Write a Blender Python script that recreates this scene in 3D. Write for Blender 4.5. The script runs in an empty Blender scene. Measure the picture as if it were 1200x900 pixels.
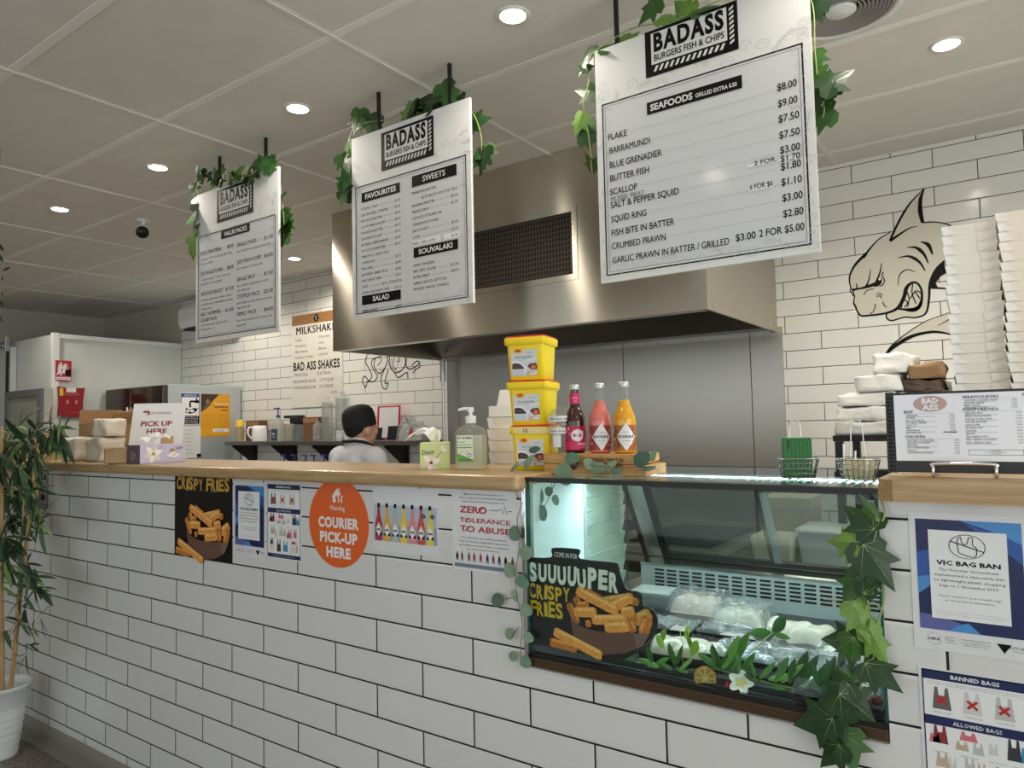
import bpy, bmesh, math, random
from mathutils import Vector, Matrix, Quaternion, noise
random.seed(7)
SC = bpy.context.scene
COL = SC.collection
PI = math.pi
K = 1.04                                   # floor is z = 0; survey heights were taken from a tile joint 1.04 m up

# ------------------------------------------------------------------ camera, world, light, exposure
FPX = 838.9
CYAW, CPIT, CROL = 0.6183, 0.0562, -0.0210
CPOS = Vector((1.9175, -1.6416, 0.5136 + K))
_f = Vector((-math.sin(CYAW) * math.cos(CPIT), math.cos(CYAW) * math.cos(CPIT), math.sin(CPIT)))
_r0 = Vector((math.cos(CYAW), math.sin(CYAW), 0))
_u0 = _r0.cross(_f)
CR = math.cos(CROL) * _r0 + math.sin(CROL) * _u0
CU = -math.sin(CROL) * _r0 + math.cos(CROL) * _u0
CF = _f
cam = bpy.data.cameras.new('camera')
cam.sensor_width = 36.0
cam.lens = FPX / 1200 * 36.0
cam.clip_start = 0.02
camo = bpy.data.objects.new('camera', cam)
COL.objects.link(camo)
_m = Matrix((CR, CU, -CF)).transposed().to_4x4()
_m.translation = CPOS
camo.matrix_world = _m
SC.camera = camo

SC.view_settings.view_transform = 'Standard'
SC.view_settings.look = 'None'
SC.view_settings.gamma = 1.0
SC.view_settings.use_curve_mapping = False
SC.view_settings.exposure = 0.12

W = bpy.data.worlds.new('world')
SC.world = W
W.use_nodes = True
W.node_tree.nodes['Background'].inputs[0].default_value = (0.94, 0.97, 1.0, 1)
W.node_tree.nodes['Background'].inputs[1].default_value = 1.3


def area(name, loc, target, sx, sy, power, color):
    l = bpy.data.lights.new(name, 'AREA')
    l.shape = 'RECTANGLE'
    l.size, l.size_y, l.energy, l.color = sx, sy, power, color
    o = bpy.data.objects.new(name, l)
    COL.objects.link(o)
    o.location = loc
    o.rotation_euler = (Vector(target) - Vector(loc)).to_track_quat('-Z', 'Y').to_euler()
    return o


# daylight through the shopfront glazing, behind and to the right of the photographer
area('daylight_side', (4.95, -1.6, 1.55), (0.0, -1.6, 1.45), 4.2, 2.3, 62, (1.0, 0.99, 0.97))
area('daylight_front', (2.6, -4.75, 1.55), (2.6, 0.0, 1.35), 3.4, 2.3, 12, (1.0, 0.99, 0.97))


def ceiling_lamp(x, y, z, power=34):
    l = bpy.data.lights.new('downlight_lamp', 'SPOT')
    l.energy, l.color = power, (1.0, 0.91, 0.78)
    l.spot_size, l.spot_blend, l.shadow_soft_size = math.radians(155), 0.6, .045
    o = bpy.data.objects.new('downlight_lamp', l)
    COL.objects.link(o)
    o.location = (x, y, z)
    return o


# the rows of ceiling downlights carry on outside the picture
for _x, _y, _p in ((1.72, .37, 24), (2.9, .37, 30), (2.95, 1.55, 64), (.95, 1.30, 30), (-4.22, .37, 34), (-4.22, 2.10, 40), (-2.2, 1.30, 40), (-5.4, .9, 30), (.53, -1.45, 10), (2.9, -1.45, 10)):
    ceiling_lamp(_x, _y, 1.95 + K - .012, _p)


# ------------------------------------------------------------------ survey helpers: pixel of the photo -> point on a known plane
def ray(x, y):
    return (x - 600) * CR + (450 - y) * CU + FPX * CF


def at(x, y, X=None, Y=None, Z=None):
    d = ray(x, y)
    if X is not None:
        t = (X - CPOS.x) / d.x
    elif Y is not None:
        t = (Y - CPOS.y) / d.y
    else:
        t = (Z - CPOS.z) / d.z
    return CPOS + t * d


class Fr:
    """a flat frame: origin, right, up; (u, v, d) -> world"""
    def __init__(s, o, ux, uy):
        s.o, s.ux, s.uy = Vector(o), Vector(ux).normalized(), Vector(uy).normalized()
        s.n = s.ux.cross(s.uy).normalized()

    def p(s, u, v, d=0.0):
        return s.o + u * s.ux + v * s.uy + d * s.n

    def px(s, x, y):
        d = ray(x, y)
        t = (s.o - CPOS).dot(s.n) / d.dot(s.n)
        q = CPOS + t * d - s.o
        return q.dot(s.ux), q.dot(s.uy)


def front(Y):                              # plane facing the customer
    return Fr((0, Y, 0), (1, 0, 0), (0, 0, 1))


def side(X):                               # plane facing +X
    return Fr((X, 0, 0), (0, 1, 0), (0, 0, 1))


# ------------------------------------------------------------------ materials
MATS = {}


def lin(c):
    return tuple((v / 255 / 12.92 if v / 255 <= 0.04045 else ((v / 255 + 0.055) / 1.055) ** 2.4) for v in c)


def mat(name, rgb, rough=0.5, metal=0.0, noise_amt=0.0, noise_scale=20.0, bump=0.0, bump_scale=60.0, spec=0.5, trans=0.0, emit=0.0, stretch=None, coat=0.0):
    if name in MATS:
        return MATS[name]
    m = bpy.data.materials.new(name)
    m.use_nodes = True
    nt = m.node_tree
    b = nt.nodes['Principled BSDF']
    c = lin(rgb)
    b.inputs['Base Color'].default_value = (*c, 1)
    b.inputs['Roughness'].default_value = rough
    b.inputs['Metallic'].default_value = metal
    b.inputs['Specular IOR Level'].default_value = spec
    b.inputs['Coat Weight'].default_value = coat
    b.inputs['Coat Roughness'].default_value = 0.05
    if emit:
        b.inputs['Emission Color'].default_value = (*c, 1)
        b.inputs['Emission Strength'].default_value = emit
    if noise_amt or bump:
        tc = nt.nodes.new('ShaderNodeTexCoord')
        mp = nt.nodes.new('ShaderNodeMapping')
        if stretch:
            mp.inputs['Scale'].default_value = stretch
        nt.links.new(tc.outputs['Object'], mp.inputs['Vector'])
    if noise_amt:
        n = nt.nodes.new('ShaderNodeTexNoise')
        n.inputs['Scale'].default_value = noise_scale
        n.inputs['Detail'].default_value = 4
        nt.links.new(mp.outputs[0], n.inputs['Vector'])
        r = nt.nodes.new('ShaderNodeValToRGB')
        r.color_ramp.elements[0].position, r.color_ramp.elements[1].position = 0.3, 0.7
        r.color_ramp.elements[0].color = (*[v * (1 - noise_amt) for v in c], 1)
        r.color_ramp.elements[1].color = (*[min(1, v * (1 + noise_amt)) for v in c], 1)
        nt.links.new(n.outputs[0], r.inputs[0])
        nt.links.new(r.outputs[0], b.inputs['Base Color'])
    if bump:
        n2 = nt.nodes.new('ShaderNodeTexNoise')
        n2.inputs['Scale'].default_value = bump_scale
        n2.inputs['Detail'].default_value = 3
        nt.links.new(mp.outputs[0], n2.inputs['Vector'])
        bp = nt.nodes.new('ShaderNodeBump')
        bp.inputs['Strength'].default_value = bump
        bp.inputs['Distance'].default_value = 0.01
        nt.links.new(n2.outputs[0], bp.inputs['Height'])
        nt.links.new(bp.outputs[0], b.inputs['Normal'])
    MATS[name] = m
    return m


def glass(name, tint=(255, 255, 255), gloss=1.0, rough=0.02, bump=0.0, bump_scale=30, haze=0.0, hazecol=(230, 235, 235)):
    """thin clear sheet: straight-through light plus a Fresnel reflection, and a little milky haze if wanted"""
    if name in MATS:
        return MATS[name]
    m = bpy.data.materials.new(name)
    m.use_nodes = True
    nt = m.node_tree
    nt.nodes.remove(nt.nodes['Principled BSDF'])
    out = nt.nodes['Material Output']
    t = nt.nodes.new('ShaderNodeBsdfTransparent')
    t.inputs[0].default_value = (*lin(tint), 1)
    g = nt.nodes.new('ShaderNodeBsdfGlossy')
    g.inputs['Roughness'].default_value = rough
    fr = nt.nodes.new('ShaderNodeFresnel')
    fr.inputs[0].default_value = 1.45
    mul = nt.nodes.new('ShaderNodeMath')
    mul.operation = 'MULTIPLY'
    mul.inputs[1].default_value = gloss
    nt.links.new(fr.outputs[0], mul.inputs[0])
    mx = nt.nodes.new('ShaderNodeMixShader')
    ge = nt.nodes.new('ShaderNodeNewGeometry')
    inv = nt.nodes.new('ShaderNodeMath')
    inv.operation = 'SUBTRACT'
    inv.inputs[0].default_value = 1.0
    nt.links.new(ge.outputs['Backfacing'], inv.inputs[1])
    m2 = nt.nodes.new('ShaderNodeMath')
    m2.operation = 'MULTIPLY'
    nt.links.new(mul.outputs[0], m2.inputs[0])
    nt.links.new(inv.outputs[0], m2.inputs[1])
    nt.links.new(m2.outputs[0], mx.inputs[0])
    nt.links.new(t.outputs[0], mx.inputs[1])
    nt.links.new(g.outputs[0], mx.inputs[2])
    last = mx
    if haze:
        d = nt.nodes.new('ShaderNodeBsdfDiffuse')
        d.inputs[0].default_value = (*lin(hazecol), 1)
        mx2 = nt.nodes.new('ShaderNodeMixShader')
        mx2.inputs[0].default_value = haze
        nt.links.new(mx.outputs[0], mx2.inputs[1])
        nt.links.new(d.outputs[0], mx2.inputs[2])
        last = mx2
    if bump:
        tc = nt.nodes.new('ShaderNodeTexCoord')
        n2 = nt.nodes.new('ShaderNodeTexNoise')
        n2.inputs['Scale'].default_value = bump_scale
        n2.inputs['Detail'].default_value = 3
        n2.inputs['Distortion'].default_value = 1.0
        nt.links.new(tc.outputs['Object'], n2.inputs['Vector'])
        bp = nt.nodes.new('ShaderNodeBump')
        bp.inputs['Strength'].default_value = bump
        bp.inputs['Distance'].default_value = 0.02
        nt.links.new(n2.outputs[0], bp.inputs['Height'])
        nt.links.new(bp.outputs[0], g.inputs['Normal'])
        nt.links.new(bp.outputs[0], fr.inputs['Normal'])
    nt.links.new(last.outputs[0], out.inputs[0])
    MATS[name] = m
    return m


def tile_mat(name, x0, z0, rgb, groutrgb, mortar=0.0022, rough=0.12, var=0.02, grain=None):
    """glazed 394 x 102 mm wall tile, half bond, fine dark joint, eased edge"""
    m = bpy.data.materials.new(name)
    m.use_nodes = True
    nt = m.node_tree
    b = nt.nodes['Principled BSDF']
    tc = nt.nodes.new('ShaderNodeNewGeometry')
    sp = nt.nodes.new('ShaderNodeSeparateXYZ')
    nt.links.new(tc.outputs['Position'], sp.inputs[0])

    def sub(sock, v):
        n = nt.nodes.new('ShaderNodeMath')
        n.operation = 'SUBTRACT'
        nt.links.new(sock, n.inputs[0])
        n.inputs[1].default_value = v
        return n.outputs[0]
    cb = nt.nodes.new('ShaderNodeCombineXYZ')
    nt.links.new(sub(sp.outputs[0], x0), cb.inputs[0])
    nt.links.new(sub(sp.outputs[2], z0), cb.inputs[1])

    def brick(ms, smooth):
        t = nt.nodes.new('ShaderNodeTexBrick')
        t.offset = 0.5
        t.inputs['Scale'].default_value = 1.0
        t.inputs['Mortar Size'].default_value = ms
        t.inputs['Mortar Smooth'].default_value = smooth
        t.inputs['Brick Width'].default_value = 0.3944
        t.inputs['Row Height'].default_value = 0.102
        t.inputs['Bias'].default_value = 0.0
        c = lin(rgb)
        t.inputs['Color1'].default_value = (*[v * (1 - var) for v in c], 1)
        t.inputs['Color2'].default_value = (*[min(1, v * (1 + var)) for v in c], 1)
        t.inputs['Mortar'].default_value = (*lin(groutrgb), 1)
        nt.links.new(cb.outputs[0], t.inputs['Vector'])
        return t
    t1 = brick(mortar * 0.5, 0.0)
    t2 = brick(mortar * 1.9, 1.0)
    nt.links.new(t1.outputs['Color'], b.inputs['Base Color'])
    bp = nt.nodes.new('ShaderNodeBump')
    bp.invert = True
    bp.inputs['Strength'].default_value = 0.5
    bp.inputs['Distance'].default_value = 0.002
    nt.links.new(t2.outputs['Fac'], bp.inputs['Height'])
    n = nt.nodes.new('ShaderNodeTexNoise')
    n.inputs['Scale'].default_value = 7.0
    n.inputs['Detail'].default_value = 1.0
    nt.links.new(cb.outputs[0], n.inputs['Vector'])
    bp2 = nt.nodes.new('ShaderNodeBump')
    bp2.inputs['Strength'].default_value = 0.08
    bp2.inputs['Distance'].default_value = 0.01
    nt.links.new(n.outputs[0], bp2.inputs['Height'])
    nt.links.new(bp.outputs[0], bp2.inputs['Normal'])
    nt.links.new(bp2.outputs[0], b.inputs['Normal'])
    rm = nt.nodes.new('ShaderNodeMath')
    rm.operation = 'MULTIPLY_ADD'
    rm.inputs[1].default_value = 0.6
    rm.inputs[2].default_value = rough
    nt.links.new(t1.outputs['Fac'], rm.inputs[0])
    nt.links.new(rm.outputs[0], b.inputs['Roughness'])
    return m


def steel_mat(name, rgb, rough=0.28, stretch=(2, 2, 160), amt=0.12, aniso=0.0, tang=(0, 0, 1)):
    m = mat(name, rgb, rough, 1.0)
    nt = m.node_tree
    b = nt.nodes['Principled BSDF']
    tc = nt.nodes.new('ShaderNodeTexCoord')
    mp = nt.nodes.new('ShaderNodeMapping')
    mp.inputs['Scale'].default_value = stretch
    n = nt.nodes.new('ShaderNodeTexNoise')
    n.inputs['Scale'].default_value = 3.0
    n.inputs['Detail'].default_value = 6
    nt.links.new(tc.outputs['Object'], mp.inputs[0])
    nt.links.new(mp.outputs[0], n.inputs['Vector'])
    mr = nt.nodes.new('ShaderNodeMapRange')
    mr.inputs[3].default_value = rough - amt * 0.5
    mr.inputs[4].default_value = rough + amt * 0.5
    nt.links.new(n.outputs[0], mr.inputs[0])
    nt.links.new(mr.outputs[0], b.inputs['Roughness'])
    bp = nt.nodes.new('ShaderNodeBump')
    bp.inputs['Strength'].default_value = 0.02
    bp.inputs['Distance'].default_value = 0.003
    nt.links.new(n.outputs[0], bp.inputs['Height'])
    nt.links.new(bp.outputs[0], b.inputs['Normal'])
    if aniso:
        b.inputs['Anisotropic'].default_value = aniso
        cx = nt.nodes.new('ShaderNodeCombineXYZ')
        for i in range(3):
            cx.inputs[i].default_value = tang[i]
        nt.links.new(cx.outputs[0], b.inputs['Tangent'])
    return m


def wood_mat(name, a, b_, scale=(1.2, 18, 18), rough=0.35):
    m = mat(name, a, rough)
    nt = m.node_tree
    b = nt.nodes['Principled BSDF']
    tc = nt.nodes.new('ShaderNodeTexCoord')
    mp = nt.nodes.new('ShaderNodeMapping')
    mp.inputs['Scale'].default_value = scale
    n = nt.nodes.new('ShaderNodeTexNoise')
    n.inputs['Scale'].default_value = 4
    n.inputs['Detail'].default_value = 8
    n.inputs['Distortion'].default_value = 0.6
    r = nt.nodes.new('ShaderNodeValToRGB')
    r.color_ramp.elements[0].position, r.color_ramp.elements[1].position = 0.35, 0.68
    r.color_ramp.elements[0].color = (*lin(b_), 1)
    r.color_ramp.elements[1].color = (*lin(a), 1)
    nt.links.new(tc.outputs['Object'], mp.inputs[0])
    nt.links.new(mp.outputs[0], n.inputs['Vector'])
    nt.links.new(n.outputs[0], r.inputs[0])
    nt.links.new(r.outputs[0], b.inputs['Base Color'])
    return m


# ------------------------------------------------------------------ mesh builder
class MB:
    def __init__(s):
        s.v, s.f, s.fm, s.fs, s.mats = [], [], [], [], []

    def mi(s, m):
        if m not in s.mats:
            s.mats.append(m)
        return s.mats.index(m)

    def add(s, vs, fs, m, smooth=False):
        b = len(s.v)
        i = s.mi(m)
        s.v.extend([tuple(p) for p in vs])
        for f in fs:
            s.f.append([b + k for k in f])
            s.fm.append(i)
            s.fs.append(smooth)

    def bm(s, bm, m, M=None, smooth=False):
        bm.verts.index_update()
        s.add([(M @ v.co if M else v.co) for v in bm.verts], [[v.index for v in f.verts] for f in bm.faces], m, smooth)
        bm.free()

    def box(s, a, b, m, bev=0.0, M=None, seg=2):
        x0, y0, z0 = a
        x1, y1, z1 = b
        if not bev:
            vs = [Vector(p) for p in ((x0, y0, z0), (x1, y0, z0), (x1, y1, z0), (x0, y1, z0), (x0, y0, z1), (x1, y0, z1), (x1, y1, z1), (x0, y1, z1))]
            if M:
                vs = [M @ v for v in vs]
            s.add(vs, [(0, 3, 2, 1), (4, 5, 6, 7), (0, 1, 5, 4), (1, 2, 6, 5), (2, 3, 7, 6), (3, 0, 4, 7)], m)
            return
        bm = bmesh.new()
        bmesh.ops.create_cube(bm, size=1.0)
        for v in bm.verts:
            v.co = Vector((x0 + (v.co.x + .5) * (x1 - x0), y0 + (v.co.y + .5) * (y1 - y0), z0 + (v.co.z + .5) * (z1 - z0)))
        bmesh.ops.bevel(bm, geom=bm.edges[:], offset=bev, segments=seg, profile=0.5, affect='EDGES')
        s.bm(bm, m, M, smooth=False)

    def lathe(s, prof, m, c=(0, 0, 0), n=24, M=None, smooth=True, cap0=True, cap1=True, sx=1.0, sy=1.0):
        c = Vector(c)
        vs, fs = [], []
        for r, z in prof:
            for k in range(n):
                a = 2 * PI * k / n
                p = Vector((r * math.cos(a) * sx, r * math.sin(a) * sy, z)) + c
                vs.append(M @ p if M else p)
        for i in range(len(prof) - 1):
            for k in range(n):
                k2 = (k + 1) % n
                fs.append((i * n + k, i * n + k2, (i + 1) * n + k2, (i + 1) * n + k))
        s.add(vs, fs, m, smooth)
        if cap0:
            s.add(vs[:n][::-1], [tuple(range(n))], m)
        if cap1:
            s.add(vs[-n:], [tuple(range(n))], m)

    def tube(s, pts, r, m, n=6, smooth=True):
        pts = [Vector(p) for p in pts]
        rs = r if isinstance(r, (list, tuple)) else [r] * len(pts)
        vs, fs = [], []
        t0 = (pts[1] - pts[0]).normalized()
        ref = Vector((0, 0, 1)) if abs(t0.z) < 0.9 else Vector((1, 0, 0))
        x = t0.cross(ref).normalized()
        for i, p in enumerate(pts):
            t = (pts[min(i + 1, len(pts) - 1)] - pts[max(i - 1, 0)])
            t = t.normalized() if t.length > 1e-9 else t0
            x = (x - t * x.dot(t))
            x = x.normalized() if x.length > 1e-6 else t.orthogonal().normalized()
            y = t.cross(x)
            for k in range(n):
                a = 2 * PI * k / n
                vs.append(p + rs[i] * (math.cos(a) * x + math.sin(a) * y))
        for i in range(len(pts) - 1):
            for k in range(n):
                k2 = (k + 1) % n
                fs.append((i * n + k, i * n + k2, (i + 1) * n + k2, (i + 1) * n + k))
        fs.append(tuple(range(n))[::-1])
        fs.append(tuple((len(pts) - 1) * n + k for k in range(n)))
        s.add(vs, fs, m, smooth)

    def poly(s, pts, m):
        s.add(pts, [tuple(range(len(pts)))], m)

    def sheet(s, fr, uv, d0, d1, m, mside=None):
        """closed slab with the outline uv between depths d0 (back) and d1 (front) of a frame"""
        n = len(uv)
        ar = sum(uv[i][0] * uv[(i + 1) % n][1] - uv[(i + 1) % n][0] * uv[i][1] for i in range(n))
        if ar < 0:
            uv = uv[::-1]
        s.poly([fr.p(u, v, d1) for u, v in uv], m)
        s.poly([fr.p(u, v, d0) for u, v in uv][::-1], mside or m)
        vs = [fr.p(u, v, d0) for u, v in uv] + [fr.p(u, v, d1) for u, v in uv]
        s.add(vs, [(i, (i + 1) % n, n + (i + 1) % n, n + i) for i in range(n)], mside or m)

    def flat(s, fr, uv, d, m):
        n = len(uv)
        ar = sum(uv[i][0] * uv[(i + 1) % n][1] - uv[(i + 1) % n][0] * uv[i][1] for i in range(n))
        if ar < 0:
            uv = uv[::-1]
        s.poly([fr.p(u, v, d) for u, v in uv], m)

    def rect(s, fr, u0, v0, u1, v1, d, m):
        s.flat(fr, [(u0, v0), (u1, v0), (u1, v1), (u0, v1)], d, m)

    def frame_line(s, fr, u0, v0, u1, v1, w, d, m):
        s.rect(fr, u0, v0, u1, v0 + w, d, m)
        s.rect(fr, u0, v1 - w, u1, v1, d, m)
        s.rect(fr, u0, v0 + w, u0 + w, v1 - w, d, m)
        s.rect(fr, u1 - w, v0 + w, u1, v1 - w, d, m)

    def ellipse(s, fr, u, v, a, b, d, m, n=32):
        s.flat(fr, [(u + a * math.cos(2 * PI * k / n), v + b * math.sin(2 * PI * k / n)) for k in range(n)], d, m)

    def stroke(s, fr, uv, w, d, m, smooth_n=5):
        """painted line: polyline with constant or tapering width"""
        pts = crom([Vector((p[0], p[1], 0)) for p in uv], smooth_n) if smooth_n > 1 and len(uv) > 2 else [Vector((p[0], p[1], 0)) for p in uv]
        n = len(pts)
        if isinstance(w, (list, tuple)):
            def wf(t):
                k = t * (len(w) - 1)
                i = min(int(k), len(w) - 2)
                return w[i] + (w[i + 1] - w[i]) * (k - i)
        else:
            def wf(t):
                return w
        L, R = [], []
        for i, p in enumerate(pts):
            t = pts[min(i + 1, n - 1)] - pts[max(i - 1, 0)]
            t = t.normalized() if t.length > 1e-9 else Vector((1, 0, 0))
            nn = Vector((-t.y, t.x, 0))
            h = wf(i / (n - 1)) * 0.5
            L.append(fr.p(p.x + nn.x * h, p.y + nn.y * h, d))
            R.append(fr.p(p.x - nn.x * h, p.y - nn.y * h, d))
        s.add(L + R, [(n + i, n + i + 1, i + 1, i) for i in range(n - 1)], m)

    def text(s, fr, body, u, v, h, d, m, w=None, align='L', bold=0.0, maxw=None, slant=0.0, track=1.0, wob=0.0, tilt=0.0):
        """letters with cap height h, baseline at v; fitted to the width w if given"""
        vs, fs, tw = glyphs(body, bold, h < 0.012, track)
        k = h / CAPH
        kx = k
        if w is not None:
            kx = w / tw
        elif maxw is not None and tw * k > maxw:
            kx = maxw / tw
        off = {'L': 0, 'C': -tw * kx / 2, 'R': -tw * kx}[align]
        ct, st = math.cos(tilt), math.sin(tilt)
        out = []
        for x, y, dz in vs:
            a, b = off + x * kx + y * k * slant, y * k
            a, b = a * ct - b * st, a * st + b * ct
            out.append(fr.p(u + a, v + b, d + dz))
        s.add(out, fs, m)
        return tw * kx

    def tpx(s, fr, body, x0, y0, x1, h, d, m, bold=0.0, y1=None, **kw):
        """text whose baseline starts at photo pixel (x0, y0) and ends in column x1"""
        u0, v0 = fr.px(x0, y0)
        # column x1 on the same level
        u1 = u0
        lo, hi = 0.0, 5.0
        for _ in range(40):
            md = (lo + hi) / 2
            if project(fr.p(u0 + md, v0))[0] < x1:
                lo = md
            else:
                hi = md
        s.text(fr, body, u0, v0, h, d, m, w=lo, bold=bold, **kw)

    def build(s, name, parent=None, loc=None, local=False, sm=None):
        me = bpy.data.meshes.new(name)
        vs = s.v
        if parent is None:
            if loc is None:
                xs, ys, zs = zip(*vs)
                loc = ((min(xs) + max(xs)) / 2, (min(ys) + max(ys)) / 2, min(zs))
            off = Vector(loc)
            if not local:
                vs = [(p[0] - off.x, p[1] - off.y, p[2] - off.z) for p in vs]
        elif not local:
            inv = wm(parent).inverted()
            vs = [tuple(inv @ Vector(p)) for p in vs]
        me.from_pydata(vs, [], s.f)
        for m in s.mats:
            me.materials.append(m)
        me.polygons.foreach_set('material_index', s.fm)
        me.polygons.foreach_set('use_smooth', s.fs)
        me.validate()
        me.update()
        o = bpy.data.objects.new(name, me)
        COL.objects.link(o)
        if parent is not None:
            o.parent = parent
        else:
            o.location = loc
        return o


def wm(o):
    m = Matrix.LocRotScale(o.location, o.rotation_euler, o.scale)
    return wm(o.parent) @ m if o.parent else m


def project(p):
    d = Vector(p) - CPOS
    z = d.dot(CF)
    return 600 + FPX * d.dot(CR) / z, 450 - FPX * d.dot(CU) / z


def crom(P, n=6):
    if len(P) < 3:
        return P
    out = []
    for i in range(len(P) - 1):
        p0, p1, p2, p3 = P[max(i - 1, 0)], P[i], P[i + 1], P[min(i + 2, len(P) - 1)]
        for k in range(n):
            t = k / n
            out.append(0.5 * ((2 * p1) + (-p0 + p2) * t + (2 * p0 - 5 * p1 + 4 * p2 - p3) * t * t + (-p0 + 3 * p1 - 3 * p2 + p3) * t ** 3))
    out.append(P[-1])
    return out


_G = {}


def _mesh_text(body, bold, low, track):
    c = bpy.data.curves.new('lettering', 'FONT')
    c.body = body
    c.size = 1.0
    c.resolution_u = 1 if low else 3
    c.offset = bold
    c.space_character = track
    o = bpy.data.objects.new('lettering', c)
    me = bpy.data.meshes.new_from_object(o)
    vs = [(v.co.x, v.co.y) for v in me.vertices]
    fs = [tuple(p.vertices) for p in me.polygons]
    bpy.data.objects.remove(o)
    bpy.data.curves.remove(c)
    bpy.data.meshes.remove(me)
    return vs, fs


def glyphs(body, bold=0.0, low=False, track=1.0):
    key = (body, bold, low, track)
    if key not in _G:
        if bold and any(c in body for c in 'MW'):      # outlines of M and W close up when fattened: overlay shifted copies
            v0, f0_ = _mesh_text(body, 0.0, low, track)
            vs, fs = [], []
            for q in (-1, 0, 1):
                b0 = len(vs)
                vs += [(x + q * bold * .9, y, (q + 1) * .00015) for x, y in v0]
                fs += [tuple(b0 + i for i in f) for f in f0_]
        else:
            vs, fs = _mesh_text(body, bold, low, track)
        x0 = min(v[0] for v in vs)
        vs = [(v[0] - x0, v[1], v[2] if len(v) > 2 else 0.0) for v in vs]
        _G[key] = (vs, fs, max(v[0] for v in vs))
    return _G[key]


CAPH = max(v[1] for v in _mesh_text('H', 0, True, 1.0)[0])


# ------------------------------------------------------------------ scene helpers
def tag(o, label, cat, group=None, kind=None):
    o['label'] = label
    o['category'] = cat
    if group:
        o['group'] = group
    if kind:
        o['kind'] = kind
    return o


def thing(name, label, cat, loc=(0, 0, 0), rz=0.0, group=None):
    o = bpy.data.objects.new(name, None)
    COL.objects.link(o)
    o.empty_display_size = 0.05
    o.location = loc
    o.rotation_euler = (0, 0, rz)
    return tag(o, label, cat, group)


def struct(o, label=None):
    o['kind'] = 'structure'
    if label:
        o['label'] = label
    return o


def dup(o, parent=None):
    c = o.copy()
    COL.objects.link(c)
    if parent is not None:
        c.parent = parent
    for ch in list(o.children):
        dup(ch, c)
    return c


ORD = ['topmost', 'second', 'third', 'fourth', 'fifth', 'sixth', 'seventh', 'eighth', 'ninth', 'tenth', 'eleventh', 'twelfth', 'thirteenth', 'fourteenth', 'fifteenth', 'sixteenth', 'seventeenth', 'eighteenth', 'nineteenth', 'twentieth', 'twenty-first', 'twenty-second', 'twenty-third', 'twenty-fourth', 'twenty-fifth']

# ------------------------------------------------------------------ palette
M_TILE_C = tile_mat('counter_tile', 0.0, K, (218, 218, 217), (7, 7, 7), mortar=0.0052, rough=0.09)
M_TILE_B = tile_mat('back_tile', 1.594, 1.926 + K, (226, 225, 219), (22, 20, 18), mortar=0.0040, rough=0.13)
M_CEIL = mat('ceiling_board', (224, 221, 213), 0.75, noise_amt=0.03, noise_scale=6)
M_CEILSTRIP = mat('ceiling_strip', (240, 238, 232), 0.6)
M_CEILMETAL = mat('ceiling_t_bar', (232, 230, 224), 0.35)
M_PAINT = mat('wall_paint', (196, 190, 178), 0.8, noise_amt=0.03, noise_scale=5)
M_FLOOR = mat('terrazzo_floor', (118, 108, 98), 0.35, noise_amt=0.75, noise_scale=75)
M_SKIRT = mat('vinyl_skirting', (136, 134, 128), 0.4)
M_OAK = wood_mat('oak_edge', (190, 160, 118), (166, 134, 92), rough=0.28)
M_STEEL = steel_mat('brushed_steel', (176, 170, 160), 0.26, stretch=(120, 2, 2), aniso=0.3)
M_STEELV = steel_mat('brushed_steel_hood', (204, 196, 182), 0.21, stretch=(1.2, 1.2, 150), amt=.04, aniso=0.96, tang=(0, 0, 1))
M_SPLASH = steel_mat('splashback_steel', (186, 182, 176), 0.36, stretch=(1, 1, 20), amt=.10, aniso=0.7, tang=(1, 0, 0))
M_STEELP = mat('steel_plain', (190, 190, 188), 0.25, 1.0)
M_CHROME = mat('chrome', (220, 220, 220), 0.12, 1.0)
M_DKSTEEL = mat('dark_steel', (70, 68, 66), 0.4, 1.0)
M_BLACK = mat('black_plastic', (16, 16, 17), 0.35)
M_BLACKM = mat('black_matt', (20, 19, 19), 0.7)
M_WHITE = mat('white_enamel', (232, 234, 232), 0.4)
M_WHITEP = mat('white_plastic', (236, 238, 240), 0.35)
M_CARD = mat('white_carton_board', (238, 236, 232), 0.6)
M_CARDSH = mat('white_carton_inner', (226, 222, 214), 0.65)
M_CARDWARM = mat('white_carton_cream', (236, 226, 214), 0.6)
M_KRAFT = mat('kraft_card', (184, 148, 106), 0.75, noise_amt=0.05, noise_scale=30)
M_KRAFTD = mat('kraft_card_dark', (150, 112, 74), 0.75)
M_INK = mat('black_ink', (17, 15, 17), 0.5, spec=0.15)
M_GREYINK = mat('grey_ink', (104, 102, 104), 0.6, spec=0.2)
M_LTINK = mat('light_grey_ink', (172, 172, 176), 0.6)
M_BOARD = mat('menu_board_white', (226, 226, 224), 0.11)
M_BOARDIN = mat('menu_board_grey', (212, 213, 216), 0.11)
M_PAPER = mat('paper_white', (232, 233, 234), 0.55)
M_SLEEVE = mat('paper_in_sleeve', (222, 223, 226), 0.18, bump=0.25, bump_scale=25)
M_RED = mat('red_print', (190, 24, 34), 0.45)
M_NAVY = mat('navy_print', (22, 34, 84), 0.35)
M_BLUE1 = mat('blue_print', (38, 84, 160), 0.35)
M_BLUE2 = mat('light_blue_print', (70, 140, 205), 0.35)
M_BLUE3 = mat('violet_blue_print', (92, 100, 160), 0.35)
M_ORANGE = mat('orange_print', (226, 98, 26), 0.35)
M_YELLOW = mat('yellow_print', (240, 190, 48), 0.45)
M_FRYA = mat('fry_gold', (228, 154, 68), 0.5, noise_amt=0.25, noise_scale=160)
M_FRYB = mat('fry_brown', (194, 116, 46), 0.5, noise_amt=0.25, noise_scale=160)
M_FRYC = mat('fry_pale', (242, 188, 110), 0.5, noise_amt=0.2, noise_scale=160)
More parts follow.
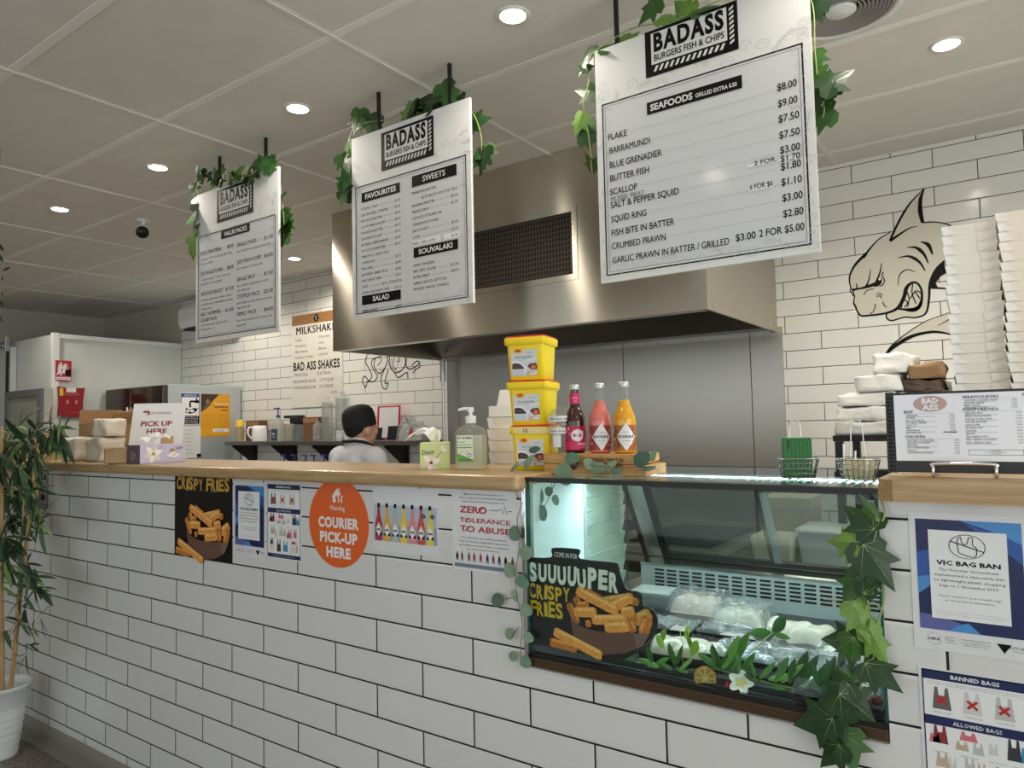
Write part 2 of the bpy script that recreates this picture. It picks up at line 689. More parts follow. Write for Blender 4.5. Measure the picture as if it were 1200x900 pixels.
M_CUPBR = mat('cup_brown', (104, 72, 60), 0.45)
M_POSTERBK = mat('poster_black', (22, 21, 21), 0.3, spec=0.3)
M_GLASS = glass('clear_glass', (240, 248, 246))
M_GLASSEDGE = mat('glass_edge', (30, 84, 78), 0.1)
M_PET = glass('clear_plastic', (236, 238, 238), gloss=1.3, rough=0.08, bump=0.25, bump_scale=35, haze=0.10)
M_FILM = glass('cling_film', (238, 242, 244), gloss=2.6, rough=0.12, bump=1.0, bump_scale=28, haze=0.12)
M_IVY = [mat('ivy_dark', (30, 62, 26), 0.4, noise_amt=0.2, noise_scale=40), mat('ivy_mid', (54, 94, 38), 0.4, noise_amt=0.2, noise_scale=40), mat('ivy_light', (104, 142, 58), 0.42, noise_amt=0.15, noise_scale=40)]
M_IVYSTEM = mat('ivy_stem', (150, 160, 96), 0.5)
M_EUC = [mat('eucalyptus_leaf', (96, 126, 106), 0.6, noise_amt=0.12, noise_scale=30), mat('eucalyptus_leaf_dark', (70, 98, 82), 0.6, noise_amt=0.12, noise_scale=30), mat('eucalyptus_leaf_pale', (124, 146, 120), 0.6, noise_amt=0.12, noise_scale=30)]
M_TWIG = mat('brown_twig', (112, 92, 66), 0.7)

# ------------------------------------------------------------------ room
XL, XR, YB, YF, ZC = -7.46, 5.3, 2.70, -5.0, 1.95 + K

m = MB()
m.box((XL - .15, YF - .15, -0.1), (XR + .15, YB + .15, 0.0), M_FLOOR)
struct(m.build('floor'))

m = MB()
m.box((XL - .15, YF - .15, ZC), (XR + .15, YB + .15, ZC + 0.1), M_CEIL)
yl = [-0.53 - 0.602 * k for k in range(1, 8)] + [-0.53 + 0.602 * k for k in range(0, 6)]
for y in yl:
    m.box((XL, y - .017, ZC - .0025), (XR, y + .017, ZC + .01), M_CEILSTRIP)
for k in range(-5, 5):
    x = -0.075 + 1.195 * k
    m.box((x - .007, YF, ZC - .006), (x + .007, YB, ZC + .01), M_CEILMETAL)
    m.box((x + .007, YF, ZC - .002), (x + .016, YB, ZC + .01), M_CEIL)
struct(m.build('ceiling'))

# back wall: tiled from the cool room to the right, painted recess on the left
m = MB()
m.box((-5.68, YB, 0), (XR + .15, YB + .15, ZC), M_TILE_B)
m.box((XL - .15, YB, 0), (-5.68, YB + .15, ZC), M_PAINT)
struct(m.build('wall_back'))
m = MB()
m.box((XL - .15, YF - .15, 0), (XL, YB + .15, ZC), M_PAINT)
struct(m.build('wall_left'))

# shopfront behind the photographer: front and right walls with wide glazed openings
M_SHOP = mat('shopfront_paint', (196, 192, 184), 0.7)


def shop_wall(name, fr, u0, u1, openings):
    m = MB()
    u = u0
    for a, b in openings:
        m.sheet(fr, [(u, 0), (a, 0), (a, ZC), (u, ZC)], -.15, 0, M_SHOP)
        m.sheet(fr, [(a, 0), (b, 0), (b, .35), (a, .35)], -.15, 0, M_SHOP)
        m.sheet(fr, [(a, 2.75), (b, 2.75), (b, ZC), (a, ZC)], -.15, 0, M_SHOP)
        u = b
    m.sheet(fr, [(u, 0), (u1, 0), (u1, ZC), (u, ZC)], -.15, 0, M_SHOP)
    struct(m.build(name))


fF = Fr((0, YF, 0), (-1, 0, 0), (0, 0, 1))
fR = Fr((XR, 0, 0), (0, -1, 0), (0, 0, 1))
opF = [(-4.6, -1.6), (-1.4, 1.6), (1.8, 5.0)]
opR = [(-0.8, 1.5), (1.7, 4.2)]
shop_wall('wall_front', fF, -XR, -XL, opF)
shop_wall('wall_right', fR, -YB, -YF, opR)
M_FRAME = mat('window_frame_dark', (50, 52, 54), 0.4)
n = 1
for fr, ops in ((fF, opF), (fR, opR)):
    for a, b in ops:
        m = MB()
        for q in ((a, .35, a + .06, 2.75), (b - .06, .35, b, 2.75), (a, .35, b, .41), (a, 2.69, b, 2.75), ((a + b) / 2 - .03, .41, (a + b) / 2 + .03, 2.69)):
            m.sheet(fr, [(q[0], q[1]), (q[2], q[1]), (q[2], q[3]), (q[0], q[3])], -.10, -.04, M_FRAME)
        m.rect(fr, a, .35, b, 2.75, -.07, M_GLASS)
        struct(m.build('window_%d' % n))
        n += 1

# ------------------------------------------------------------------ service counter
CX0, CX1, DX0, DX1 = -2.30, 3.2, 0.786, 1.667     # counter ends, display opening
ZT = 0.373 + K
cnt = thing('service_counter', 'long high white tiled service counter with dark joints across the shop', 'counter', (0, 0.14, 0))
m = MB()
ZT0 = 0.329 + K
zb = -0.960 + K
m.box((CX0, 0, 0), (DX0, .28, ZT0), M_TILE_C)
m.box((DX0, 0, 0), (DX1, .28, -0.146 + K), M_TILE_C)
m.box((DX1, 0, 0), (CX1, .28, 0.345 + K), M_TILE_C)
m.build('tiled_front', cnt)
m = MB()
ws = [(-0.062, 0.0), (-0.058, 0.006), (-0.024, 0.020), (-0.010, 0.038), (-0.003, 0.085), (0.0, 0.085), (0.0, 0.0)]
vs = [(x, y - 0.001, z) for x in (CX0 - 1.3, CX1) for y, z in ws]
nw = len(ws)
m.add(vs, [(i, nw + i, nw + (i + 1) % nw, (i + 1) % nw) for i in range(nw)] + [tuple(range(nw)), tuple(range(nw, 2 * nw))[::-1]], M_SKIRT, True)
m.build('coved_skirting', cnt)
m = MB()
m.box((CX0 + .02, .28, 0.955), (DX0 - .02, 0.80, 1.0), M_STEELP, .004)
m.box((CX0 + .05, .28, 0.0), (DX0 - .05, 0.76, 0.955), M_WHITE)
m.build('steel_worktop', cnt).data.update()

m = MB()
m.box((CX0 - .03, -0.045, ZT0), (DX0 + .004, 0.37, ZT), M_OAK, .014, seg=4)
tag(m.build('countertop'), 'long oak-look countertop on the tiled counter left of the display fridge', 'countertop')
m = MB()
z0, z1 = 0.345 + K, 0.388 + K
pl = [(1.672, -0.025), (1.70, -0.045), (CX1, -0.045), (CX1, 0.34), (1.672, 0.34)]
fr = Fr((0, 0, z0), (1, 0, 0), (0, 1, 0))
m.sheet(fr, pl, 0, z1 - z0, M_OAK)
tag(m.build('countertop'), 'short oak-look countertop right of the display fridge, under the open menu', 'countertop')

# lower wing of the counter at the far left, behind the bamboo
m = MB()
m.box((-3.7, 0.0, 0), (CX0 - .002, .28, 1.14), M_TILE_C)
m.box((-3.7, -.03, 1.14), (CX0 - .002, .32, 1.18), M_OAK, .01)
tag(m.build('low_counter'), 'lower tiled counter wing with a timber top behind the bamboo plant', 'counter')

# ------------------------------------------------------------------ range hood
HX0, HX1, HY, HZ = -1.80, 0.762, 1.537, 1.024 + K
hood = thing('range_hood', 'large stainless steel range hood hanging over the kitchen behind the menu boards', 'range hood', (-0.5, 2.1, HZ))
m = MB()
m.box((HX0, HY, HZ), (HX1, HY + .012, ZC - .002), M_STEELV)
m.box((HX0, HY + .012, HZ), (HX0 + .012, YB - .004, ZC - .002), M_STEELV)
m.build('canopy_front', hood)
m = MB()
m.box((HX1 - .012, HY + .0125, HZ), (HX1, YB - .004, ZC - .002), mat('hood_side_steel', (190, 184, 172), 0.42, 0.85, bump=0.06, bump_scale=9))
m.build('canopy_end', hood)
m = MB()
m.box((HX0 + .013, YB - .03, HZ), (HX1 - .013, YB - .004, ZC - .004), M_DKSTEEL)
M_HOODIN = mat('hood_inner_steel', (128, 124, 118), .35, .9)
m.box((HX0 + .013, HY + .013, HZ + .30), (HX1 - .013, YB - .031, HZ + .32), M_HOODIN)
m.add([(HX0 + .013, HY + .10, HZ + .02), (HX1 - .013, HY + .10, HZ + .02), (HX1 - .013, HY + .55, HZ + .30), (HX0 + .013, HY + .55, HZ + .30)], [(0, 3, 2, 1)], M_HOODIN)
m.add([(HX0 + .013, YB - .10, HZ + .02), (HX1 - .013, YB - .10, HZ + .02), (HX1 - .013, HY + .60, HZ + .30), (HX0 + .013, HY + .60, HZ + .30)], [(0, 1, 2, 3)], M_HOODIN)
m.build('canopy_inside', hood)
m = MB()
fh = front(HY)
a, b = fh.px(554, 273), fh.px(672, 322)
u0, u1, v0, v1 = a[0], b[0], b[1] + .004, a[1]
m.frame_line(fh, u0 - .03, v0 - .03, u1 + .03, v1 + .03, .032, .003, M_STEELV)
m.build('filter_surround', hood)
m = MB()
m.rect(fh, u0, v0, u1, v1, .002, mat('filter_mesh_back', (44, 40, 38), 0.6, 0.4))
nu = 34
for k in range(nu):
    uu = u0 + (u1 - u0) * (k + .5) / nu
    m.rect(fh, uu - .0035, v0, uu + .0035, v1, .005, mat('filter_wire', (96, 88, 80), 0.45, 0.8))
nv = 12
for k in range(nv):
    vv = v0 + (v1 - v0) * (k + .5) / nv
    m.rect(fh, u0, vv - .003, u1, vv + .003, .0065, mat('filter_wire', (96, 88, 80), 0.45, 0.8))
m.build('filter_mesh', hood)
for k in range(2):
    m = MB()
    m.box((HX1 + .001, 1.62 + k * .9, HZ + .02), (HX1 + .006, 1.64 + k * .9, HZ + .04), M_CHROME, .001)
    m.build('fixing_bolt', hood)
m = MB()
m.box((HX0 + .02, HY + .012, HZ), (HX1 - .02, HY + .07, HZ + .02), M_STEELP)
m.box((HX0 + .02, YB - .10, HZ), (HX1 - .02, YB - .033, HZ + .02), M_STEELP)
m.build('grease_channel', hood)
# steel upright that carries the hood at its left back corner
m = MB()
p = at(519.5, 470, Y=2.55)
m.lathe([(.011, 0), (.011, HZ + .002 - .9)], M_STEELP, (p.x, 2.55, .9), 14)
m.lathe([(.022, HZ - .17), (.022, HZ + .001)], M_STEELP, (p.x, 2.55, 0), 16)
tag(m.build('steel_upright'), 'thin steel upright pipe below the left back corner of the hood', 'pipe')

m = MB()
m.box((-1.79, YB - .016, .0), (-0.245, YB - .002, HZ + .03), M_SPLASH)
m.box((-0.240, YB - .016, .0), (0.60, YB - .002, HZ + .03), M_SPLASH)
m.box((0.605, YB - .016, .0), (0.79, YB - .002, HZ + .03), M_SPLASH)
m.box((-1.80, YB - .02, .0), (-1.79, YB - .002, HZ), mat('white_edge_strip', (232, 232, 228), .4))
tag(m.build('steel_splashback'), 'brushed stainless steel splashback in sheets on the wall under the hood', 'splashback')

# kitchen cooking line under the hood, mostly hidden by the counter
m = MB()
m.box((-1.7, 1.75, .12), (.7, 2.66, .88), M_STEELP, .01)
m.box((-1.7, 1.73, .88), (.7, 2.66, .93), M_STEELP, .008)
for k in range(4):
    m.box((-1.66 + k * .6, 1.735, .2), (-1.12 + k * .6, 1.749, .84), M_DKSTEEL, .004)
    m.box((-1.6 + k * .6, 1.80, .931), (-1.16 + k * .6, 2.5, .936), M_BLACKM, .0)
for x in (-1.6, .6):
    for y in (1.85, 2.55):
        m.box((x - .03, y - .03, 0), (x + .03, y + .03, .12), M_BLACK)
tag(m.build('fryer_bench'), 'low stainless steel fryer bench standing under the range hood', 'fryer')

# ------------------------------------------------------------------ ceiling fixtures
M_LENS = mat('lamp_lens', (255, 246, 226), 0.4, emit=26.0)
DL = [((601, 18), 'nearest recessed downlight, between the middle and the right menu boards'),
      ((349, 127), 'recessed downlight above and between the left and middle menu boards'),
      ((185, 196), 'recessed downlight above left of the left menu board'),
      ((70, 245), 'farthest left recessed downlight near the dim back corner'),
      ((345, 303), 'recessed downlight close to the back wall, just right of the left menu board'),
      ((1109, 52), 'recessed downlight at the top right, beside the round air vent')]


def downlight(x, y, label, power):
    t = thing('downlight', label, 'ceiling light', (x, y, ZC), 0, 'recessed downlights')
    m = MB()
    m.lathe([(.046, -.004), (.058, -.007), (.062, -.001), (.062, .0)], mat('lamp_trim', (226, 224, 218), .4), n=28, cap0=False)
    m.build('trim_ring', t, local=True)
    m = MB()
    m.lathe([(.0, -.0035), (.046, -.0035), (.046, -.0005)], M_LENS, n=28, cap0=False)
    m.build('lens', t, local=True)
    ceiling_lamp(0, 0, -.012, power).parent = t


for (px, py), lab in DL:
    p = at(px, py, Z=ZC)
    downlight(p.x, p.y, lab, 24 if p.y < 1 else 50)

p = at(985, 8, Z=ZC)
t = thing('air_vent', 'round white ceiling air vent with concentric rings, behind the right menu board', 'vent', (p.x, p.y, ZC))
m = MB()
m.lathe([(.205, -.001), (.200, -.014), (.175, -.018), (.172, -.004)], M_WHITE, n=48, cap0=False, cap1=False)
m.build('outer_ring', t, local=True)
m = MB()
for k in range(9):
    r = .162 - k * .0125
    m.lathe([(r, -.004), (r + .006, -.016), (r + .002, -.018), (r - .004, -.006)], mat('vent_ring_grey', (150, 146, 142), .5), n=40, cap0=False, cap1=False)
m.lathe([(.17, -.002), (.0, -.002)], M_BLACKM, n=32, cap0=False, cap1=False)
m.build('ring_grille', t, local=True)
m = MB()
m.lathe([(.0, -.0215), (.046, -.021), (.050, -.018), (.050, -.002)], M_WHITE, n=32, cap0=False)
m.build('centre_cap', t, local=True)

p = at(168, 258, Z=ZC)
t = thing('security_camera', 'small white security camera with a black face on the ceiling', 'security camera', (p.x, p.y, ZC))
m = MB()
m.lathe([(.035, -.012), (.040, -.004), (.040, 0)], M_WHITE, n=24)
m.lathe([(.012, -.05), (.012, -.01)], M_WHITE, n=12)
m.build('mount', t, local=True)
R = Matrix.Rotation(math.radians(58), 4, 'Z') @ Matrix.Rotation(math.radians(100), 4, 'X')
R = Matrix.Translation((0, 0, -.075)) @ (CPOS - Vector((p.x, p.y, ZC - .075)) + Vector((-1.2, 0, -.6))).to_track_quat('Z', 'Y').to_matrix().to_4x4()
m = MB()
m.lathe([(.0, -.06), (.03, -.058), (.042, -.04), (.045, .035), (.042, .045)], M_WHITE, n=28, M=R, cap0=False)
m.build('housing', t, local=True)
m = MB()
m.lathe([(.041, .0455), (.041, .049), (.0, .052)], M_BLACK, n=28, M=R, cap1=False)
m.lathe([(.013, .053), (.010, .058), (.0, .059)], mat('lens_black', (8, 8, 10), .05), n=16, M=R, cap1=False)
m.build('lens_face', t, local=True)

# ------------------------------------------------------------------ split air conditioner on the back wall, half behind the left board
t = thing('air_conditioner', 'white split air conditioner high on the back wall behind the left menu board', 'air conditioner', (-4.85, 2.6, 1.60 + K))
m = MB()
prof = [(2.69, 1.60), (2.60, 1.58), (2.50, 1.61), (2.475, 1.68), (2.48, 1.80), (2.53, 1.86), (2.69, 1.87)]
vs = [(x, y, z + K) for x in (-5.36, -4.45) for y, z in prof]
nn = len(prof)
m.add(vs, [(i, (i + 1) % nn, nn + (i + 1) % nn, nn + i) for i in range(nn)] + [tuple(range(nn))[::-1], tuple(range(nn, 2 * nn))], M_WHITE)
m.build('casing', t)
m = MB()
m.box((-5.30, 2.50, 1.578 + K), (-4.5, 2.60, 1.592 + K), M_BLACKM)
m.build('louvre', t)
m = MB()
m.box((-5.366, 2.56, 1.66 + K), (-5.361, 2.58, 1.70 + K), M_BLACK)
m.build('side_badge', t)

# ------------------------------------------------------------------ cool room (insulated white box) at the back left
t = thing('cool_room', 'tall white insulated cool room box in the back left corner', 'cool room', (-6.5, 2.0, 0))
M_PANEL = mat('cool_room_panel', (214, 218, 214), 0.45, noise_amt=0.02, noise_scale=4)
m = MB()
m.box((XL + .01, 1.41, 0), (-5.682, YB - .005, 1.48 + K), M_PANEL)
m.build('panel_body', t)
m = MB()
m.box((-5.7, 1.385, 0), (-5.655, 1.45, 1.49 + K), M_WHITE, .004)
m.box((-5.7, 1.45, 1.44 + K), (-5.66, YB - .005, 1.485 + K), M_WHITE, .004)
m.build('corner_trim', t)
fr = front(1.385)
m = MB()
a = fr.px(-60, 480)
b = fr.px(16, 480)
m.box((a[0], 1.35, .1), (b[0], 1.405, 1.42 + K), mat('cool_room_door_face', (206, 212, 212), .4), .004)
d_ = m.build('door', t)
m = MB()
c = fr.px(12, 405)
m.box((c[0] - .09, 1.315, c[1] - .035), (c[0] + .05, 1.349, c[1] + .035), M_STEELP, .006)
m.box((c[0] + .05, 1.31, c[1] - .07), (c[0] + .085, 1.35, c[1] + .09), M_STEELP, .004)
m.lathe([(.028, 0), (.028, .02)], M_STEELP, M=Matrix.Translation((c[0] - .06, 1.313, c[1])) @ Matrix.Rotation(PI / 2, 4, 'X'), n=16)
m.build('hinge', d_)
m = MB()
m.box((c[0] + .05, 1.33, .3), (c[0] + .08, 1.349, c[1] - .071), M_DKSTEEL)
m.build('edge_rail', d_)

# grey framed glass door cabinet in front of the cool room
fr = front(1.25)
a, b = fr.px(6, 540), fr.px(50, 455)
t = thing('glass_door_cabinet', 'grey framed glass door drinks cabinet in front of the cool room at far left', 'cabinet', ((a[0] + b[0]) / 2, 1.3, 0))
M_GREYFR = mat('grey_frame', (104, 106, 108), .45)
m = MB()
x0, x1, zt = a[0], b[0], b[1]
m.box((x0, 1.262, .05), (x1, 1.34, zt), mat('cabinet_shell', (178, 176, 168), .6))
m.build('shell', t)
m = MB()
for q in ((x0, .06, x0 + .07, zt), (x1 - .085, .06, x1, zt), (x0 + .07, zt - .07, x1 - .085, zt), (x0 + .07, .06, x1 - .085, .16)):
    m.box((q[0], 1.235, q[1]), (q[2], 1.2615, q[3]), M_GREYFR, .004)
m.build('door_frame', t)
m = MB()
m.box((x0 + .07, 1.25, .16), (x1 - .085, 1.256, zt - .07), mat('door_pane', (150, 150, 140), .15))
m.build('door_pane', t)
m = MB()
m.box((x0, 1.236, 0), (x1, 1.33, .0499), M_BLACKM)
m.build('plinth', t)

# fire blanket sign and pouch on the cool room side
fs_ = side(-5.655)
u0, v1 = fs_.px(65, 422)
u1, v0 = fs_.px(83.5, 447)
m = MB()
m.sheet(fs_, [(u0, v0), (u1, v0), (u1, v1), (u0, v1)], -.0015, .002, M_RED)
w_, h_ = u1 - u0, v1 - v0
m.rect(fs_, u0 + .04 * w_, v0 + .06 * h_, u1 - .04 * w_, v0 + .2 * h_, .0025, M_PAPER)
m.text(fs_, 'FIRE BLANKET', (u0 + u1) / 2, v0 + .09 * h_, .07 * h_, .003, M_RED, w=.8 * w_, align='C')


def U(a, b):
    return (u0 + a * w_, v0 + b * h_)


m.ellipse(fs_, *U(.33, .87), .07 * w_, .05 * h_, .0025, M_PAPER, 14)
m.flat(fs_, [U(.2, .82), U(.42, .8), U(.5, .62), U(.4, .6), U(.36, .5), U(.42, .36), U(.34, .26), U(.28, .3), U(.3, .4), U(.2, .34), U(.1, .26), U(.08, .32), U(.16, .46), U(.14, .6)], .0025, M_PAPER)
m.flat(fs_, [U(.5, .82), U(.72, .86), U(.66, .6), U(.56, .36), U(.4, .42), U(.48, .62)], .0025, M_PAPER)
m.rect(fs_, *U(.62, .26), *U(.97, .56), .0025, M_INK)
m.flat(fs_, [U(.66, .58), U(.8, .58), U(.82, .66), U(.75, .78), U(.72, .66)], .0025, M_LTINK)
tag(m.build('fire_blanket_sign'), 'red and white fire blanket sign on the white cool room wall', 'sign')
u0, v1 = fs_.px(67, 453)
u1, v0 = fs_.px(98, 489)
w_, h_ = u1 - u0, v1 - v0
t = thing('fire_blanket_pouch', 'red fire blanket pouch hanging below the red and white sign', 'fire blanket', ((-5.65), (u0 + u1) / 2, v0))
m = MB()
m.sheet(fs_, [U(.02, .02), U(.5, 0), U(.94, .02), U(.93, .5), U(1, .98), U(.5, .95), U(0, 1), U(.04, .5)], .001, .02, mat('red_pouch', (150, 22, 36), .5, bump=.2, bump_scale=20))
m.text(fs_, 'FIRE BLANKET', *U(.5, .72), .08 * h_, .0206, mat('pink_print', (206, 120, 120), .5), w=.62 * w_, align='C')
for a in (.35, .68):
    m.ellipse(fs_, *U(a, .5), .06 * w_, .07 * h_, .0206, mat('pink_print', (206, 120, 120), .5), 12)
m.text(fs_, 'PULL TABS DOWN', *U(.55, .14), .035 * h_, .0206, mat('pink_print', (206, 120, 120), .5), w=.5 * w_, align='C')
m.build('pouch', t)
m = MB()
m.rect(fs_, *U(.3, .82), *U(.66, .97), .0215, M_PAPER)
m.rect(fs_, *U(.05, .7), *U(.19, .95), .0215, M_YELLOW)
m.build('label', t)

# ------------------------------------------------------------------ stainless fridge with notices
FX, FY, FZ = -4.54, 1.92, 0.955 + K
t = thing('steel_fridge', 'stainless steel upright fridge with notices taped on its side, behind the counter', 'fridge', (-5.0, 2.3, 0))
m = MB()
x0 = at(108, 456.5, Y=FY).x
x0 = -5.64
m.box((x0, FY, .1), (FX, YB - .02, FZ), mat('fridge_side_steel', (190, 198, 204), .38, .55), .006)
m.build('cabinet_body', t)
ff = front(FY - .03)
m = MB()
m.box((x0 + .01, FY - .05, .14), (x0 + .50, FY - .002, FZ - .01), mat('fridge_front_dark', (86, 78, 72), .12, .9), .006)
da = m.build('door', t)
m = MB()
m.box((x0 + .46, FY - .075, 1.0), (x0 + .49, FY - .051, 1.8), M_CHROME, .004)
m.build('door_handle', da)
m = MB()
m.box((x0 + .51, FY - .05, .14), (FX - .005, FY - .002, FZ - .01), mat('fridge_front_dark', (86, 78, 72), .12, .9), .006)
db = m.build('door', t)
m = MB()
m.box((FX - .10, FY - .056, FZ - .34), (FX - .04, FY - .051, FZ - .12), M_BLACK, .002)
m.build('control_panel', db)
m = MB()
m.box((x0 + .6, FY - .056, FZ - .5), (x0 + .68, FY - .051, FZ - .36), M_BLACK, .002)
m.build('thermometer', db)
m = MB()
m.box((x0 + .03, FY + .02, 0), (FX - .03, YB - .03, .0999), M_BLACKM)
m.build('plinth', t)
fg = side(FX)


def sheet_on(fr, p0, p1, th=.001):
    """corners given as photo pixels (top-left, bottom-right) -> u0, v0, u1, v1"""
    u0, v1 = fr.px(*p0)
    u1, v0 = fr.px(*p1)
    return u0, v0, u1, v1


class Sh:
    """a printed sheet: fractions a (across) and b (up) of the sheet -> frame coordinates"""
    def __init__(s, fr, u0, v0, u1, v1, m, d0=.0005, d1=.0015):
        s.fr, s.u0, s.v0, s.w, s.h = fr, u0, v0, u1 - u0, v1 - v0
        s.mb = MB()
        s.mb.sheet(fr, [(u0, v0), (u1, v0), (u1, v1), (u0, v1)], d0, d1, m)
        s.d = d1 + .0005

    def P(s, a, b):
        return (s.u0 + a * s.w, s.v0 + b * s.h)

    def rect(s, a0, b0, a1, b1, m, l=0):
        s.mb.rect(s.fr, *s.P(a0, b0), *s.P(a1, b1), s.d + l * .0004, m)

    def poly(s, pts, m, l=0):
        s.mb.flat(s.fr, [s.P(*p) for p in pts], s.d + l * .0004, m)

    def ell(s, a, b, ra, rb, m, l=0, n=24):
        s.mb.ellipse(s.fr, *s.P(a, b), ra * s.w, rb * s.h, s.d + l * .0004, m, n)

    def line(s, pts, w, m, l=0, sm=5):
        s.mb.stroke(s.fr, [s.P(*p) for p in pts], w, s.d + l * .0004, m, sm)

    def box_line(s, a0, b0, a1, b1, w, m, l=0):
        s.mb.frame_line(s.fr, *s.P(a0, b0), *s.P(a1, b1), w, s.d + l * .0004, m)

    def text(s, body, a, b, h, m, w=None, align='C', l=1, **kw):
        """cap height h as a fraction of the sheet height, width w as a fraction of its width"""
        s.mb.text(s.fr, body, *s.P(a, b), h * s.h, s.d + l * .0004, m, w=None if w is None else w * s.w, align=align, **kw)

    def done(s, name, label, cat, **kw):
        return tag(s.mb.build(name), label, cat, **kw)


S = Sh(fg, *sheet_on(fg, (211.5, 460), (234, 497.5)), M_PAPER, d0=.001, d1=.002)
S.box_line(.02, .02, .98, .98, .006, M_INK)
S.rect(.03, .86, .97, .97, M_BLUE1)
S.text('NOTICE', .5, .885, .06, M_PAPER, w=.6)
S.rect(.05, .03, .95, .28, M_INK)
for k, tx in enumerate(('THIS SINK IS', 'FOR HAND WASHING', 'ONLY. DO NOT', 'WASH FOOD HERE')):
    S.text(tx, .5, .225 - k * .058, .036, M_PAPER, w=.78)
S.poly([(.1, .5), (.22, .47), (.3, .52), (.5, .47), (.72, .53), (.8, .5), (.92, .53), (.84, .44), (.72, .38), (.5, .34), (.26, .38), (.16, .44)], M_INK)
S.ell(.38, .43, .1, .045, M_PAPER, 1)
S.ell(.6, .43, .1, .045, M_PAPER, 1)
S.line([(.5, .54), (.49, .68), (.55, .73), (.8, .72)], .018, M_INK)
S.rect(.74, .68, .96, .77, M_INK)
S.rect(.78, .77, .86, .83, M_INK)
S.done('hand_washing_notice', 'blue headed black and white hand washing notice on the steel fridge side', 'notice')
S = Sh(fg, *sheet_on(fg, (209.5, 499.5), (235, 536)), M_SLEEVE, d0=.001, d1=.002)
for k in range(7):
    S.text(['Cleaning', 'Fridge', 'Freezer', 'Fryers', 'Benches', 'Floors', 'Checked by'][k], .45, .86 - k * .12, .028, M_INK, w=.35)
    S.line([(.2, .84 - k * .12), (.9, .84 - k * .12)], .0012, M_LTINK, sm=1)
for a, b in ((.06, .97), (.06, .05), (.92, .06)):
    S.mb.rect(fg, *S.P(a - .1, b - .05), *S.P(a + .1, b + .06), S.d + .001, M_BLACK)
S.done('check_list', 'white paper check list taped under the hand washing notice', 'notice')
S = Sh(fg, *sheet_on(fg, (235.5, 461.5), (269.5, 511)), mat('amber_poster', (222, 160, 34), .4), d0=.001, d1=.002)
S.poly([(0, 1), (.62, 1), (0, .56)], mat('poster_photo_dark', (60, 46, 34), .4))
S.ell(.22, .82, .07, .055, mat('poster_face', (150, 108, 84), .5), 1)
S.poly([(.08, .66), (.14, .76), (.3, .76), (.38, .78), (.12, .62)], mat('poster_shirt', (92, 84, 70), .5), 1)
for k, tx in enumerate(("If you're", 'injured at', 'work')):
    S.text(tx, .93, .75 - k * .07, .04, M_INK if k else M_PAPER, w=[.46, .48, .25][k], align='R', bold=.02)
for k in range(6):
    S.text('Report any injury or illness at once', .06, .5 - k * .055, .014, M_INK if k == 0 else mat('amber_dark', (150, 104, 20), .5), w=.42, align='L')
    S.text('Seek medical treatment and first aid', .56, .5 - k * .055, .014, mat('amber_dark', (150, 104, 20), .5), w=.38, align='L')
S.rect(.4, .1, .95, .18, M_PAPER)
S.text('WorkSafe', .62, .12, .03, M_INK, w=.3)
S.done('safety_poster', 'amber yellow workplace injury poster on the steel fridge side', 'poster')

# ------------------------------------------------------------------ hanging menu boards
YM = 0.47
fb = front(YM - .006)
BT, BB = 1.772 + K, 0.976 + K


def logo(mb, fr, u0, v0, u1, v1, d):
    w, h = u1 - u0, v1 - v0
    mb.rect(fr, u0, v0, u1, v1, d, M_INK)
    d2 = d + .0005
    mb.rect(fr, u0 + .07 * w, v0 + .25 * h, u1 - .11 * w, v0 + .93 * h, d2, M_BOARD)
    d3 = d + .001
    mb.text(fr, 'BADASS', u0 + .10 * w, v0 + .53 * h, .36 * h, d3, M_INK, w=.76 * w, bold=.045, track=1.18)
    mb.text(fr, 'BURGERS FISH & CHIPS', u0 + .10 * w, v0 + .32 * h, .13 * h, d3, M_INK, w=.76 * w, bold=.02)
    for k in range(13):                       # hatched edge, bottom and right
        a = u0 + (.09 + k * .06) * w
        mb.flat(fr, [(a, v0 + .09 * h), (a + .03 * w, v0 + .09 * h), (a + .06 * w, v0 + .21 * h), (a + .03 * w, v0 + .21 * h)], d2, M_BOARD)
    for k in range(8):
        b = v0 + (.14 + k * .098) * h
        mb.flat(fr, [(u1 - .085 * w, b), (u1 - .04 * w, b + .05 * h), (u1 - .04 * w, b + .10 * h), (u1 - .085 * w, b + .05 * h)], d2, M_BOARD)


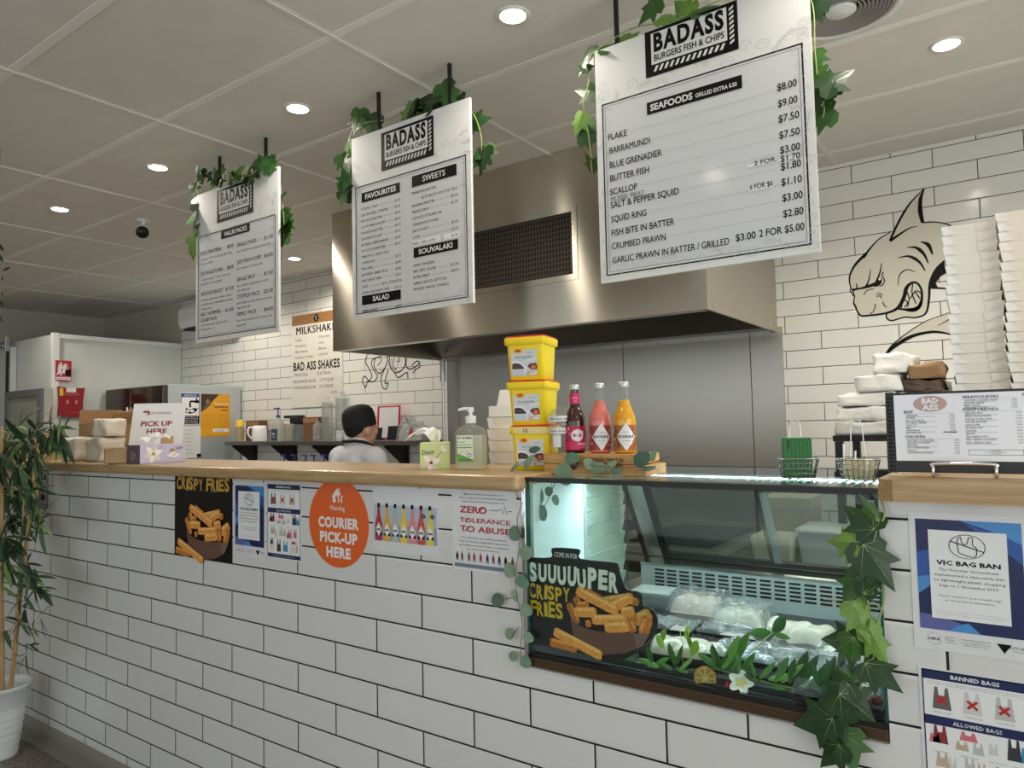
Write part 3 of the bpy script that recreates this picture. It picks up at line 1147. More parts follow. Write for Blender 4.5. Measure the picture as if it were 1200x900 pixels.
def ornament(mb, fr, u0, v0, u1, v1, d, rng):
    """pale grey line drawings of herbs and shells along the border"""
    def squig(u, v, s):
        kind = rng.randrange(3)
        if kind == 0:
            mb.stroke(fr, [(u + s * .5 * (1 - k / 9) * math.cos(k * .9), v + s * .5 * (1 - k / 9) * math.sin(k * .9)) for k in range(9)], .0011, d, M_LTINK, 3)
        elif kind == 1:
            a = rng.uniform(0, 6.28)
            c, q = math.cos(a), math.sin(a)
            mb.stroke(fr, [(u - s * c * .7, v - s * q * .7), (u, v + s * .12), (u + s * c * .7, v + s * q * .7)], .001, d, M_LTINK, 4)
            for k in (-.4, 0, .4):
                for sg in (-1, 1):
                    b = a + sg * .9
                    mb.stroke(fr, [(u + s * c * k, v + s * q * k), (u + s * (c * k + .28 * math.cos(b)), v + s * (q * k + .28 * math.sin(b))), (u + s * (c * (k + .3)), v + s * q * (k + .3))], .0009, d, M_LTINK, 3)
        else:
            mb.stroke(fr, [(u + s * .45 * math.cos(k * PI / 5), v + s * .3 * math.sin(k * PI / 5)) for k in range(11)], .001, d, M_LTINK, 3)
            mb.stroke(fr, [(u - s * .3, v), (u, v + s * .12), (u + s * .35, v - s * .08)], .0009, d, M_LTINK, 3)
    w, h = u1 - u0, v1 - v0
    for k in range(17):
        squig(u0 + rng.uniform(.02, .06) * w, v0 + (k + .5) / 17 * .86 * h, .035)
        squig(u1 - rng.uniform(.02, .06) * w, v0 + (k + .5) / 17 * .86 * h, .035)
    for k in range(13):
        squig(u0 + (k + .5) / 13 * w, v0 + rng.uniform(.025, .065) * h, .045)
        squig(u0 + (k + .5) / 13 * w, v0 + rng.uniform(.77, .83) * h, .045)


def board(name_label, u0, u1, logo_px, vline, rods, seed):
    t = thing('hanging_menu_board', name_label, 'menu board', ((u0 + u1) / 2, YM, BB), 0, None)
    m = MB()
    m.box((u0, YM - .006, BB), (u1, YM + .006, BT), M_BOARD)
    m.build('board_panel', t)
    m = MB()
    w, h = u1 - u0, BT - BB
    e = .022
    v2 = vline
    m.rect(fb, u0 + e + .012, BB + e + .012, u1 - e - .012, v2 - .012, .0004, M_BOARDIN)
    m.frame_line(fb, u0 + e, BB + e, u1 - e, v2, .0045, .0008, M_INK)
    m.frame_line(fb, u0 + e + .011, BB + e + .011, u1 - e - .011, v2 - .011, .0014, .0008, M_GREYINK)
    ornament(m, fb, u0, BB, u1, BT, .0010, random.Random(seed))
    la, lb = fb.px(*logo_px[0]), fb.px(*logo_px[1])
    logo(m, fb, la[0], lb[1], lb[0], la[1], .0012)
    for x in rods:
        mr = MB()
        mr.box((x - .007, YM + .008, BT - .14), (x + .007, YM + .022, ZC - .001), M_BLACK, .002)
        mr.build('hanging_rod', t)
    return t, m


D = .0016


def tb(m, body, x0, y0, x1, h, bold=0.012, c=M_INK, **kw):
    m.tpx(fb, body, x0, y0, x1, h, D, c, bold=bold, **kw)


def bar(m, body, x0, y0, x1, y1, pad=.1, **kw):
    """white heading on a black strip; top-left and bottom-right photo pixels"""
    a, b = fb.px(x0, y0), fb.px(x1, y1)
    m.rect(fb, a[0], b[1], b[0], a[1], .0012, M_INK)
    h = a[1] - b[1]
    m.text(fb, body, (a[0] + b[0]) / 2, b[1] + .27 * h, .46 * h, D, M_BOARD, w=(b[0] - a[0]) * (1 - 2 * pad), align='C', bold=.03, **kw)


# right board: seafoods
t, m = board('largest looking menu board, at the right, headed SEAFOODS, hanging from the ceiling', .793, 1.482, ((755.5, 39), (866, 57.5)), fb.px(940, 50)[1], (.868, 1.40), 3)
ua, vt_ = fb.px(758, 121)
va = fb.px(758, 135.5)[1]
ub = fb.px(870, 104)[0]
m.rect(fb, ua, va, ub, vt_, .0014, M_INK)
hh = vt_ - va
m.text(fb, 'SEAFOODS', ua + .012, va + .26 * hh, .50 * hh, D + .0002, M_BOARD, w=(ub - ua) * .46, bold=.03)
m.text(fb, 'GRILLED EXTRA 0.50', ua + (ub - ua) * .53, va + .28 * hh, .30 * hh, D + .0002, M_BOARD, w=(ub - ua) * .42, bold=.02)
rows = [('FLAKE', 713, 165, 735, '$8.00', 911, 107, 934), ('BARRAMUNDI', 714.5, 180.5, 762, '$9.00', 912, 126, 935), ('BLUE GRENADIER', 715, 197.5, 776, '$7.50', 912.5, 144, 937),
        ('BUTTER FISH', 715.5, 213, 761, '$7.50', 913.5, 163, 937.5), ('SCALLOP', 715.5, 229, 747, '$3.00', 914.5, 180.5, 938), ('SALT & PEPPER SQUID', 716, 244.5, 796, '$1.80', 915.5, 200, 939),
        ('SQUID RING', 716.5, 261, 758, '$1.10', 916, 218, 940), ('FISH BITE IN BATTER', 717, 277, 790.5, '$3.00', 917, 236.5, 941), ('CRUMBED PRAWN', 717.5, 292.5, 780.5, '$2.80', 918, 255, 942)]
for k, (tx, x0, y0, x1, pr, px0, py0, px1) in enumerate(rows):
    tb(m, tx, x0, y0, x1, .0205)
    tb(m, pr, px0, py0 , px1, .0205, c=M_INK)
    ua, va = fb.px(x1 + 6, y0)
    ub, vb = fb.px(px0 - 4, py0)
    vv = fb.px(x0, y0)[1] + .010
    m.rect(fb, fb.px(x1 + 4, y0 - (x1 - x0) * .2)[0], vv, ub, vv + .0012, .0013, M_LTINK)
tb(m, 'GARLIC PRAWN IN BATTER / GRILLED', 718, 309, 855, .0205)
tb(m, '$3.00', 862.5, 283, 886, .0205)
tb(m, '2 FOR $5.00', 890, 278, 943, .0205)
tb(m, 'MUSSEL MEAT', 716, 236.5, 755, .015, c=M_GREYINK, slant=.05)
for q in ((876, 186.5, 908, 197), (877, 214, 907, 225), (913, 182, 935, 190)):
    a, b = fb.px(q[0], q[1]), fb.px(q[2], q[3])
    m.rect(fb, a[0], fb.px(q[0], q[3])[1], b[0], fb.px(q[2], q[1])[1], .0014, M_PAPER)
tb(m, '2 FOR', 884, 194.5, 909, .013, c=M_INK)
tb(m, '$1.70', 915, 190, 938, .017)
tb(m, '6 FOR $6', 879, 223, 906, .015, c=M_INK)
m.build('printed_menu', t)

# middle board: favourites, sweets, souvlaki, salad
t, m = board('middle menu board, headed FAVOURITES and SWEETS, hanging from the ceiling', -.415, .248, ((446.8, 156.7), (508.7, 182)), fb.px(546, 181)[1], (-.266, .133), 5)
bar(m, 'FAVOURITES', 423.8, 227, 469.5, 227.5)if 0 else None


def bar2(m, body, x0, y0, x1, h):
    """heading strip: photo pixel of the lower left corner, right column, height in metres"""
    u0, v0 = fb.px(x0, y0)
    u1 = fb.px(x1, y0 - (x1 - x0) * .2)[0]
    m.rect(fb, u0, v0, u1, v0 + h, .0012, M_INK)
    m.text(fb, body, (u0 + u1) / 2, v0 + .27 * h, .5 * h, D, M_BOARD, w=(u1 - u0) * min(.8, .085 * len(body)), align='C', bold=.03)


bar2(m, 'FAVOURITES', 424, 238, 469, .042)
bar2(m, 'SWEETS', 483, 220, 535.5, .046)
bar2(m, 'SOUVALAKI', 485, 302.5, 537, .040)
bar2(m, 'SALAD', 424.5, 358, 470, .040)
fav = [('POTATO CAKE', '$1.50'), ('DIM SIM FRIED / STEAMED', '$1.40'), ('DIM SIM IN BATTER', '$2.30'), ('SOUTH MELB DIM SIM', '$3.50'), ('BURGER IN BATTER', '$6.00'), ('CHICKEN NUGGET', '$1.00'), ('BATTERED CHEESE KRANSKY', '$5.80'), ('HOT DOG IN BATTER', '$3.50'), ('SPRING ROLL / CHICKO ROLL/', ''), ('CORN JACK', '$3.70'), ('FISH CAKE', '$2.80'), ('BATTERED CRAB STICK', '$2.80'), ('HALF SERVE CHIPS', '$3.50'), ('CHIPS', '$5.00  STUB $7.00'), ('LARGE & SALM PARTY CHIPS', '$12.00')]
u0 = fb.px(423.5, 247.3)[0]
va, vz = fb.px(423.5, 247.3)[1], fb.px(425, 345)[1]
u1 = fb.px(469.5, 237)[0]
for k, (tx, pr) in enumerate(fav):
    v = va + (vz - va) * k / 14
    wd = m.text(fb, tx, u0, v, .0100, D, M_INK, maxw=.165)
    if pr:
        wp = m.text(fb, pr, u1, v, .0100, D, M_INK, align='R', maxw=.12)
        if wd + wp < u1 - u0 - .03:
            m.rect(fb, u0 + wd + .008, v + .004, u1 - wp - .008, v + .0048, .0013, M_GREYINK)
u0, v0 = fb.px(424.5, 366.5)
m.text(fb, 'GREEK SALAD', u0, v0, .0105, D, M_INK)
m.text(fb, '$9.00', u1, v0, .0105, D, M_INK, align='R')
sw = [('PINEAPPLE FRITTER', '', 0), ('', '$2.50 EACH | 4.00 FOR TWO', 0), ('BANANA FRITTER', '$3.00', 0), ('MAPLE SYRUP', '$1.00', 0), ('(CHOICE OF PLAIN OR', '', 0), ('CINNAMON SUGAR)', '', 0), ('JAM DONUT', '$1.50', 0), ('6 FOR', '$3.50', 0), ('FRIED OREO (2PK)', '$1.30', 1)]
u0, va = fb.px(483, 228.5)
vz = fb.px(484.5, 287.5)[1]
u1 = fb.px(536.5, 217)[0]
for k, (tx, pr, pt) in enumerate(sw):
    v = va + (vz - va) * k / 8
    wd = wp = 0
    if pt:
        m.rect(fb, u0 - .004, v - .006, u0 + .15, v + .017, .0013, M_PAPER)
        m.rect(fb, u1 - .075, v - .006, u1 + .008, v + .017, .0013, M_PAPER)
    if tx:
        wd = m.text(fb, tx, u0, v, .0105, D, M_INK)
    if pr:
        wp = m.text(fb, pr, u1, v, .0105, D, M_INK, align='R', maxw=.19)
    if wd and wp and not pt:
        m.rect(fb, u0 + wd + .008, v + .004, u1 - wp - .008, v + .0048, .0013, M_GREYINK)
u0, va = fb.px(484.5, 313)
vz = fb.px(485, 341)[1]
for k, (tx, pr) in enumerate([('LAMB, CHICKEN,', ''), ('MIX, FISH, VEGGIE', '$11.00'), ('EXTRA MEAT', '+$4.00'), ('GARLIC SAUCE, LETTUCE,', ''), ('PICKLED ONION, TOMATO', '')]):
    v = va + (vz - va) * k / 4
    wd = m.text(fb, tx, u0, v, .0105, D, M_INK)
    if pr:
        wp = m.text(fb, pr, u1, v, .0105, D, M_INK, align='R')
        m.rect(fb, u0 + wd + .008, v + .004, u1 - wp - .008, v + .0048, .0013, M_GREYINK)
m.build('printed_menu', t)

# left board: value packs
t, m = board('left menu board, headed VALUE PACKS, hanging from the ceiling', -1.632, -.928, ((254.5, 224), (297, 248.6)), fb.px(322, 251)[1], (-1.447, -1.054), 8)
bar2(m, 'VALUE PACKS', 259.5, 280.5, 293, .042)
LFT = [('KIDS FISH MEAL', '$8.00', ('FISH BITES, 1 POTATO CAKE, HALF SERVE CHIPS,', '1 JUICE OR WATER')), ('KIDS NUGGETS MEAL', '$8.00', ('CHICKEN NUGGETS, 1 POTATO CAKE & HALF', 'SERVE CHIPS, 1 JUICE OR WATER')), ('SEAFOOD BASKET', '$13.50', ('FISH BITES, 2 CRAB STICKS, 1 PRAWN, 2 SQUID,', 'SMALL SERVE CHIPS, 2 CALAMARI RINGS, TARTARE', 'TARTARE SAUCE')), ('SALT N PEPPER', '$14.00', ('SQUID PACK', 'SALT & PEPPER SQUID, HALF SERVE CHIPS,', 'TARTARE SAUCE'))]
RGT = [('SINGLE PACK', '$11.50', ('FISH OF THE DAY, 1 DIM SIM, HALF SERVE CHIPS',)), ('JUST FISH N CHIPS', '$10.00', ('FISH OF THE DAY, HALF SERVE CHIPS',)), ('SINGLE BOX', '$13.00', ('FISH OF THE DAY, FRIED DIM SIM, 1 POTATO', 'CAKE, SERVE CHIPS')), ('COUPLES PACK', '$25.00', ('FISH OF THE DAY x2, FRIED DIM SIM x2, 2 POTATO', 'CAKE, SERVE CHIPS')), ('FAMILY PACK', '$44.00', ('FISH OF THE DAY x4, 4 DIM SIM, 4 POTATO CAKE,', 'LARGE CHIPS'))]
for items, xy0, xy1, xr in ((LFT, (236, 299.5), (235.5, 371), 274), (RGT, (278, 289.5), (278, 370.5), 320)):
    u0, va = fb.px(*xy0)
    vz = fb.px(*xy1)[1]
    u1 = fb.px(xr, xy0[1] - 8)[0]
    for k, (tx, pr, ln) in enumerate(items):
        v = va + (vz - va) * k / (len(items) - 1)
        wd = m.text(fb, tx, u0, v, .0185, D, M_INK, maxw=.20)
        wp = m.text(fb, pr, u1, v, .0175, D, M_INK, align='R', maxw=.075)
        if wd + wp < u1 - u0 - .03:
            m.rect(fb, u0 + wd + .008, v + .006, u1 - wp - .008, v + .0068, .0013, M_GREYINK)
        for j, l in enumerate(ln):
            big = l == 'SQUID PACK'
            m.text(fb, l, u0, v - .030 - j * .0235, .0175 if big else .0088, D, M_INK, maxw=(u1 - u0) * .98)
m.build('printed_menu', t)


# ------------------------------------------------------------------ leaves
IVY_O = [(0, 0), (.20, -.10), (.42, -.02), (.50, .20), (.36, .30), (.54, .58), (.26, .54), (.12, .78), (0, 1.0)]


def leaf_m(base, tip, nrm):
    base, tip = Vector(base), Vector(tip)
    y = tip - base
    L = y.length
    y.normalize()
    z = Vector(nrm) - y * Vector(nrm).dot(y)
    if z.length < 1e-4:
        z = y.orthogonal()
    z.normalize()
    x = y.cross(z)
    M = Matrix((x, y, z)).transposed().to_4x4() @ Matrix.Scale(L, 4)
    M.translation = base
    return M


def ivy_leaf(mb, M, m, fold=.22, curl=.18, vein=False, wid=1.0):
    def P(x, y):
        return M @ Vector((x * wid, y, -abs(x) * fold - curl * max(0, y - .3) ** 2 - .05 * y))
    C = [P(0, .0), P(0, .34), P(0, 1.0)]
    for sg in (-1, 1):
        o = [P(sg * x, y) for x, y in IVY_O]
        c = P(sg * .06, .34)
        vs = [c] + o
        fs = [(0, i, i + 1) if sg > 0 else (0, i + 1, i) for i in range(1, len(o))]
        vs.append(P(0, .34))
        k = len(vs) - 1
        fs += [(0, len(o), k) if sg > 0 else (0, k, len(o)), (0, k, 1) if sg > 0 else (0, 1, k)]
        mb.add(vs, fs, m)
    if vein:
        up = M.to_3x3() @ Vector((0, 0, .012))
        mv = mat('ivy_vein', (150, 172, 104), .5)
        for (x, y) in ((0, .95), (.40, .12), (-.40, .12), (.40, .46), (-.40, .46)):
            a, b = P(0, .04) + up, P(x, y) + up
            sd = (b - a).cross(up).normalized() * (M.to_3x3() @ Vector((0, .006, 0))).length
            mb.add([a - sd, a + sd, b], [(0, 1, 2)], mv)


def round_leaf(mb, M, m, wid=.46, cup=.12, n=14, pt=0.0):
    vs = [M @ Vector((0, .5, -.0))]
    for k in range(n):
        a = 2 * PI * k / n
        y = .5 - .5 * math.cos(a)
        x = wid * math.sin(a) * (1 - .25 * (y - .4)) * (1 - pt * max(0, y - .55) * 1.6)
        vs.append(M @ Vector((x, y, cup * (x * x * 3 - .15) - .1 * y * y)))
    mb.add(vs, [(0, 1 + (k + 1) % n, 1 + k) for k in range(n)], m, True)


def lance_leaf(mb, M, m, wid=.13, curl=.3, n=6, fold=.3):
    vs, fs = [], []
    for k in range(n + 1):
        t = k / n
        w = wid * (math.sin(PI * min(1, t * .92 + .06)) ** .8) if k < n else 0.004
        z = -curl * t * t
        vs += [M @ Vector((-w, t, z - w * fold)), M @ Vector((0, t, z)), M @ Vector((w, t, z - w * fold))]
    for k in range(n):
        a = k * 3
        fs += [(a, a + 1, a + 4, a + 3), (a + 1, a + 2, a + 5, a + 4)]
    mb.add(vs, [f[::-1] for f in fs], m, True)


def rv(rng, a=1.0):
    return Vector((rng.uniform(-a, a), rng.uniform(-a, a), rng.uniform(-a, a)))


def board_ivy(label, clusters, stems, seed, size=.085, group=None):
    """plastic ivy trailing over a menu board; clusters are photo pixels on the board plane with their spread, depth and number of leaves"""
    rng = random.Random(seed)
    st, lf = MB(), MB()
    for path in stems:
        P = [at(x, y, Y=YM + dy) for x, y, dy in path]
        st.tube(crom(P, 5), .0022, M_IVYSTEM, 5)
    for x, y, dy, sp, n in clusters:
        for k in range(max(1, round(n * .7))):
            b = at(x + rng.uniform(-sp, sp), y + rng.uniform(-sp, sp) * .7, Y=YM + dy + rng.uniform(-.02, .02))
            L = size * rng.uniform(.8, 1.25)
            dr = Vector((rng.uniform(-.8, .8), rng.uniform(-.25, .15), rng.uniform(-1, .35))).normalized()
            nr = Vector((rng.uniform(-.5, .6), -1, rng.uniform(-.1, .9)))
            ivy_leaf(lf, leaf_m(b - dr * L * .4, b + dr * L * .6, nr), M_IVY[rng.choice([0, 0, 1, 1, 1, 2])], vein=False)
    p0 = at(stems[0][0][0], stems[0][0][1], Y=YM)
    t = thing('ivy_garland', label, 'artificial ivy', p0, 0, group)
    st.build('stem', t)
    lf.build('leaves', t)
    return t


board_ivy('green ivy garland draped over the top and sides of the left menu board',
          [(236, 206, -.03, 7, 3), (247, 207, -.03, 6, 4), (262, 209, -.03, 7, 5), (276, 206, -.03, 6, 5), (287, 214, -.03, 6, 3), (299, 196, -.01, 6, 4), (312, 192, -.01, 6, 4), (227, 221, -.0, 4, 3), (229, 239, -.0, 3, 2), (226, 255, .0, 4, 3), (226, 268, 0, 4, 3), (228, 288, .0, 4, 3), (224, 296, .0, 3, 2), (331, 230, .04, 3, 2), (333, 255, .04, 4, 4), (336, 266, .04, 4, 4), (332, 277, .04, 4, 3)],
          [[(226, 300, 0), (229, 260, 0), (228, 228, -.01), (240, 208, -.03), (262, 206, -.03), (290, 206, -.03), (312, 192, 0), (325, 200, .03), (330, 230, .04), (333, 270, .04), (329, 305, .04)]], 11, .085)
board_ivy('green ivy garland draped over the top and sides of the middle menu board',
          [(420, 143, 0, 5, 3), (433, 148, .01, 6, 4), (405, 175, 0, 5, 2), (404, 190, 0, 5, 4), (405, 212, 0, 4, 3), (402, 227, 0, 4, 3), (408, 205, 0, 3, 2), (478, 128, .02, 7, 5), (486, 132, .02, 5, 3), (501, 119, .02, 5, 3), (508, 126, .02, 4, 2), (524, 112, .02, 6, 3), (530, 122, .0, 3, 2), (556, 140, .04, 3, 2), (562, 186, .04, 4, 3), (566, 180, .04, 4, 3)],
          [[(402, 235, 0), (406, 200, 0), (410, 160, 0), (425, 145, 0), (455, 140, .02), (480, 130, .02), (505, 122, .02), (526, 116, .02), (552, 130, .04), (564, 160, .04), (563, 190, .04)]], 12, .095)
board_ivy('green ivy garland draped over the top and sides of the right menu board',
          [(687, 67, 0, 3, 2), (690, 75, 0, 4, 1), (714, 50, 0, 4, 2), (735, 46, .0, 4, 1), (757, 10, .03, 3, 1), (785, 22, .02, 5, 1), (800, 16, .02, 6, 2), (820, 8, .02, 6, 2), (689, 105, .01, 3, 2), (679, 142, 0, 5, 2), (692, 155, .01, 3, 2), (693, 194, .01, 3, 2), (952, 12, .05, 4, 2), (955, 72, .05, 3, 2), (957, 90, .04, 4, 1), (963, 110, .04, 4, 3), (972, 96, .04, 5, 2), (960, 136, .05, 3, 2)],
          [[(694, 205, .01), (690, 160, 0), (684, 125, 0), (690, 95, .0), (688, 70, 0), (712, 50, 0), (745, 32, .02), (790, 24, .02), (830, 6, .02), (900, -20, .03), (948, -5, .05), (955, 60, .05), (960, 110, .04), (966, 128, .04), (962, 145, .05)]], 13, .088)

# a little hanging vine at the far left edge of the view
rng = random.Random(4)
st, lf = MB(), MB()
P = [at(-2, y, Y=-.25) for y in (240, 280, 310, 340, 372)]
P[0] = Vector((P[1].x, P[1].y, ZC - .005))
st.tube(crom(P, 5), .0015, M_TWIG, 5)
for y in (286, 298, 316, 352, 368):
    b = at(0 + rng.uniform(-4, 4), y, Y=-.25)
    dr = Vector((rng.uniform(.2, .6), 0, rng.uniform(-.6, .3))).normalized()
    lance_leaf(lf, leaf_m(b, b + dr * .05, (0, -1, .5)), M_IVY[0], .22)
for y in (326, 344):
    b = at(3, y, Y=-.25)
    lf.lathe([(.004, -.003), (.011, -.003), (.011, .003), (.004, .003), (.004, -.003)], M_TWIG, M=Matrix.Translation(b) @ Matrix.Rotation(1.4, 4, 'X'), n=14, cap0=False, cap1=False)
t = thing('hanging_vine', 'thin hanging vine with beads at the far left edge under the ceiling', 'hanging vine', P[-1])
st.build('cord', t)
lf.build('leaves', t)

# ------------------------------------------------------------------ posters and notices on the counter front
f0 = front(0.0)


def fries_art(mb, P, sc, d, rng, cup=True):
    """a brown cup heaped with golden fries and two loose ones; P maps art units to frame (u, v)"""
    def fry(x0, y0, x1, y1, w, m, l):
        a, b = Vector(P(x0, y0)), Vector(P(x1, y1))
        t = (b - a)
        n = Vector((-t.y, t.x)).normalized() * w * sc * .44
        e = t.normalized() * w * sc * .22
        mb.flat(fr_, [tuple(q) for q in (a + n * .7 - e * .2, a - n * .7 - e * .2, a - n + e, b - n - e, b - n * .7 + e * .2, b + n * .7 + e * .2, b + n - e, a + n + e)], d + l * .0003, m)
        up = n if n.y > 0 else -n
        mb.flat(fr_, [tuple(q) for q in (a + up * .25 + e, b + up * .25 - e, b + up * .85 - e * 1.3, a + up * .85 + e * 1.3)], d + l * .0003 + .00015, M_FRYC if m is M_FRYA else M_FRYA)
    fr_ = P.fr
    back = [(820, 300, 850, 350, 30, M_FRYB), (855, 275, 915, 308, 26, M_FRYB), (905, 318, 1025, 300, 34, M_FRYA), (800, 322, 830, 392, 30, M_FRYB), (1010, 310, 1045, 318, 28, M_FRYB), (1032, 385, 1086, 356, 42, M_FRYA), (950, 335, 1022, 300, 34, M_FRYA), (1060, 432, 1080, 372, 40, M_FRYB), (1040, 372, 960, 372, 34, M_FRYB), (985, 352, 1030, 345, 32, M_FRYA), (830, 330, 870, 322, 24, M_FRYB), (1010, 378, 1030, 420, 34, M_FRYB)]
    frnt = [(822, 350, 898, 352, 36, M_FRYA), (830, 275, 975, 350, 36, M_FRYA), (885, 378, 1005, 376, 34, M_FRYA), (862, 392, 880, 390, 26, M_FRYB), (930, 405, 1012, 402, 36, M_FRYA)]
    l = 0
    for q in back:
        fry(*q, l)
        l += 1
    mb.flat(fr_, [P(806, 376), P(826, 470), P(870, 492), P(925, 502), P(1000, 495), P(1062, 470), P(1086, 428), P(1010, 424), P(900, 418), P(850, 404)], d + l * .0003, M_CUPBR)
    mb.flat(fr_, [P(1030, 428), P(1086, 428), P(1062, 470), P(1040, 480)], d + l * .0003 + .0002, mat('cup_grey', (116, 96, 88), .45))
    l += 1
    for q in frnt:
        fry(*q, l)
        l += 1
    for q in ((738, 455, 830, 478, 32, M_FRYB), (752, 418, 918, 505, 36, M_FRYA)):
        fry(*q, l)
        l += 1


class PM:
    """art units -> photo pixel -> the plane the print lies on"""
    def __init__(s, fr, f):
        s.fr, s.f = fr, f

    def __call__(s, x, y):
        return s.fr.px(*s.f(x, y))


def brush_text(mb, fr, body, u0, v0, w, h, d, m, rng, bold=.05):
    """hand painted capitals: each letter a little different in height and lean"""
    n = len(body)
    wid = [0.0 if c != ' ' else .5 for c in body]
    tot = 0
    for i, c in enumerate(body):
        wid[i] = .45 if c == ' ' else (.5 if c == 'I' else 1.0)
        tot += wid[i]
    x = u0
    for i, c in enumerate(body):
        cw = w * wid[i] / tot
        if c != ' ':
            mb.text(fr, c, x + cw * .06, v0 + rng.uniform(-.06, .05) * h, h * rng.uniform(.95, 1.1), d, m, w=cw * .86, bold=bold, slant=rng.uniform(-.06, .1))
        x += cw


rng = random.Random(5)
S = Sh(f0, *sheet_on(f0, (205.5, 556.5), (272.5, 661)), M_POSTERBK, d0=.0004, d1=.0016)
brush_text(S.mb, f0, 'CRISPY FRIES', *S.P(.03, .83), .93 * S.w, .135 * S.h, S.d, mat('mustard_print', (206, 160, 70), .4), rng, .035)
fries_art(S.mb, PM(f0, lambda x, y: (207.5 + (x - 735) * 62 / 352, 592 + (y - 268) * 66 / 240)), S.w / 420, S.d, rng)
S.done('fries_poster', 'black CRISPY FRIES poster with a cup of fries on the tiled counter', 'poster')


def bag_ban(S, small):
    S.rect(.06, .15, .95, .95, M_NAVY)
    S.poly([(.45, .95), (.95, .95), (.95, .80), (.80, .86)], M_BLUE2, 1)
    S.poly([(.45, .95), (.60, .90), (.80, .86), (.95, .80), (.95, .66), (.70, .82)], M_BLUE1, 2)
    S.poly([(.06, .15), (.30, .15), (.42, .21), (.2, .25), (.06, .26)], M_BLUE3, 1)
    S.poly([(.30, .15), (.58, .15), (.48, .22), (.40, .2)], M_BLUE2, 2)
    S.poly([(.06, .70), (.06, .52), (.2, .55), (.2, .74)], M_BLUE1, 1)
    S.poly([(.06, .52), (.06, .40), (.16, .46), (.2, .55)], M_BLUE2, 1)
    S.rect(.17, .235, .83, .875, M_PAPER, 4)
    l = 5
    S.ell(.5, .765, .155, .087, M_INK, l, 36)
    S.ell(.5, .765, .147, .0825, M_PAPER, l + 1, 36)
    S.line([(.43, .72), (.42, .80), (.45, .835), (.46, .79), (.50, .785), (.52, .83), (.55, .83), (.55, .78), (.58, .76), (.57, .70), (.50, .70), (.43, .72)], .008 * S.w, M_INK, l + 2, 3)
    S.line([(.36, .80), (.64, .735)], .010 * S.w, M_INK, l + 3, 1)
    S.text('VIC BAG BAN', .5, .625, .031, M_INK, w=.54, l=l, bold=.035)
    for k, (tx, w) in enumerate((('The Victorian Government', .50), ('implemented a state-wide ban', .58), ('on lightweight plastic shopping', .60), ('bags on 1 November 2019.', .50))):
        S.text(tx, .5, .582 - k * .038, .0185, M_INK, w=w, l=l)
    for k, tx in enumerate(('Please remember your reusable bags', 'or ask us about alternatives.')):
        S.text(tx, .5, .395 - k * .03, .0145, M_GREYINK, w=.52 - .1 * k, l=l)
    S.text('The ban is under the law due to the Environment Protection', .5, .285, .008, M_LTINK, w=.6, l=l)
    S.text('Act, penalties can apply to retailers and suppliers', .5, .265, .008, M_LTINK, w=.55, l=l)
    for k in range(16):
        a = 2 * PI * k / 16
        if abs(math.sin(a)) > .35:
            S.ell(.18 + .062 * math.cos(a), .082 + .040 * math.sin(a), .005, .003, M_GREYINK, 1, 8)
    S.text('NRA', .18, .071, .021, M_INK, w=.10)
    for k, tx in enumerate(('National', 'Retail', 'Association')):
        S.text(tx, .275, .098 - k * .018, .010, M_GREYINK, align='L', w=.07 if k < 2 else .095)
    for k, tx in enumerate(('MORE INFORMATION', 'www.vicbagban.com.au', '1800 817 723')):
        S.text(tx, .53, .095 - k * .019, .009, M_GREYINK, w=.24 - .05 * (k == 2))
    S.poly([(.70, .105), (.82, .105), (.76, .04)], M_INK)
    S.text('VICTORIA', .875, .078, .017, M_INK, w=.17)
    S.text('State Government', .885, .060, .008, M_GREYINK, w=.12)


def bag_art(S, a, b, w, h, m, x):
    S.poly([(a - w, b - h), (a + w, b - h), (a + w * .8, b + h * .3), (a + w * .7, b + h), (a + w * .4, b + h), (a + w * .3, b + h * .25), (a - w * .3, b + h * .25), (a - w * .4, b + h), (a - w * .7, b + h), (a - w * .8, b + h * .3)], m, 1)
    if x:
        S.line([(a - w * .5, b - h * .5), (a + w * .5, b + h * .2)], .006 * S.w / .25, M_RED, 3, 1)
        S.line([(a - w * .5, b + h * .2), (a + w * .5, b - h * .5)], .006 * S.w / .25, M_RED, 4, 1)


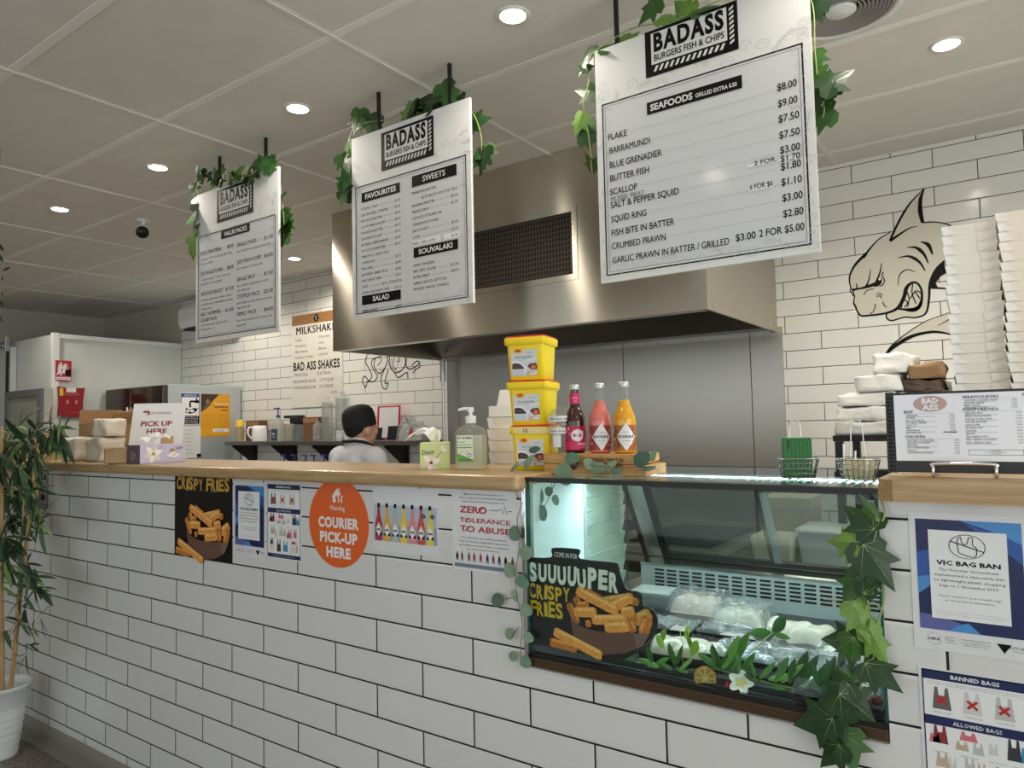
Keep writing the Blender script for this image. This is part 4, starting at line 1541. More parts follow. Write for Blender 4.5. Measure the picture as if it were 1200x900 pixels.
def bag_list(S):
    gm = [mat('bag_grey', (96, 98, 96), .5), mat('bag_pale', (206, 206, 204), .5), mat('bag_silver', (186, 188, 186), .5), mat('bag_maroon', (136, 44, 50), .5), mat('bag_pink', (206, 110, 120), .5), mat('bag_sand', (190, 172, 150), .5), mat('bag_teal', (44, 140, 180), .5), mat('bag_dark', (50, 52, 60), .5), mat('bag_cream', (222, 210, 190), .5)]
    S.rect(.03, .02, .97, .99, M_PAPER)
    S.box_line(.03, .02, .97, .99, .002, M_NAVY, 1)
    S.rect(.03, .925, .97, .99, M_NAVY, 1)
    S.text('BANNED BAGS', .5, .943, .026, M_PAPER, w=.42, l=2, bold=.02)
    for k in range(2):
        S.text('The ban applies to all lightweight plastic shopping bags with handles that are 35 microns or less', .5, .906 - .014 * k, .006, M_GREYINK, w=.86)
    for a, m, tx in ((.20, gm[0], 'plastic'), (.47, gm[1], 'biodegradable'), (.74, gm[2], 'compostable')):
        bag_art(S, a, .80, .085, .075, m, True)
        S.text(tx + ' bags', a, .70, .009, M_GREYINK, w=.16)
    S.rect(.03, .612, .97, .675, M_NAVY, 1)
    S.text('ALLOWED BAGS', .5, .629, .026, M_PAPER, w=.42, l=2, bold=.02)
    items = [(.17, .55, .07, .06, gm[3]), (.12, .52, .05, .03, gm[4]), (.42, .57, .08, .03, gm[4]), (.36, .50, .06, .03, gm[5]), (.50, .50, .05, .04, gm[2]), (.63, .52, .04, .04, gm[1]), (.80, .54, .06, .07, gm[7]), (.90, .52, .05, .05, gm[6]),
             (.18, .38, .06, .05, gm[5]), (.27, .35, .04, .06, gm[1]), (.42, .37, .05, .06, gm[2]), (.52, .36, .04, .05, gm[5]), (.68, .35, .05, .06, gm[4]), (.82, .36, .05, .06, gm[4]), (.62, .33, .03, .04, gm[3]),
             (.15, .19, .07, .08, gm[8]), (.15, .23, .04, .04, gm[7]), (.36, .18, .06, .08, gm[7]), (.55, .18, .07, .07, gm[6]), (.76, .17, .07, .07, gm[8]), (.78, .24, .06, .02, M_RED), (.87, .18, .03, .07, gm[5])]
    for a, b, w, h, m in items:
        bag_art(S, a, b, w, h, m, False)
    for b in (.43, .27, .09):
        for a in (.17, .42, .66, .86):
            S.text('reusable bags of any type', a, b, .007, M_GREYINK, w=.15)
    S.rect(.03, .02, .97, .07, M_NAVY, 1)
    S.text('For more information visit vicbagban.com.au', .5, .037, .014, M_PAPER, w=.6, l=2)


S = Sh(f0, *sheet_on(f0, (274, 564), (312, 656)), M_SLEEVE, d0=.0004, d1=.0014)
bag_ban(S, True)
S.done('bag_ban_notice', 'small blue framed VIC BAG BAN notice beside the black fries poster', 'notice')
S = Sh(f0, *sheet_on(f0, (313, 566), (354, 659)), M_SLEEVE, d0=.0004, d1=.0014)
bag_list(S)
S.done('bag_types_notice', 'small navy and white banned bags notice left of the orange disc', 'notice')
S = Sh(f0, *sheet_on(f0, (1064, 599), (1214, 778)), M_SLEEVE, d0=.0004, d1=.0014)
bag_ban(S, False)
S.done('bag_ban_notice', 'large blue framed VIC BAG BAN poster at the right end of the counter', 'notice')
S = Sh(f0, *sheet_on(f0, (1076, 780), (1224, 985)), M_SLEEVE, d0=.0004, d1=.0014)
bag_list(S)
S.done('bag_types_notice', 'large BANNED BAGS and ALLOWED BAGS poster at the bottom right of the counter', 'notice')

# orange courier disc
uc, vc = f0.px(396.5, 613)
rr = (f0.px(396, 561)[1] - f0.px(396, 664.5)[1]) / 2
m = MB()
m.sheet(f0, [(uc + rr * math.cos(2 * PI * k / 64), vc + rr * math.sin(2 * PI * k / 64)) for k in range(64)], .0004, .0030, M_ORANGE)
d = .0036


def V(a, b):
    return (uc + a * rr, vc + b * rr)


m.flat(f0, [V(-.16, .47), V(-.16, .58), V(-.19, .6), V(-.02, .79), V(.03, .74), V(.03, .80), V(.07, .80), V(.07, .7), V(.19, .6), V(.16, .58), V(.16, .47), V(.11, .47), V(.11, .55), V(.14, .64), V(.08, .66), V(.05, .6), V(.06, .47), V(.02, .47), V(.02, .58), V(.0, .64), V(-.02, .58), V(-.03, .64), V(-.05, .58), V(-.06, .64), V(-.08, .58), V(-.05, .52), V(-.06, .47)], d, M_PAPER)
m.text(f0, 'Menulog', *V(0, .29), .11 * rr, d, M_PAPER, w=.50 * rr, align='C', bold=.02)
for k, (tx, w) in enumerate((('COURIER', 1.36), ('PICK-UP', 1.26), ('HERE', .82))):
    m.text(f0, tx, *V(.02, -.10 - k * .335), .215 * rr, d, M_PAPER, w=w * rr, align='C', bold=.05, track=1.12)
tag(m.build('courier_sign'), 'round orange COURIER PICK-UP HERE sign on the counter front', 'sign')

# bottle range sheet in a sleeve
S = Sh(f0, *sheet_on(f0, (437, 570), (514.5, 653)), M_SLEEVE, d0=.0004, d1=.0014)
S.rect(.02, .16, .98, .72, mat('sea_print', (176, 190, 206), .3))
S.rect(.02, .16, .98, .42, mat('sea_print_low', (148, 160, 186), .3), 1)
for k, c in enumerate(((176, 40, 60), (222, 168, 60), (176, 186, 180), (232, 204, 60), (222, 140, 140), (206, 72, 66), (222, 208, 90))):
    a = .10 + k * .131
    mm = mat('bottle_print_%d' % k, c, .35)
    S.poly([(a - .052, .155), (a + .052, .155), (a + .052, .44), (a + .026, .55), (a + .018, .68), (a - .018, .68), (a - .026, .55), (a - .052, .44)], mm, 2)
    S.rect(a - .02, .68, a + .02, .745, M_INK, 2)
    S.poly([(a, .22), (a + .05, .33), (a, .44), (a - .05, .33)], M_PAPER, 3)
    S.rect(a - .052, .24, a + .052, .28, mat('bottle_print_dark', (84, 60, 70), .4), 2)
    S.text('RIVIERA', a, .315, .03, M_INK, w=.08, l=4, bold=.03)
for a in (.79, .92):
    S.ell(a, .585, .032, .03, M_INK, 4, 16)
    S.text('NEW', a, .575, .02, M_PAPER, w=.04, l=5)
S.done('drinks_sheet', 'clear sleeved sheet showing a row of seven soft drink bottles on the counter', 'poster')

# zero tolerance notice
S = Sh(f0, *sheet_on(f0, (529.5, 569.5), (607, 676)), M_SLEEVE, d0=.0004, d1=.0014)
S.rect(.03, .035, .97, .08, mat('slate_blue_print', (112, 126, 140), .4))
for k, tx in enumerate(('Aggressive behaviour and any form of', 'verbal or physical abuse towards our employees', 'will not be tolerated. Keep your cool.')):
    S.text(tx, .5, .905 - k * .045, .018, M_INK, w=[.62, .76, .66][k])
M_ZT = mat('zero_red', (176, 40, 60), .45)
S.text('ZERO', .13, .69, .075, M_ZT, w=.43, align='L', bold=.025)
S.line([(.42, .69), (.52, .77)], .0035, M_ZT, 3, 1)
S.line([(.6, .735), (.74, .735), (.77, .76), (.8, .70), (.83, .80), (.86, .70), (.88, .735), (.94, .735)], .0018, M_GREYINK, 1, 1)
S.text('TOLERANCE', .13, .575, .052, M_ZT, w=.78, align='L', bold=.015)
S.line([(.22, .575), (.29, .63)], .0028, M_ZT, 3, 1)
S.text('TO ABUSE', .13, .465, .065, M_ZT, w=.78, align='L', bold=.02)
S.line([(.21, .465), (.30, .535)], .0032, M_ZT, 3, 1)
for k, tx in enumerate(('Our employees are working as hard as', 'they can to keep supply levels up and get', 'you what you need. Please be patient as', 'we do our best to help you.')):
    S.text(tx, .5, .385 - k * .045, .019, M_INK, w=[.70, .76, .76, .5][k])
r2 = random.Random(2)
for k in range(10):
    a = .07 + k * .095 + r2.uniform(-.01, .01)
    c = [M_INK, mat('fig_red', (150, 50, 50), .5), mat('fig_brown', (110, 80, 70), .5), M_NAVY][r2.randrange(4)]
    S.poly([(a - .018, .11), (a - .008, .11), (a, .15), (a + .010, .11), (a + .02, .11), (a + .018, .175), (a + .012, .20), (a - .012, .20), (a - .02, .165)], c)
    S.ell(a, .212, .011, .011, mat('fig_skin', (176, 130, 110), .5), 1, 10)
S.done('abuse_notice', 'white ZERO TOLERANCE TO ABUSE notice left of the display fridge', 'notice')

# narrow strip notice at the left end of the counter
S = Sh(f0, *sheet_on(f0, (46, 550), (56.5, 596)), mat('strip_grey', (150, 150, 148), .3), d0=.0004, d1=.0014)
S.box_line(.02, .01, .98, .99, .006, M_INK)
for k in range(4):
    S.rect(.2, .08 + .22 * k, .8, .1 + .22 * k, M_INK)
S.ell(.5, .5, .3, .07, M_INK, 1, 18)
S.ell(.5, .5, .16, .04, M_PAPER, 2, 16)
S.rect(.24, .76, .42, .92, M_INK, 1)
S.rect(.58, .76, .76, .92, M_INK, 1)
S.poly([(.25, .2), (.75, .2), (.6, .34), (.3, .38)], M_INK, 1)
S.done('strip_notice', 'narrow grey strip notice on the left end tile of the counter', 'notice')

# ------------------------------------------------------------------ milkshake board and octopus and shark drawings on the back wall
f2 = front(YB - .004)
u0, v1 = f2.px(343, 371)
u0, v0 = f2.px(343, 478)
u1 = f2.px(401.5, 400)[0]
m = MB()
m.sheet(f2, [(u0, v0), (u1, v0), (u1, v1), (u0, v1)], -.003, .004, mat('milkshake_board', (226, 222, 212), .4))
w_, h_ = u1 - u0, v1 - v0
m.rect(f2, u0, v1 - .11 * h_, u1, v1, .0046, wood_mat('timber_print', (170, 120, 66), (132, 88, 44), scale=(3, 30, 30), rough=.5))


def Q(a, b):
    return (u0 + a * w_, v0 + b * h_)


m.ellipse(f2, *Q(.5, .945), .035, .035, .0052, M_INK, 24)
m.text(f2, 'BA', *Q(.5, .95), .016, .0058, M_PAPER, align='C')
m.text(f2, 'SS', *Q(.5, .922), .016, .0058, M_PAPER, align='C')
m.text(f2, 'MILKSHAKES', *Q(.09, .79), .080 * h_, .0050, M_INK, w=.86 * w_, bold=.03, track=1.1)
hw = mat('chalk_hand_grey', (112, 104, 96), .6)
for k, tx in enumerate(('- Vanilla', '- Strawberry', '- Blue Heaven', '- Cookies n Cream')):
    m.text(f2, tx, *Q(.04, .715 - k * .062), .028 * h_, .0050, hw, slant=.1)
for k, tx in enumerate(('- Chocolate', '- Lime', '- Banana', '- Caramel')):
    m.text(f2, tx, *Q(.52, .725 - k * .062), .028 * h_, .0050, hw, slant=.1)
m.text(f2, 'BAD ASS SHAKES', *Q(.03, .40), .085 * h_, .0050, M_INK, w=.92 * w_, bold=.03, track=1.1)
m.text(f2, 'PRICES:', *Q(.05, .335), .032 * h_, .0050, hw, w=.28 * w_)
m.text(f2, 'EXTRA:', *Q(.52, .335), .032 * h_, .0050, hw, w=.26 * w_)
for k, (a, b) in enumerate((('MILKSHAKE $5.50', '2 LTR $1.00'), ('THICKSHAKE $7.00', 'ICE CREAM'), ('', '$1.00'))):
    if a:
        m.text(f2, a, *Q(.02, .265 - k * .068), .030 * h_, .0050, hw, w=.46 * w_)
    m.text(f2, b, *Q(.56 if k < 2 else .78, .265 - k * .068), .030 * h_, .0050, hw, maxw=.38 * w_)
for k in range(11):
    m.stroke(f2, [Q(.5 + k * .05, .02), Q(min(1, .75 + k * .05), min(.31, .02 + (min(1, .75 + k * .05) - .5 - k * .05) * 1.2))], .0022, .0050, M_LTINK, 1)
tag(m.build('milkshake_board'), 'white milkshake price board with a timber band on the back tiles', 'menu board')

fw = front(YB)


def wp(cx, cy, ox, oy, s):
    return fw.px(ox + cx / s, oy + cy / s)


m = MB()
for P, w in (([(540, 398), (533, 450), (560, 500), (575, 545), (555, 575), (525, 545), (508, 575), (530, 628)], .010), ([(530, 628), (540, 600), (545, 582), (590, 582), (615, 545), (600, 520), (575, 470), (580, 430), (635, 405)], .010),
             ([(635, 405), (640, 440), (615, 470)], .008), ([(600, 420), (590, 470), (625, 525), (665, 490), (685, 440), (680, 405)], .010), ([(665, 495), (640, 560), (650, 620), (675, 635), (692, 590)], .010),
             ([(692, 500), (672, 560), (668, 595), (690, 590)], .010), ([(700, 405), (700, 470), (740, 520), (790, 500), (812, 450), (805, 405)], .010), ([(735, 405), (722, 470), (750, 500)], .008), ([(750, 440), (770, 440), (768, 412)], .008),
             ([(735, 520), (760, 555), (800, 530), (825, 520), (828, 565)], .010), ([(820, 412), (815, 470), (840, 495), (880, 480), (910, 450), (890, 440), (855, 470)], .010), ([(865, 525), (880, 500), (912, 480), (910, 450)], .010),
             ([(560, 350), (545, 398)], .01), ([(640, 340), (640, 405)], .01), ([(700, 340), (690, 410)], .01), ([(800, 340), (810, 410)], .01)):
    m.stroke(fw, [wp(x, y, 340, 350, 6) for x, y in P], w * .95, .0012, M_INK, 6)
for k in range(9):
    a = 2.6 + k * .33
    m.ellipse(fw, *wp(632 + 42 * math.cos(a), 465 - 55 * math.sin(a), 340, 350, 6), .006, .007, .0014, mat('sucker_grey', (130, 124, 116), .5), 10)
    m.ellipse(fw, *wp(755 + 48 * math.cos(a), 455 - 55 * math.sin(a), 340, 350, 6), .006, .007, .0014, mat('sucker_grey', (130, 124, 116), .5), 10)
tag(m.build('octopus_decal'), 'black line drawing of octopus tentacles on the tiles below the hood', 'wall decal')

m = MB()
M_SHARK = mat('shark_cream', (206, 201, 186), .35)


def sk(P):
    return [wp(x, y, 970, 200, 3.335) for x, y in P]


def cur(P, n=6):
    return [(p.x, p.y) for p in crom([Vector((x, y, 0)) for x, y in P], n)]


body = cur([(243, 243), (200, 268), (150, 325), (110, 365), (90, 400), (85, 430), (91, 464), (105, 492), (104, 520), (125, 563), (160, 566), (232, 556), (234, 578), (265, 585), (300, 572), (350, 574), (385, 555), (395, 500), (400, 440), (425, 385), (465, 345), (500, 340), (560, 300), (540, 230), (480, 212), (440, 200), (370, 203), (320, 222), (280, 246), (243, 243)], 3)
m.flat(fw, sk(body[:-1]), .0006, M_SHARK)
fin = cur([(243, 275), (275, 205), (320, 130), (375, 72)], 5) + cur([(375, 72), (362, 110), (362, 160), (370, 203)], 5)[1:] + cur([(370, 203), (320, 225), (280, 250), (243, 275)], 5)[1:-1]
m.flat(fw, sk(fin), .0008, M_SHARK)
pec = cur([(228, 717), (255, 680), (310, 635), (380, 590), (480, 555), (540, 540)], 4) + cur([(540, 660), (480, 640), (400, 630), (330, 648), (270, 682)], 4)
m.flat(fw, sk(pec), .0006, M_SHARK)
B = .0014


def st(P, w):
    m.stroke(fw, sk(P), w, B, M_INK, 6)


st([(243, 275), (275, 205), (320, 130), (375, 72)], [.012, .012, .004])
st([(378, 70), (363, 110), (362, 160), (371, 203)], [.004, .018, .022, .016])
st([(243, 275), (290, 243), (320, 225), (350, 217)], [.016, .008, .003])
st([(371, 203), (420, 201), (460, 208), (482, 216)], [.008, .006, .008])
st([(246, 240), (200, 268), (165, 305), (140, 340)], [.005, .008, .014])
st([(150, 325), (110, 365), (90, 400), (85, 430), (92, 464)], [.018, .010, .006])
st([(92, 460), (88, 470), (105, 492), (95, 462)], .006)
st([(105, 492), (102, 518), (112, 535)], [.006, .010])
st([(104, 520), (125, 563), (160, 566), (232, 556), (275, 535), (298, 495), (308, 458), (330, 438), (352, 442), (367, 470), (366, 512), (352, 538), (318, 543), (270, 540)], [.008, .010, .012, .018, .020, .012, .010, .014, .020, .006])
st([(232, 556), (230, 574), (250, 586), (300, 573), (345, 574), (384, 556), (396, 500), (400, 440), (424, 386), (466, 345)], [.008, .008, .008, .008, .010, .012, .014, .010])
st([(300, 545), (330, 546), (356, 532), (364, 505)], [.004, .024, .004])
for P in (((332, 442), (330, 480), (345, 520)), ((308, 470), (318, 500), (312, 535)), ((340, 470), (360, 500)), ((322, 500), (345, 470), (366, 480)), ((298, 505), (312, 515), (300, 535)), ((285, 520), (290, 532), (282, 540))):
    st(P, .006)
st([(310, 300), (345, 301), (375, 325), (393, 362)], [.003, .018, .005])
st([(274, 341), (318, 335), (358, 357), (381, 392)], [.003, .016, .005])
st([(364, 278), (393, 290), (410, 328)], [.004, .020, .006])
st([(275, 450), (281, 408), (310, 387), (343, 396)], [.003, .007, .003])
st([(168, 385), (160, 430), (148, 455)], [.003, .012])
st([(210, 360), (205, 395), (190, 435)], [.003, .012])
st([(112, 440), (116, 466)], [.004, .010])
st([(98, 466), (120, 462), (150, 455), (200, 438)], [.016, .010, .014, .024])
m.flat(fw, sk([(180, 455), (186, 438), (196, 425), (207, 418), (213, 425), (210, 440), (198, 452)]), .0018, M_INK)
m.ellipse(fw, *sk([(203, 424)])[0], .006, .007, .0022, M_PAPER, 12)
st([(218, 395), (213, 410), (222, 430), (214, 447), (203, 450)], .006)
st([(140, 486), (155, 468), (180, 462)], .005)
for P in (((190, 486), (202, 479), (214, 488)), ((192, 494), (203, 489), (212, 499)), ((187, 520), (180, 548), (165, 560)), ((215, 512), (222, 528), (232, 532))):
    st(P, .005)
m.flat(fw, sk([(400, 462), (410, 412), (435, 368), (468, 343), (500, 330), (500, 390), (466, 398), (440, 415), (422, 440), (430, 455), (470, 458), (470, 464)]), .0016, M_INK)
st([(228, 717), (255, 680), (310, 635), (380, 590), (440, 568), (480, 553)], [.012, .006, .004, .004])
st([(228, 717), (268, 682), (330, 647), (400, 631), (450, 633), (482, 641)], [.010, .022, .016, .012, .006])
st([(430, 606), (460, 590), (484, 575)], [.003, .006])
tag(m.build('shark_decal'), 'grinning cream shark drawing in black outline on the back wall tiles', 'wall decal')

# ------------------------------------------------------------------ refrigerated display in the counter
GX0, GX1 = DX0 + .002, DX1 - .002
t = thing('display_fridge', 'glass fronted refrigerated display set into the tiled counter, full of wrapped fish', 'display fridge', ((GX0 + GX1) / 2, .35, 0))
M_TEALW = mat('fridge_liner', (206, 224, 222), .4)
M_LINER = mat('fridge_liner_grey', (176, 188, 188), .35, .2)
M_BROWN = mat('bronze_trim', (84, 64, 46), .35, .5)
ZB = -0.146 + K
DK = -.092 + K                              # deck
m = MB()
m.box((GX0, .285, .0), (GX1, .78, ZB), M_DKSTEEL)
m.box((GX0, .012, ZB), (GX1, .78, DK - .012), M_BLACKM)
m.build('plinth', t)
m = MB()
m.box((GX0 + .012, .03, DK - .012), (GX1 - .012, .685, DK), mat('deck_dark', (58, 62, 64), .3, .3))
m.build('deck', t)
m = MB()
m.box((GX0, -.006, ZB + .001), (GX1, .011, ZB + .028), M_BROWN, .003)
m.box((GX0, -.004, ZB + .028), (GX1, .007, ZB + .041), M_BLACK)
m.box((GX0, -.008, ZB + .001), (GX1, -.006, ZB + .005), M_STEELP)
m.build('bottom_rail', t)
m = MB()
m.box((GX0 + .004, .001, ZB + .041), (GX1 - .004, .0055, .355 + K), M_GLASS)
m.build('front_glass', t)
m = MB()
m.box((GX0 - .012, -.006, ZB + .03), (GX0 + .001, .014, .362 + K), M_CHROME, .002)
m.build('side_trim', t)
m = MB()
m.box((GX0 + .001, .0, ZB + .041), (GX0 + .004, .012, .355 + K), M_GLASSEDGE)
m.build('glass_edge', t)
m = MB()
m.box((GX1 - .004, .0, ZB + .041), (GX1, .016, .355 + K), M_GLASSEDGE)
m.build('glass_edge', t)
m = MB()
m.box((GX0, .012, .356 + K), (GX1, .58, .366 + K), M_GLASS)
m.build('top_glass', t)
m = MB()
m.box((GX0, -.004, .354 + K), (GX1, .0115, .3665 + K), M_BLACK)
m.build('top_edge_strip', t)
m = MB()
m.box((GX0, .58, .340 + K), (GX1, .615, .3665 + K), M_BLACK)
m.build('back_edge_strip', t)
M_LED = mat('led_strip', (214, 246, 255), .4, emit=60.0)
m = MB()
m.box((GX0 + .06, .33, .349 + K), (GX1 - .03, .337, .3555 + K), M_LED)
m.build('led_strip', t)
m = MB()
m.box((GX0 + .05, .338, .345 + K), (GX1 - .02, .42, .3555 + K), mat('led_tray_glint', (176, 206, 210), .3))
for k in range(40):  # row of pale blocks standing in for the checkered LED reflection
    x = GX0 + .06 + k * .02
    m.box((x, .25, .3495 + K), (x + .010, .328, .3555 + K), mat('led_tray_glint', (176, 206, 210), .3))
m.build('led_tray_reflection', t)
l = bpy.data.lights.new('led_lamp', 'AREA')
l.shape, l.size, l.size_y, l.energy, l.color = 'RECTANGLE', .76, .03, 2.9, (.91, .98, 1.0)
o = bpy.data.objects.new('led_lamp', l)
COL.objects.link(o)
o.location = ((GX0 + GX1) / 2 , .30, .343 + K)
o.parent = t
o.location = (0.0, -.05, .343 + K)
m = MB()
m.box((GX0 + .002, .018, DK - .01), (GX0 + .012, .295, .345 + K), M_TEALW)
m.box((GX0 + .002, .295, DK - .01), (GX0 + .014, .312, .345 + K), M_LINER)
m.build('left_liner', t)
m = MB()
m.box((GX0 + .004, .312, DK), (GX0 + .008, .60, .345 + K), M_GLASS)
m.box((GX1 - .010, .02, DK), (GX1 - .006, .60, .345 + K), M_GLASS)
m.build('side_glass', t)
# raked sliding doors at the back
fd = Fr((GX0 + .01, .72, .045 + K), (1, 0, 0), (0, -.16, .27))
LW, LH = GX1 - GX0 - .02, math.hypot(.16, .27)
m = MB()
R_ = lambda a, b, c, d_, mm, e0=-.006, e1=.006: m.sheet(fd, [(a, b), (c, b), (c, d_), (a, d_)], e0, e1, mm)
R_(0, 0, .014, LH, M_BLACK)
R_(.0145, 0, .072, LH, M_STEELP, -.012, .002)
R_(.0725, .02, .100, LH, M_BLACK)
R_(.0725, 0, LW, .0195, M_BLACK)
R_(LW - .03, .02, LW, LH, M_BLACK)
R_(.101, LH - .02, LW - .031, LH, M_DKSTEEL)
m.build('door_frame', t)
M_HAZY = glass('frosted_pane', (210, 216, 214), gloss=.6, rough=.05, haze=.06, hazecol=(170, 172, 168))
for k, (a, b, e) in enumerate(((.101, .47, .002), (.44, LW - .031, -.004))):
    m = MB()
    R_(a, .0205, b, LH - .021, M_HAZY, e - .0015, e + .0015)
    o = m.build('sliding_door', t)
    m = MB()
    if k == 0:
        R_(b - .012, .0205, b + .012, LH - .022, glass('door_edge', (190, 206, 200), gloss=1.5, rough=.2, haze=.2), e + .002, e + .008)
        m.build('door_edge', o)
m = MB()
vs = [(GX0 + .014, .72, .040 + K), (GX1 - .014, .72, .040 + K), (GX1 - .014, .685, .022 + K), (GX0 + .014, .685, .022 + K)]
m.add(vs, [(0, 3, 2, 1)], M_STEELP)
m.box((GX0 + .014, .683, DK), (GX1 - .014, .70, .022 + K), M_LINER)
m.box((GX0 + .014, .679, .018 + K), (GX1 - .014, .6825, .024 + K), M_STEELP)
m.build('back_duct', t)
fgr = front(.6825)
m = MB()
ua, ub = fgr.px(768, 690)[0], GX1 - .05
nc = 17
pc = (ub - ua) / nc
for i in range(nc):
    for j in range(5):
        u = ua + i * pc
        v = .003 + K - j * .0128
        m.rect(fgr, u, v - .0034, u + pc * .76, v + .0034, .0006, M_BLACKM)
m.build('vent_slots', t)

# contents -----------------------------------------------------------
def heap(mb, M, w, d, h, mat_, rng, nx=16, ny=12, amp=.25, edge=.5, sc=9.0, flat=0.0):
    """a soft mound on a rectangular footprint with its underside closed"""
    off = Vector((rng.uniform(0, 50), rng.uniform(0, 50), rng.uniform(0, 50)))
    vs, fs = [], []
    for j in range(ny + 1):
        for i in range(nx + 1):
            a, b = i / nx * 2 - 1, j / ny * 2 - 1
            e = (max(0, 1 - abs(a) ** 4) ** edge) * (max(0, 1 - abs(b) ** 4) ** edge)
            nz = noise.noise(Vector((a * w * sc, b * d * sc, 0)) + off) * amp
            z = h * e * (1 + nz)
            r = 1 + .10 * noise.noise(Vector((a * 2, b * 2, 7)) + off)
            vs.append(M @ Vector((a * w / 2 * r, b * d / 2 * r, max(0, z))))
    for j in range(ny):
        for i in range(nx):
            k = j * (nx + 1) + i
            fs.append((k, k + 1, k + nx + 2, k + nx + 1))
    mb.add(vs, fs, mat_, True)


def crumple(mb, M, w, d, h, mat_, rng, nx=30, ny=24, amp=.014, skirt=.02):
    """cling film drawn over something, dropping at the edges"""
    off = Vector((rng.uniform(0, 50), rng.uniform(0, 50), rng.uniform(0, 50)))
    vs, fs = [], []
    for j in range(ny + 1):
        for i in range(nx + 1):
            a, b = i / nx * 2 - 1, j / ny * 2 - 1
            e = min(1, (1 - abs(a)) * 7) * min(1, (1 - abs(b)) * 7)
            p = Vector((a * w / 2, b * d / 2, 0))
            nz = abs(noise.noise(p * 26 + off)) * 1.4 + noise.noise(p * 60 + off) * .5
            vs.append(M @ Vector((p.x, p.y, max(.001, (h + nz * amp) * (.12 + .88 * e)))))
    for j in range(ny):
        for i in range(nx):
            k = j * (nx + 1) + i
            fs.append((k, k + 1, k + nx + 2, k + nx + 1))
    mb.add(vs, fs, mat_, False)


M_FISH = mat('fish_white', (200, 193, 178), .35, noise_amt=.06, noise_scale=60, coat=.3)
M_FISHP = mat('fish_pale_pink', (214, 190, 178), .35, noise_amt=.14, noise_scale=40, coat=.3)
M_TRAY = mat('black_tray', (22, 22, 24), .25)


def at_deck(px, py, z=0.0):
    p = at(px, py, Z=DK + z)
    return Vector((p.x, p.y, DK + z))


def tray_obj(name, label, px, py, w, d, h, rz, fish, seed, tray=True, film=True, fh=.03, cat='wrapped fish'):
    rng = random.Random(seed)
    p = at_deck(px, py)
    p.y = min(p.y, .66 - d / 2)
    t = thing(name, label, cat, p, rz)
    M = Matrix.Identity(4)
    if tray:
        m = MB()
        m.box((-w / 2, -d / 2, 0), (w / 2, d / 2, .004), M_TRAY)
        for q in ((-w / 2, -d / 2, -w / 2 + .006, d / 2), (w / 2 - .006, -d / 2, w / 2, d / 2), (-w / 2, -d / 2, w / 2, -d / 2 + .006), (-w / 2, d / 2 - .006, w / 2, d / 2)):
            m.box((q[0], q[1], .004), (q[2], q[3], h), M_TRAY)
        m.build('tray', t, local=True)
    if fish:
        m = MB()
        for f in fish:
            heap(m, Matrix.Translation((f[0] * w, f[1] * d, .004 if tray else 0)) @ Matrix.Rotation(f[5] if len(f) > 5 else 0, 4, 'Z'), f[2] * w, f[3] * d, fh, f[4], rng, sc=14)
        m.build('fish_fillets', t, local=True)
    if film:
        m = MB()
        crumple(m, M, w * 1.08, d * 1.08, max(h, fh) + .004, M_FILM, rng)
        m.build('cling_film', t, local=True)
    return t


# lidded tub
p = at_deck(768, 712)
t = thing('lidded_tub', 'clear lidded plastic tub at the back left of the fridge deck', 'tub', p, .05)
m = MB()
m.box((-.058, -.045, 0), (.058, .045, .052), M_PET, .008)
m.build('tub_body', t, local=True)
m = MB()
m.box((-.063, -.05, .0525), (.063, .05, .062), glass('tub_lid', (226, 236, 234), haze=.35), .004)
m.build('lid', t, local=True)
tray_obj('fish_parcel', 'plastic wrapped parcel of pale pink fillets beside the lidded tub', 820, 716, .17, .12, .0, .1, [(0, 0, 1, .9, M_FISHP)], 2, tray=False, fh=.055)
tray_obj('fish_parcel', 'square plastic wrapped parcel in front of the vent slots, right of the pink fillets', 872, 728, .15, .12, .0, -.1, [(0, 0, 1, 1, M_FISH)], 3, tray=False, fh=.045)
tray_obj('fish_tray', 'small black tray under crumpled clear film behind the fries sign', 790, 745, .13, .11, .03, .1, [(.1, .1, .45, .4, M_FISHP)], 4, fh=.018)
tray_obj('fish_tray', 'black tray under glossy film in the middle of the fridge deck', 862, 752, .19, .11, .028, .0, [(0, .1, .5, .35, M_FISHP)], 5, fh=.016)
tray_obj('fish_tray', 'front tray heaped with white fillets right of the fries sign', 805, 772, .21, .13, .022, .1, [(-.22, .05, .5, .8, M_FISH, .3), (.08, .0, .5, .8, M_FISH, .2), (.28, .05, .4, .8, M_FISH, .5)], 6, film=False, fh=.042)
tray_obj('fish_tray', 'large black tray under heavily crumpled shiny film, at the front centre right', 905, 785, .30, .15, .034, -.02, [(-.2, .1, .4, .4, mat('blue_grey_liner', (150, 160, 176), .3))], 7, fh=.022)
tray_obj('fish_pieces', 'pile of whole white pieces behind the large crumpled film tray', 938, 748, .18, .11, .0, -.05, [(-.28, 0, .45, .8, M_FISH, .2), (0, .0, .5, .9, M_FISH, .6), (.28, 0, .45, .8, M_FISH, -.3)], 8, tray=False, film=False, fh=.042, cat='fish')
tray_obj('fish_tray', 'film covered tray of pale fillets at the right end behind the ivy', 1000, 778, .16, .16, .02, .05, [(-.15, -.1, .7, .6, M_FISH, .3), (.2, .2, .6, .6, M_FISH, -.2)], 9, fh=.035)
tray_obj('fish_tray', 'tray of white fillets in front of the ivy at the right front corner', 985, 815, .17, .10, .018, .0, [(-.2, 0, .6, .7, M_FISH, .2), (.2, 0, .5, .8, M_FISH, -.4)], 10, fh=.03)

